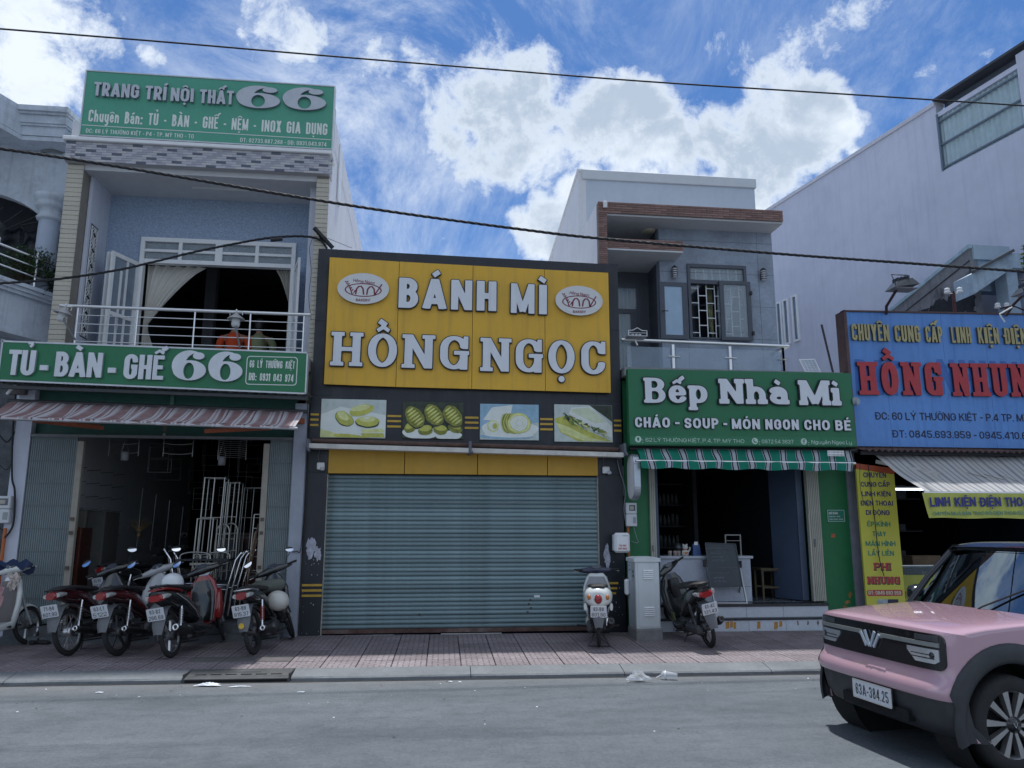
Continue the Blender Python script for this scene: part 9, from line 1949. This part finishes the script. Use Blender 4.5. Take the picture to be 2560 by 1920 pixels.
tb=thing('folding_table','folded dark table top with arched chrome legs above the parked scooter','table',(-2.9,12.55,1.0))
a,b=at(445,1397,12.6),at(578,1404,12.6);m=MB();m.bbox(a.x,b.x,12.45,13.0,a.z-.03,a.z,.006);m.build('table_top',M('table_dark',(.03,.035,.045), .3,var=.1),tb)
for(xa,xb,h_)in((.05,.62,.10),(.30,.42,.07),(.55,.97,.10)):
 x_a,x_b=a.x+(b.x-a.x)*xa,a.x+(b.x-a.x)*xb;m=MB();m.tube([(x_a+(x_b-x_a)*(.5-.5*math.cos(R(q_))),12.55+.1*xa,a.z+h_*math.sin(R(q_))**.5 if 0<q_<180 else a.z)for q_ in range(0,181,15)], .012,8);m.build('leg',ch2,tb)
a2,b2=at(475,1410,12.5),at(545,1410,12.5);m=MB();m.bar((a2.x,12.5,a2.z),(b2.x,12.5,a2.z), .04, .035);m.bar(((a2.x+b2.x)/2,12.5,a2.z),((a2.x+b2.x)/2,12.5,.5), .035, .035);m.bar((a2.x+.03,12.5,a2.z),((a2.x+.12),12.5,a2.z-.2), .02);m.bar((b2.x-.03,12.5,a2.z),((b2.x-.12),12.5,a2.z-.2), .02);m.build('pedestal',M('pale_steel',(.35,.34,.30), .4,metal=.5),tb)
def dining_chair(lab,x,y,z0,h,flip=1,grp='chrome tube chairs stacked in the furniture shop doorway'):
 t=thing('tube_chair',lab,'chair',(x,y,z0),grp);zs=z0+.45*h;zt_=z0+.98*h
 for s in(0, .36):
  m=MB();m.tube([(x-.05*flip,y+s,z0),(x,y+s,zs),(x+.10*flip,y+s,zt_-.10),(x+.17*flip,y+s,zt_)], .016,8);m.build('leg',chrome,t);m=MB();m.bbox(x-.075*flip if flip>0 else x+.025,x-.025*flip if flip>0 else x+.075,y+s-.022,y+s+.022,z0,z0+.05,.004);m.build('foot_cap',black_pl,t)
  m=MB();m.tube([(x,y+s,zs),(x-.34*flip,y+s,zs+.02)], .014,8);m.build('seat_rail',chrome,t)
 m=MB();m.tube([(x+.17*flip,y,zt_),(x+.19*flip,y+.18,zt_+.03),(x+.17*flip,y+.36,zt_)], .016,8);m.build('top_rail',chrome,t)
 m=MB();m.bbox(min(x,x-.34*flip),max(x,x-.34*flip),y+.02,y+.34,zs+.02,zs+.035,.004);m.build('seat',M('seat_dark',(.03,.035,.045), .5),t);return t
for k in range(3):dining_chair(('nearest chrome chair of the right hand stack in the doorway','middle chrome chair of the right hand stack','rearmost chrome chair of the right hand stack')[k],at(568+9*k,1500,12.25).x,12.20+.11*k, .36+.02*k,1.0,1)
for k in range(3):dining_chair(('nearest chrome chair of the left hand stack behind the red motorbike','middle chrome chair of the left hand stack','rearmost chrome chair of the left hand stack')[k],at(440-8*k,1500,12.7).x,12.6+.10*k, .36+.02*k,1.0,-1)
pk=M('plank_wood',(.26,.19,.12), .8,var=.2,streak=.3)
for i,(pa,pb,w_,c_)in enumerate((((640,1328),(617,1430),.04,pk),((643,1345),(620,1440),.035,pk),((646,1310),(612,1500),.05,M('plank_brown',(.10,.055,.04), .7,var=.2)))):
 a,b=at(*pa,12.33),at(*pb,12.28);t=thing('wood_plank',('pale wooden plank leaning by the right gate post','second pale plank right behind the first','long dark brown plank leaning under the pale ones')[i],'plank',tuple(b),'planks leaning at the right gate post');m=MB();m.bar(b,a,w_, .02);m.build('plank',c_,t)
# cabinet with glass doors and the fridge-like pale cupboard at the left, metal pole
a,b=at(140,1545,12.55),at(203,1318,12.55);t=thing('glass_cabinet','red brown wooden cabinet with glass doors just inside the left gate','cabinet',(a.x,12.55,.36));rw=M('red_wood',(.13,.035,.02), .35,var=.15,coat=.3)
m=MB();xm=(a.x+b.x)/2
for x in(a.x,xm-.02,b.x-.04):m.bbox(x,x+.04,12.55,12.60,.36,b.z,.004)
for z in(.40,(b.z+.4)/2+.05,b.z-.05):m.box(a.x+.041,xm-.021,12.552,12.598,z,z+.05);m.box(xm+.021,b.x-.041,12.552,12.598,z,z+.05)
m.build('door_frame',rw,t);m=MB();m.box(a.x+.01,b.x-.01,12.61,13.0,.36,b.z-.01);m.build('carcass',M('red_wood_dark',(.05,.015,.012), .5),t);m=MB();m.box(a.x+.04,b.x-.04,12.60,12.606,.42,b.z-.05);m.build('glass_door',dgl,t)
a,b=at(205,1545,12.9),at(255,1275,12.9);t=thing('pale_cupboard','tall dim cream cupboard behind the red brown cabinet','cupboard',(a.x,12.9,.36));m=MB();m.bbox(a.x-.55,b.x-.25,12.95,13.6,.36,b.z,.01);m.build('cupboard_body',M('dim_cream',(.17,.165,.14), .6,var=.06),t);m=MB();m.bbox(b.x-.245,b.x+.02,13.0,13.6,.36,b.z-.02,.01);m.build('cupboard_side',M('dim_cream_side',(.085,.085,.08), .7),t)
t=thing('steel_pole','thin bare pole leaning upright just inside the left gate post','pole',tuple(at(136,1480,12.3)));m=MB();m.tube([at(133,1500,12.3),at(152,1312,12.3)], .014,8);m.build('pole',M('pole_pale',(.38,.36,.35), .5,var=.2),t)
for i,(px,py)in enumerate(((312,1140),(555,1152))):
 c=at(px,py,12.7);t=thing('hanging_bucket',('small white pot hanging in the dark doorway, left one','small white pot hanging in the dark doorway, right one')[i],'pot',tuple(c),'white pots hanging in the furniture shop doorway');m=MB();m.lathe([(0,-.07),(.055,-.07),(.06,.06),(.055,.065)],c,n=18);m.build('pot',M('dim_white',(.30,.30,.32), .5,var=.05),t);m=MB();m.tube([c+Vector((-.055,0,.06)),c+Vector((0,0,.30)),c+Vector((.055,0,.06))], .004,5);m.build('hanger',ch2,t)
c=at(412,1080,12.3);t=thing('bare_bulb','bare bulb in a brown socket under the red and white awning','lamp',tuple(c));m=MB();m.lathe([(.03,.09),(.035,.04),(.028,.0),(.02,-.01)],c,n=14);m.build('socket',M('socket_brown',(.16,.10,.07), .6),t);m=MB();m.lathe([(.018,-.01),(.032,-.05),(.025,-.08),(0,-.092)],c,n=14);m.build('bulb',M('bulb_white',(.5,.5,.5), .2,var=0),t)
def hang_rack(px0,px1,py0,py1,lab,y=13.0,wires=False):
 a,b=at(px0,py1,y),at(px1,py0,y);t=thing('hanging_rack',lab,'rack',(a.x,y,a.z),'wire racks hanging from the furniture shop ceiling')
 for z in(a.z,(a.z+b.z)/2,b.z)if not wires else[a.z+(b.z-a.z)*k/10 for k in range(11)]:m=MB();m.tube([(a.x,y,z),(a.x+(b.x-a.x)*.3,y,z-.02),(a.x+(b.x-a.x)*.7,y,z-.02),(b.x,y,z)], .006 if not wires else .003,5);m.build('rail',ch2,t)
 for x in(a.x,b.x):m=MB();m.tube([(x,y,a.z-.06),(x,y,b.z+.05)], .007,6);m.tube([(x,y,b.z),(x,y+.3,b.z)], .007,6);m.build('side_bar',ch2,t)
hang_rack(272,350,1085,1130,'left wire rack hanging under the shop ceiling');hang_rack(408,485,1085,1132,'middle wire rack hanging under the shop ceiling');hang_rack(545,618,1092,1140,'fine wire shelf bundle hanging at the right of the doorway',13.0,True)
c=at(348,1330,13.8);t=thing('clock_ornament','dim gold ornament shining faintly in the middle of the dark shop','ornament',tuple(c));m=MB()
for k in range(9):q_=R(-70+17*k);m.tube([c,c+Vector((.22*math.sin(q_),0,.10+.14*math.cos(q_)))],[.012,.004],5)
m.lathe([(0,-.12),(.03,-.10),(.05,-.04),(.02,0)],c,n=12);m.build('ornament',M('dim_gold',(.20,.13,.05), .4,metal=.6),t)
for k in range(4):
 x=-4.55+.22*k;t=thing('tall_rod_stand',('leftmost','second','third','rightmost')[k]+' thin steel rod of the group standing at the left inside the shop','rod',(x,13.4,1.3),'thin steel rods at the left inside the shop');m=MB();m.tube([(x,13.4,1.35),(x+.02,13.4,2.35-.1*k)], .005,6);m.build('rod',M('dim_steel',(.20,.20,.20), .4,metal=.8),t)
# ------------------------------------------------------------------ two people upstairs, seen from behind over the railing
def person(lab,px,py_sh,Y,cloth_c,hair_c,hw=.20,seed=1,lean=.0,pants=(.03,.03,.05)):
 s=at(px,py_sh,Y);z=s.z;t=thing('person',lab,'person',(s.x,Y,4.33));skin=M('skin',(.28,.16,.11), .55,var=.06);cl=M('cloth_'+lab[20:34].replace(' ','_'),cloth_c, .9,var=.08,bump=.2)
 verts=[(0,0,-.52),(0,.01,-.36),(0,.02,-.18),(0,.01,-.05),(0,-.02,.02),(0,-.02,.10),(0,.0,.20),(-hw,0,-.05),(-hw-.03,.03,-.26),(-hw+.05,.24,-.38),(hw,0,-.05),(hw+.03,.03,-.26),(hw-.05,.24,-.38),(-.10,.05,-.56),(-.14,.40,-.54),(-.14,.42,-.95),(.10,.05,-.56),(.14,.40,-.54),(.14,.42,-.95)]
 edges=[(0,1),(1,2),(2,3),(3,4),(4,5),(5,6),(3,7),(7,8),(8,9),(3,10),(10,11),(11,12),(0,13),(13,14),(14,15),(0,16),(16,17),(17,18)]
 rad=[(.16,.12),(.145,.11),(.17,.115),(.145,.09),(.065,.06),(.05,.05),(.085,.10),(.065,.065),(.045,.045),(.032,.032),(.065,.065),(.045,.045),(.032,.032),(.09,.09),(.07,.07),(.045,.045),(.09,.09),(.07,.07),(.045,.045)]
 me=bpy.data.meshes.new('body');me.from_pydata([(v[0],v[1],v[2])for v in verts],edges,[]);o=bpy.data.objects.new('body',me);sc.collection.objects.link(o);o.parent=t;o.location=(0,0,z-4.33)
 md=o.modifiers.new('skin','SKIN');
 for i,r_ in enumerate(rad):me.skin_vertices[0].data[i].radius=r_
 me.skin_vertices[0].data[0].use_root=True;o.modifiers.new('sub','SUBSURF').levels=2;o.modifiers['sub'].render_levels=2
 me.materials.append(skin)
 # shirt: short sleeved shell over the torso
 m=MB();zz=[-.50,-.38,-.25,-.13,-.05,.0,.035];wx=[hw*.86,hw*.80,hw*.86,hw*.98,hw*.93,hw*.66,.085];wy=[.145,.135,.14,.14,.125,.10,.075]
 vl(m,[(q_, .0,b,a)for q_,a,b in zip(zz,wx,wy)],22,2.5);
 m.xform(Matrix.Rotation(0,4,'Z'));m.v=[(v[0],v[1]+0.0,v[2]+z-4.33)for v in m.v]
 for s_ in(-1,1):m.tube([(s_*hw*.80,0,z-4.33-.05),(s_*(hw+.02),.01,z-4.33-.12),(s_*(hw+.045),.03,z-4.33-.24)],[.078,.075,.072],12)
 m.build('shirt',cl,t,local=True)
 hm=M('hair_black',(.010,.009,.009), .5,var=.2);m=MB();m.lathe([(.0,.145),(.055,.13),(.09,.08),(.104,.02),(.098,-.05),(.075,-.10),(.04,-.12)],(0,-.015,z-4.33+.20),n=20);m.build('hair',hm,t,local=True)
 for s_ in(-1,1):m=MB();m.loft([(-.0,s_*.096,z-4.33+.18,.012,.028),(.02,s_*.10,z-4.33+.18,.012,.03)],8,2);m.build('ear',skin,t,local=True)
 m=MB();m.bbox(-.22,.22,-.20,.22,z-4.33-.68,z-4.33-.62,.01);
 for a_,b_ in((-.2,-.18),(.18,-.18),(-.2,.18),(.18,.18)):m.box(a_,a_+.03,b_,b_+.03,0,z-4.33-.68)
 st_=thing('stool','stool under the '+lab.split(',')[0],'stool',(s.x,Y,4.33));m.build('stool_frame',M('stool_dark',(.04,.04,.05), .5),st_,local=True)
 return t
person('seated person in an orange shirt, seen from behind through the balcony rails',587,838,14.0,(.52,.065,.015),0, .215,1)
person('seated person in a pale olive shirt, seen from behind right of the orange one',648,842,14.15,(.22,.25,.13),0, .215,2)
t=thing('upstairs_table','dark table beyond the two seated people upstairs','table',(-3.3,14.9,4.33));m=MB();m.bbox(-4.4,-2.4,14.7,15.4,5.02,5.06,.006);m.build('table_top',M('dark_table',(.04,.035,.04), .4),t)
for x in(-4.3,-2.55):m=MB();m.bbox(x,x+.06,14.8,15.3,4.33,5.02,.004);m.build('leg',M('dark_table',(.04,.035,.04)),t)
# ------------------------------------------------------------------ overhead cables and the service bracket
cable('thin black cable crossing high over all the roofs',[at(-40,69,9.0),at(400,104,9.0),at(810,139,9.0),at(1215,172,9.0),at(1620,204,9.0),at(2090,234,9.0),at(2600,267,9.0)], .011)
def twist(lab,pts,r=.014,pitch=.35):
 P_=[Vector(p)for p in pts];out=[]
 for i in range(len(P_)-1):
  p0,p1,p2,p3=P_[max(i-1,0)],P_[i],P_[i+1],P_[min(i+2,len(P_)-1)];n=max(6,int((p2-p1).length/.055))
  for k in range(n):u=k/n;out.append(.5*((2*p1)+(p2-p0)*u+(2*p0-5*p1+4*p2-p3)*u*u+(3*p1-p0-3*p2+p3)*u**3))
 out.append(P_[-1]);t=thing('twisted_cable',lab,'cable',tuple(out[0]));d=0
 for s in range(3):
  q_=[];d=0
  for i,p in enumerate(out):
   if i:d+=(p-out[i-1]).length
   a=2*math.pi*d/pitch+s*2.094;q_.append(p+Vector((0,math.cos(a)*r*.9,math.sin(a)*r*.9)))
  m=MB();m.tube(q_,r,6);m.build('strand',cable_m,t)
twist('thick twisted black cable running from the left edge past the balcony to the right',[at(-40,366,10.5),at(160,395,10.5),at(394,433,10.5),at(700,485,10.5),at(984,530,10.5),at(1300,573,10.5),at(1520,598,10.5),at(1967,636,10.5),at(2300,660,10.5),at(2600,682,10.5)], .0125)
twist('black service cable rising from the left edge to the bracket on the bakery roof',[at(-30,710,11.6),at(140,698,11.6),at(289,676,11.7),at(400,651,11.8),at(486,630,11.9),at(600,607,12.0),at(680,594,12.1),at(760,591,12.2),at(800,600,12.25),at(818,622,12.3)], .011)
brk=thing('service_bracket','dark steel cable bracket leaning at the bakery roof corner','bracket',tuple(at(830,622,12.35)));m=MB();m.bar(at(832,620,12.35),at(785,569,12.15), .05, .05);m.bar(at(812,620,12.40),at(800,588,12.25), .035, .035);m.build('bracket_arm',M('bracket_black',(.018,.02,.024), .6,var=.1),brk)
m=MB();c0,c1_=at(676,600,12.07),at(706,597,12.1);m.tube([c0,c1_], .035,8);m.build('cable_joint',black_pl,brk)
cable('thin drooping wire beside the right cream tiled pillar',[at(785,590,12.2),at(774,620,12.2),at(778,680,12.2),at(772,740,12.2),at(778,800,12.2)], .004)
cable('very thin wire from the service bracket to the bakery roof edge',[at(790,585,12.2),at(830,600,12.25),at(880,620,12.3)], .004)
cable('black cable down the front edge of the blue grey column beside the bakery',[at(770,960,12.08),at(768,1100,12.08),at(762,1250,12.08),at(752,1370,12.08),at(742,1378,12.08),at(730,1380,12.08)], .006)
# ------------------------------------------------------------------ litter
def crumple(lab,cat,c,sx_,sy_,sz_,mt,seed,name):
 r=random.Random(seed);t=thing(name,lab,cat,tuple(c));ph=[r.uniform(0,6)for _ in range(8)];m=MB()
 m.grid(lambda u,v:((u-.5)*sx_*(.8+.2*math.sin(v*5+ph[0])),(v-.5)*sy_*(.8+.2*math.sin(u*6+ph[1])), .004+sz_*(abs(math.sin(u*math.pi)*math.sin(v*math.pi)))**.6*(.55+.25*math.sin(u*11+ph[2])*math.sin(v*9+ph[3])+.2*math.sin(u*23+v*17+ph[4]))),22,18,smooth=False);m.build('sheet',mt,t,local=True);return t
film=M('clear_film',(.75,.78,.82), .12,var=.1,alpha=.5,spec=.9,trans=.0);paper_m=M('litter_paper',(.72,.75,.80), .7,var=.05)
crumple('crumpled clear plastic bag with food scraps lying by the kerb','bag',atz(1595,1698,.03), .30,.16,.12,film,1,'plastic_bag')
t=thing('food_scrap','yellow brown food scraps inside the clear plastic bag by the kerb','scrap',tuple(atz(1597,1697,.03)));m=MB();m.loft([(-.06,0,.03,.01,.01),(-.02,0,.035,.03,.022),(.03,.01,.035,.03,.02),(.07,0,.03,.01,.01)],10,2);m.build('scrap',M('food_yellow',(.45,.33,.15), .7,var=.3),t,local=True)
c=atz(1676,1697,.01);t=thing('plastic_cup','empty clear plastic cup lying on its side in the gutter','cup',(c.x,c.y,.045));t.rotation_euler=(0,0,R(155));m=MB();m.lathe([(.0,.0),(.030,.0),(.048,.13),(.052,.135),(.046,.165),(.018,.185),(.014,.19)],(-.08,0,0),(1,0,0),24);m.build('cup',film,t,local=True);m=MB();m.lathe([(.050,.128),(.054,.134),(.050,.14)],(-.08,0,0),(1,0,0),24);m.build('lid_rim',white,t,local=True);m=MB();m.tube([(.10,0,0),(.16,.01,-.03)], .006,6);m.build('straw',white,t,local=True)
crumple('folded white paper sheet lying on the left end of the drain','paper',atz(520,1713,.01), .30,.12,.035,paper_m,3,'paper_litter')
crumple('thin strip of white paper in front of the drain mouth','paper',atz(600,1717,.003), .26,.035,.012,paper_m,4,'paper_litter')
for i,(px,py)in enumerate(((248,1732),(752,1731),(1126,1705),(1149,1706))):crumple(('white paper scrap on the road left of the drain','white paper scrap on the road right of the drain','left white crumb in the gutter before the shutter','right white crumb in the gutter before the shutter')[i],'paper',atz(px,py,.003), .09 if i<2 else .05,.03,.012,paper_m,10+i,'paper_litter')
rl_=random.Random(77);m=MB()
for k in range(240):
 x=rl_.uniform(-8,9);y=9.33-.0297*x-abs(rl_.gauss(0,1.2))-.02;s=rl_.uniform(.004,.014);a=rl_.uniform(0,3.14);m.add([(x+s*math.cos(a+q_)*rl_.uniform(.6,1.2),y+s*math.sin(a+q_), .003+rl_.uniform(0,.006))for q_ in(0,1.6,3.1,4.7)],[(0,1,2,3)],rl_.choice((0,1,1,1)))
o=m.build('street_debris',[paper_m,M('debris_dark',(.06,.055,.05), .9,var=.3)]);tag(o,'small bits of paper, leaves and grit scattered on the road by the kerb','litter',kind='stuff')
c=atz(762,1588,.13);t=thing('rag','small orange rag at the foot of the left black pillar','rag',tuple(c));rr2=random.Random(3);m=MB()
for k in range(9):m.tube([(rr2.uniform(-.03,.03),rr2.uniform(-.02,.02),.0),(rr2.uniform(-.05,.06),rr2.uniform(-.02,.02),.06),(rr2.uniform(-.04,.05),0,rr2.uniform(.08,.14))], .010,5,mi=0 if k<6 else 1)
m.build('rag',[M('rag_orange',(.35,.13,.06), .9,var=.3),white],t,local=True)
# dim stock deeper in the furniture shop
dmm=[M('dim_stock%d'%i,c_, .6,var=.25,scale=5)for i,c_ in enumerate(((.10,.085,.06),(.06,.07,.09),(.13,.12,.11),(.09,.03,.025)))]
rs_=random.Random(41)
for i in range(9):
 x,y=rs_.uniform(-5.1,-3.0),rs_.uniform(13.9,16.5);h_=rs_.uniform(.5,1.5);w_=rs_.uniform(.3,.6);t=thing('stored_cupboard','','cupboard',(x,y,.34),'stock standing in the dark of the furniture shop');t['label']='dim cupboard or crate standing deep inside the dark furniture shop'
 m=MB();m.bbox(x,x+w_,y,y+.4,.34,.34+h_,.01);m.build('carcass',dmm[i%4],t);m=MB();m.bbox(x+.03,x+w_/2-.005,y-.015,y-.001,.40,.30+h_,.004);m.build('door_panel',dmm[(i+1)%4],t);m=MB();m.bbox(x+w_/2+.005,x+w_-.03,y-.015,y-.001,.40,.30+h_,.004);m.build('door_panel',dmm[(i+1)%4],t)
for i in range(12):
 x,y,z=rs_.uniform(-5.3,-2.4),rs_.uniform(12.9,15.5),rs_.uniform(2.0,2.9);w_,h_=rs_.uniform(.25,.5),rs_.uniform(.25,.5);t=thing('steel_rack','','rack',(x,y,z),'steel frames hanging in the dark of the furniture shop');t['label']='thin steel frame hanging from the dark furniture shop ceiling'
 m=MB();m.tube([(x,y,z),(x+w_,y,z),(x+w_,y,z+h_),(x,y,z+h_)], .006,5,closed=True);m.build('frame',MATS['dim_steel'],t)
 m=MB();m.tube([(x,y,z+h_*.5),(x+w_,y,z+h_*.5)], .004,5);m.tube([(x+w_*.5,y,z+h_),(x+w_*.5,y,4.0)], .003,4);m.build('hook_rod',MATS['dim_steel'],t)
for i in range(5):
 x=-5.66+.0*i;y=12.75+.55*i;t=thing('wall_rack','','rack',(x,y,1.6),'steel racks on the left wall of the furniture shop');t['label']='steel rack with prongs fixed on the left inner wall of the furniture shop'
 m=MB();m.tube([(x,y,1.45),(x,y,2.75)], .010,6);m.build('upright',MATS['dim_steel'],t)
 for k in range(6):m=MB();m.tube([(x,y,1.55+.22*k),(x+.28,y,1.57+.22*k)], .006,5);m.build('prong',MATS['dim_steel'],t)
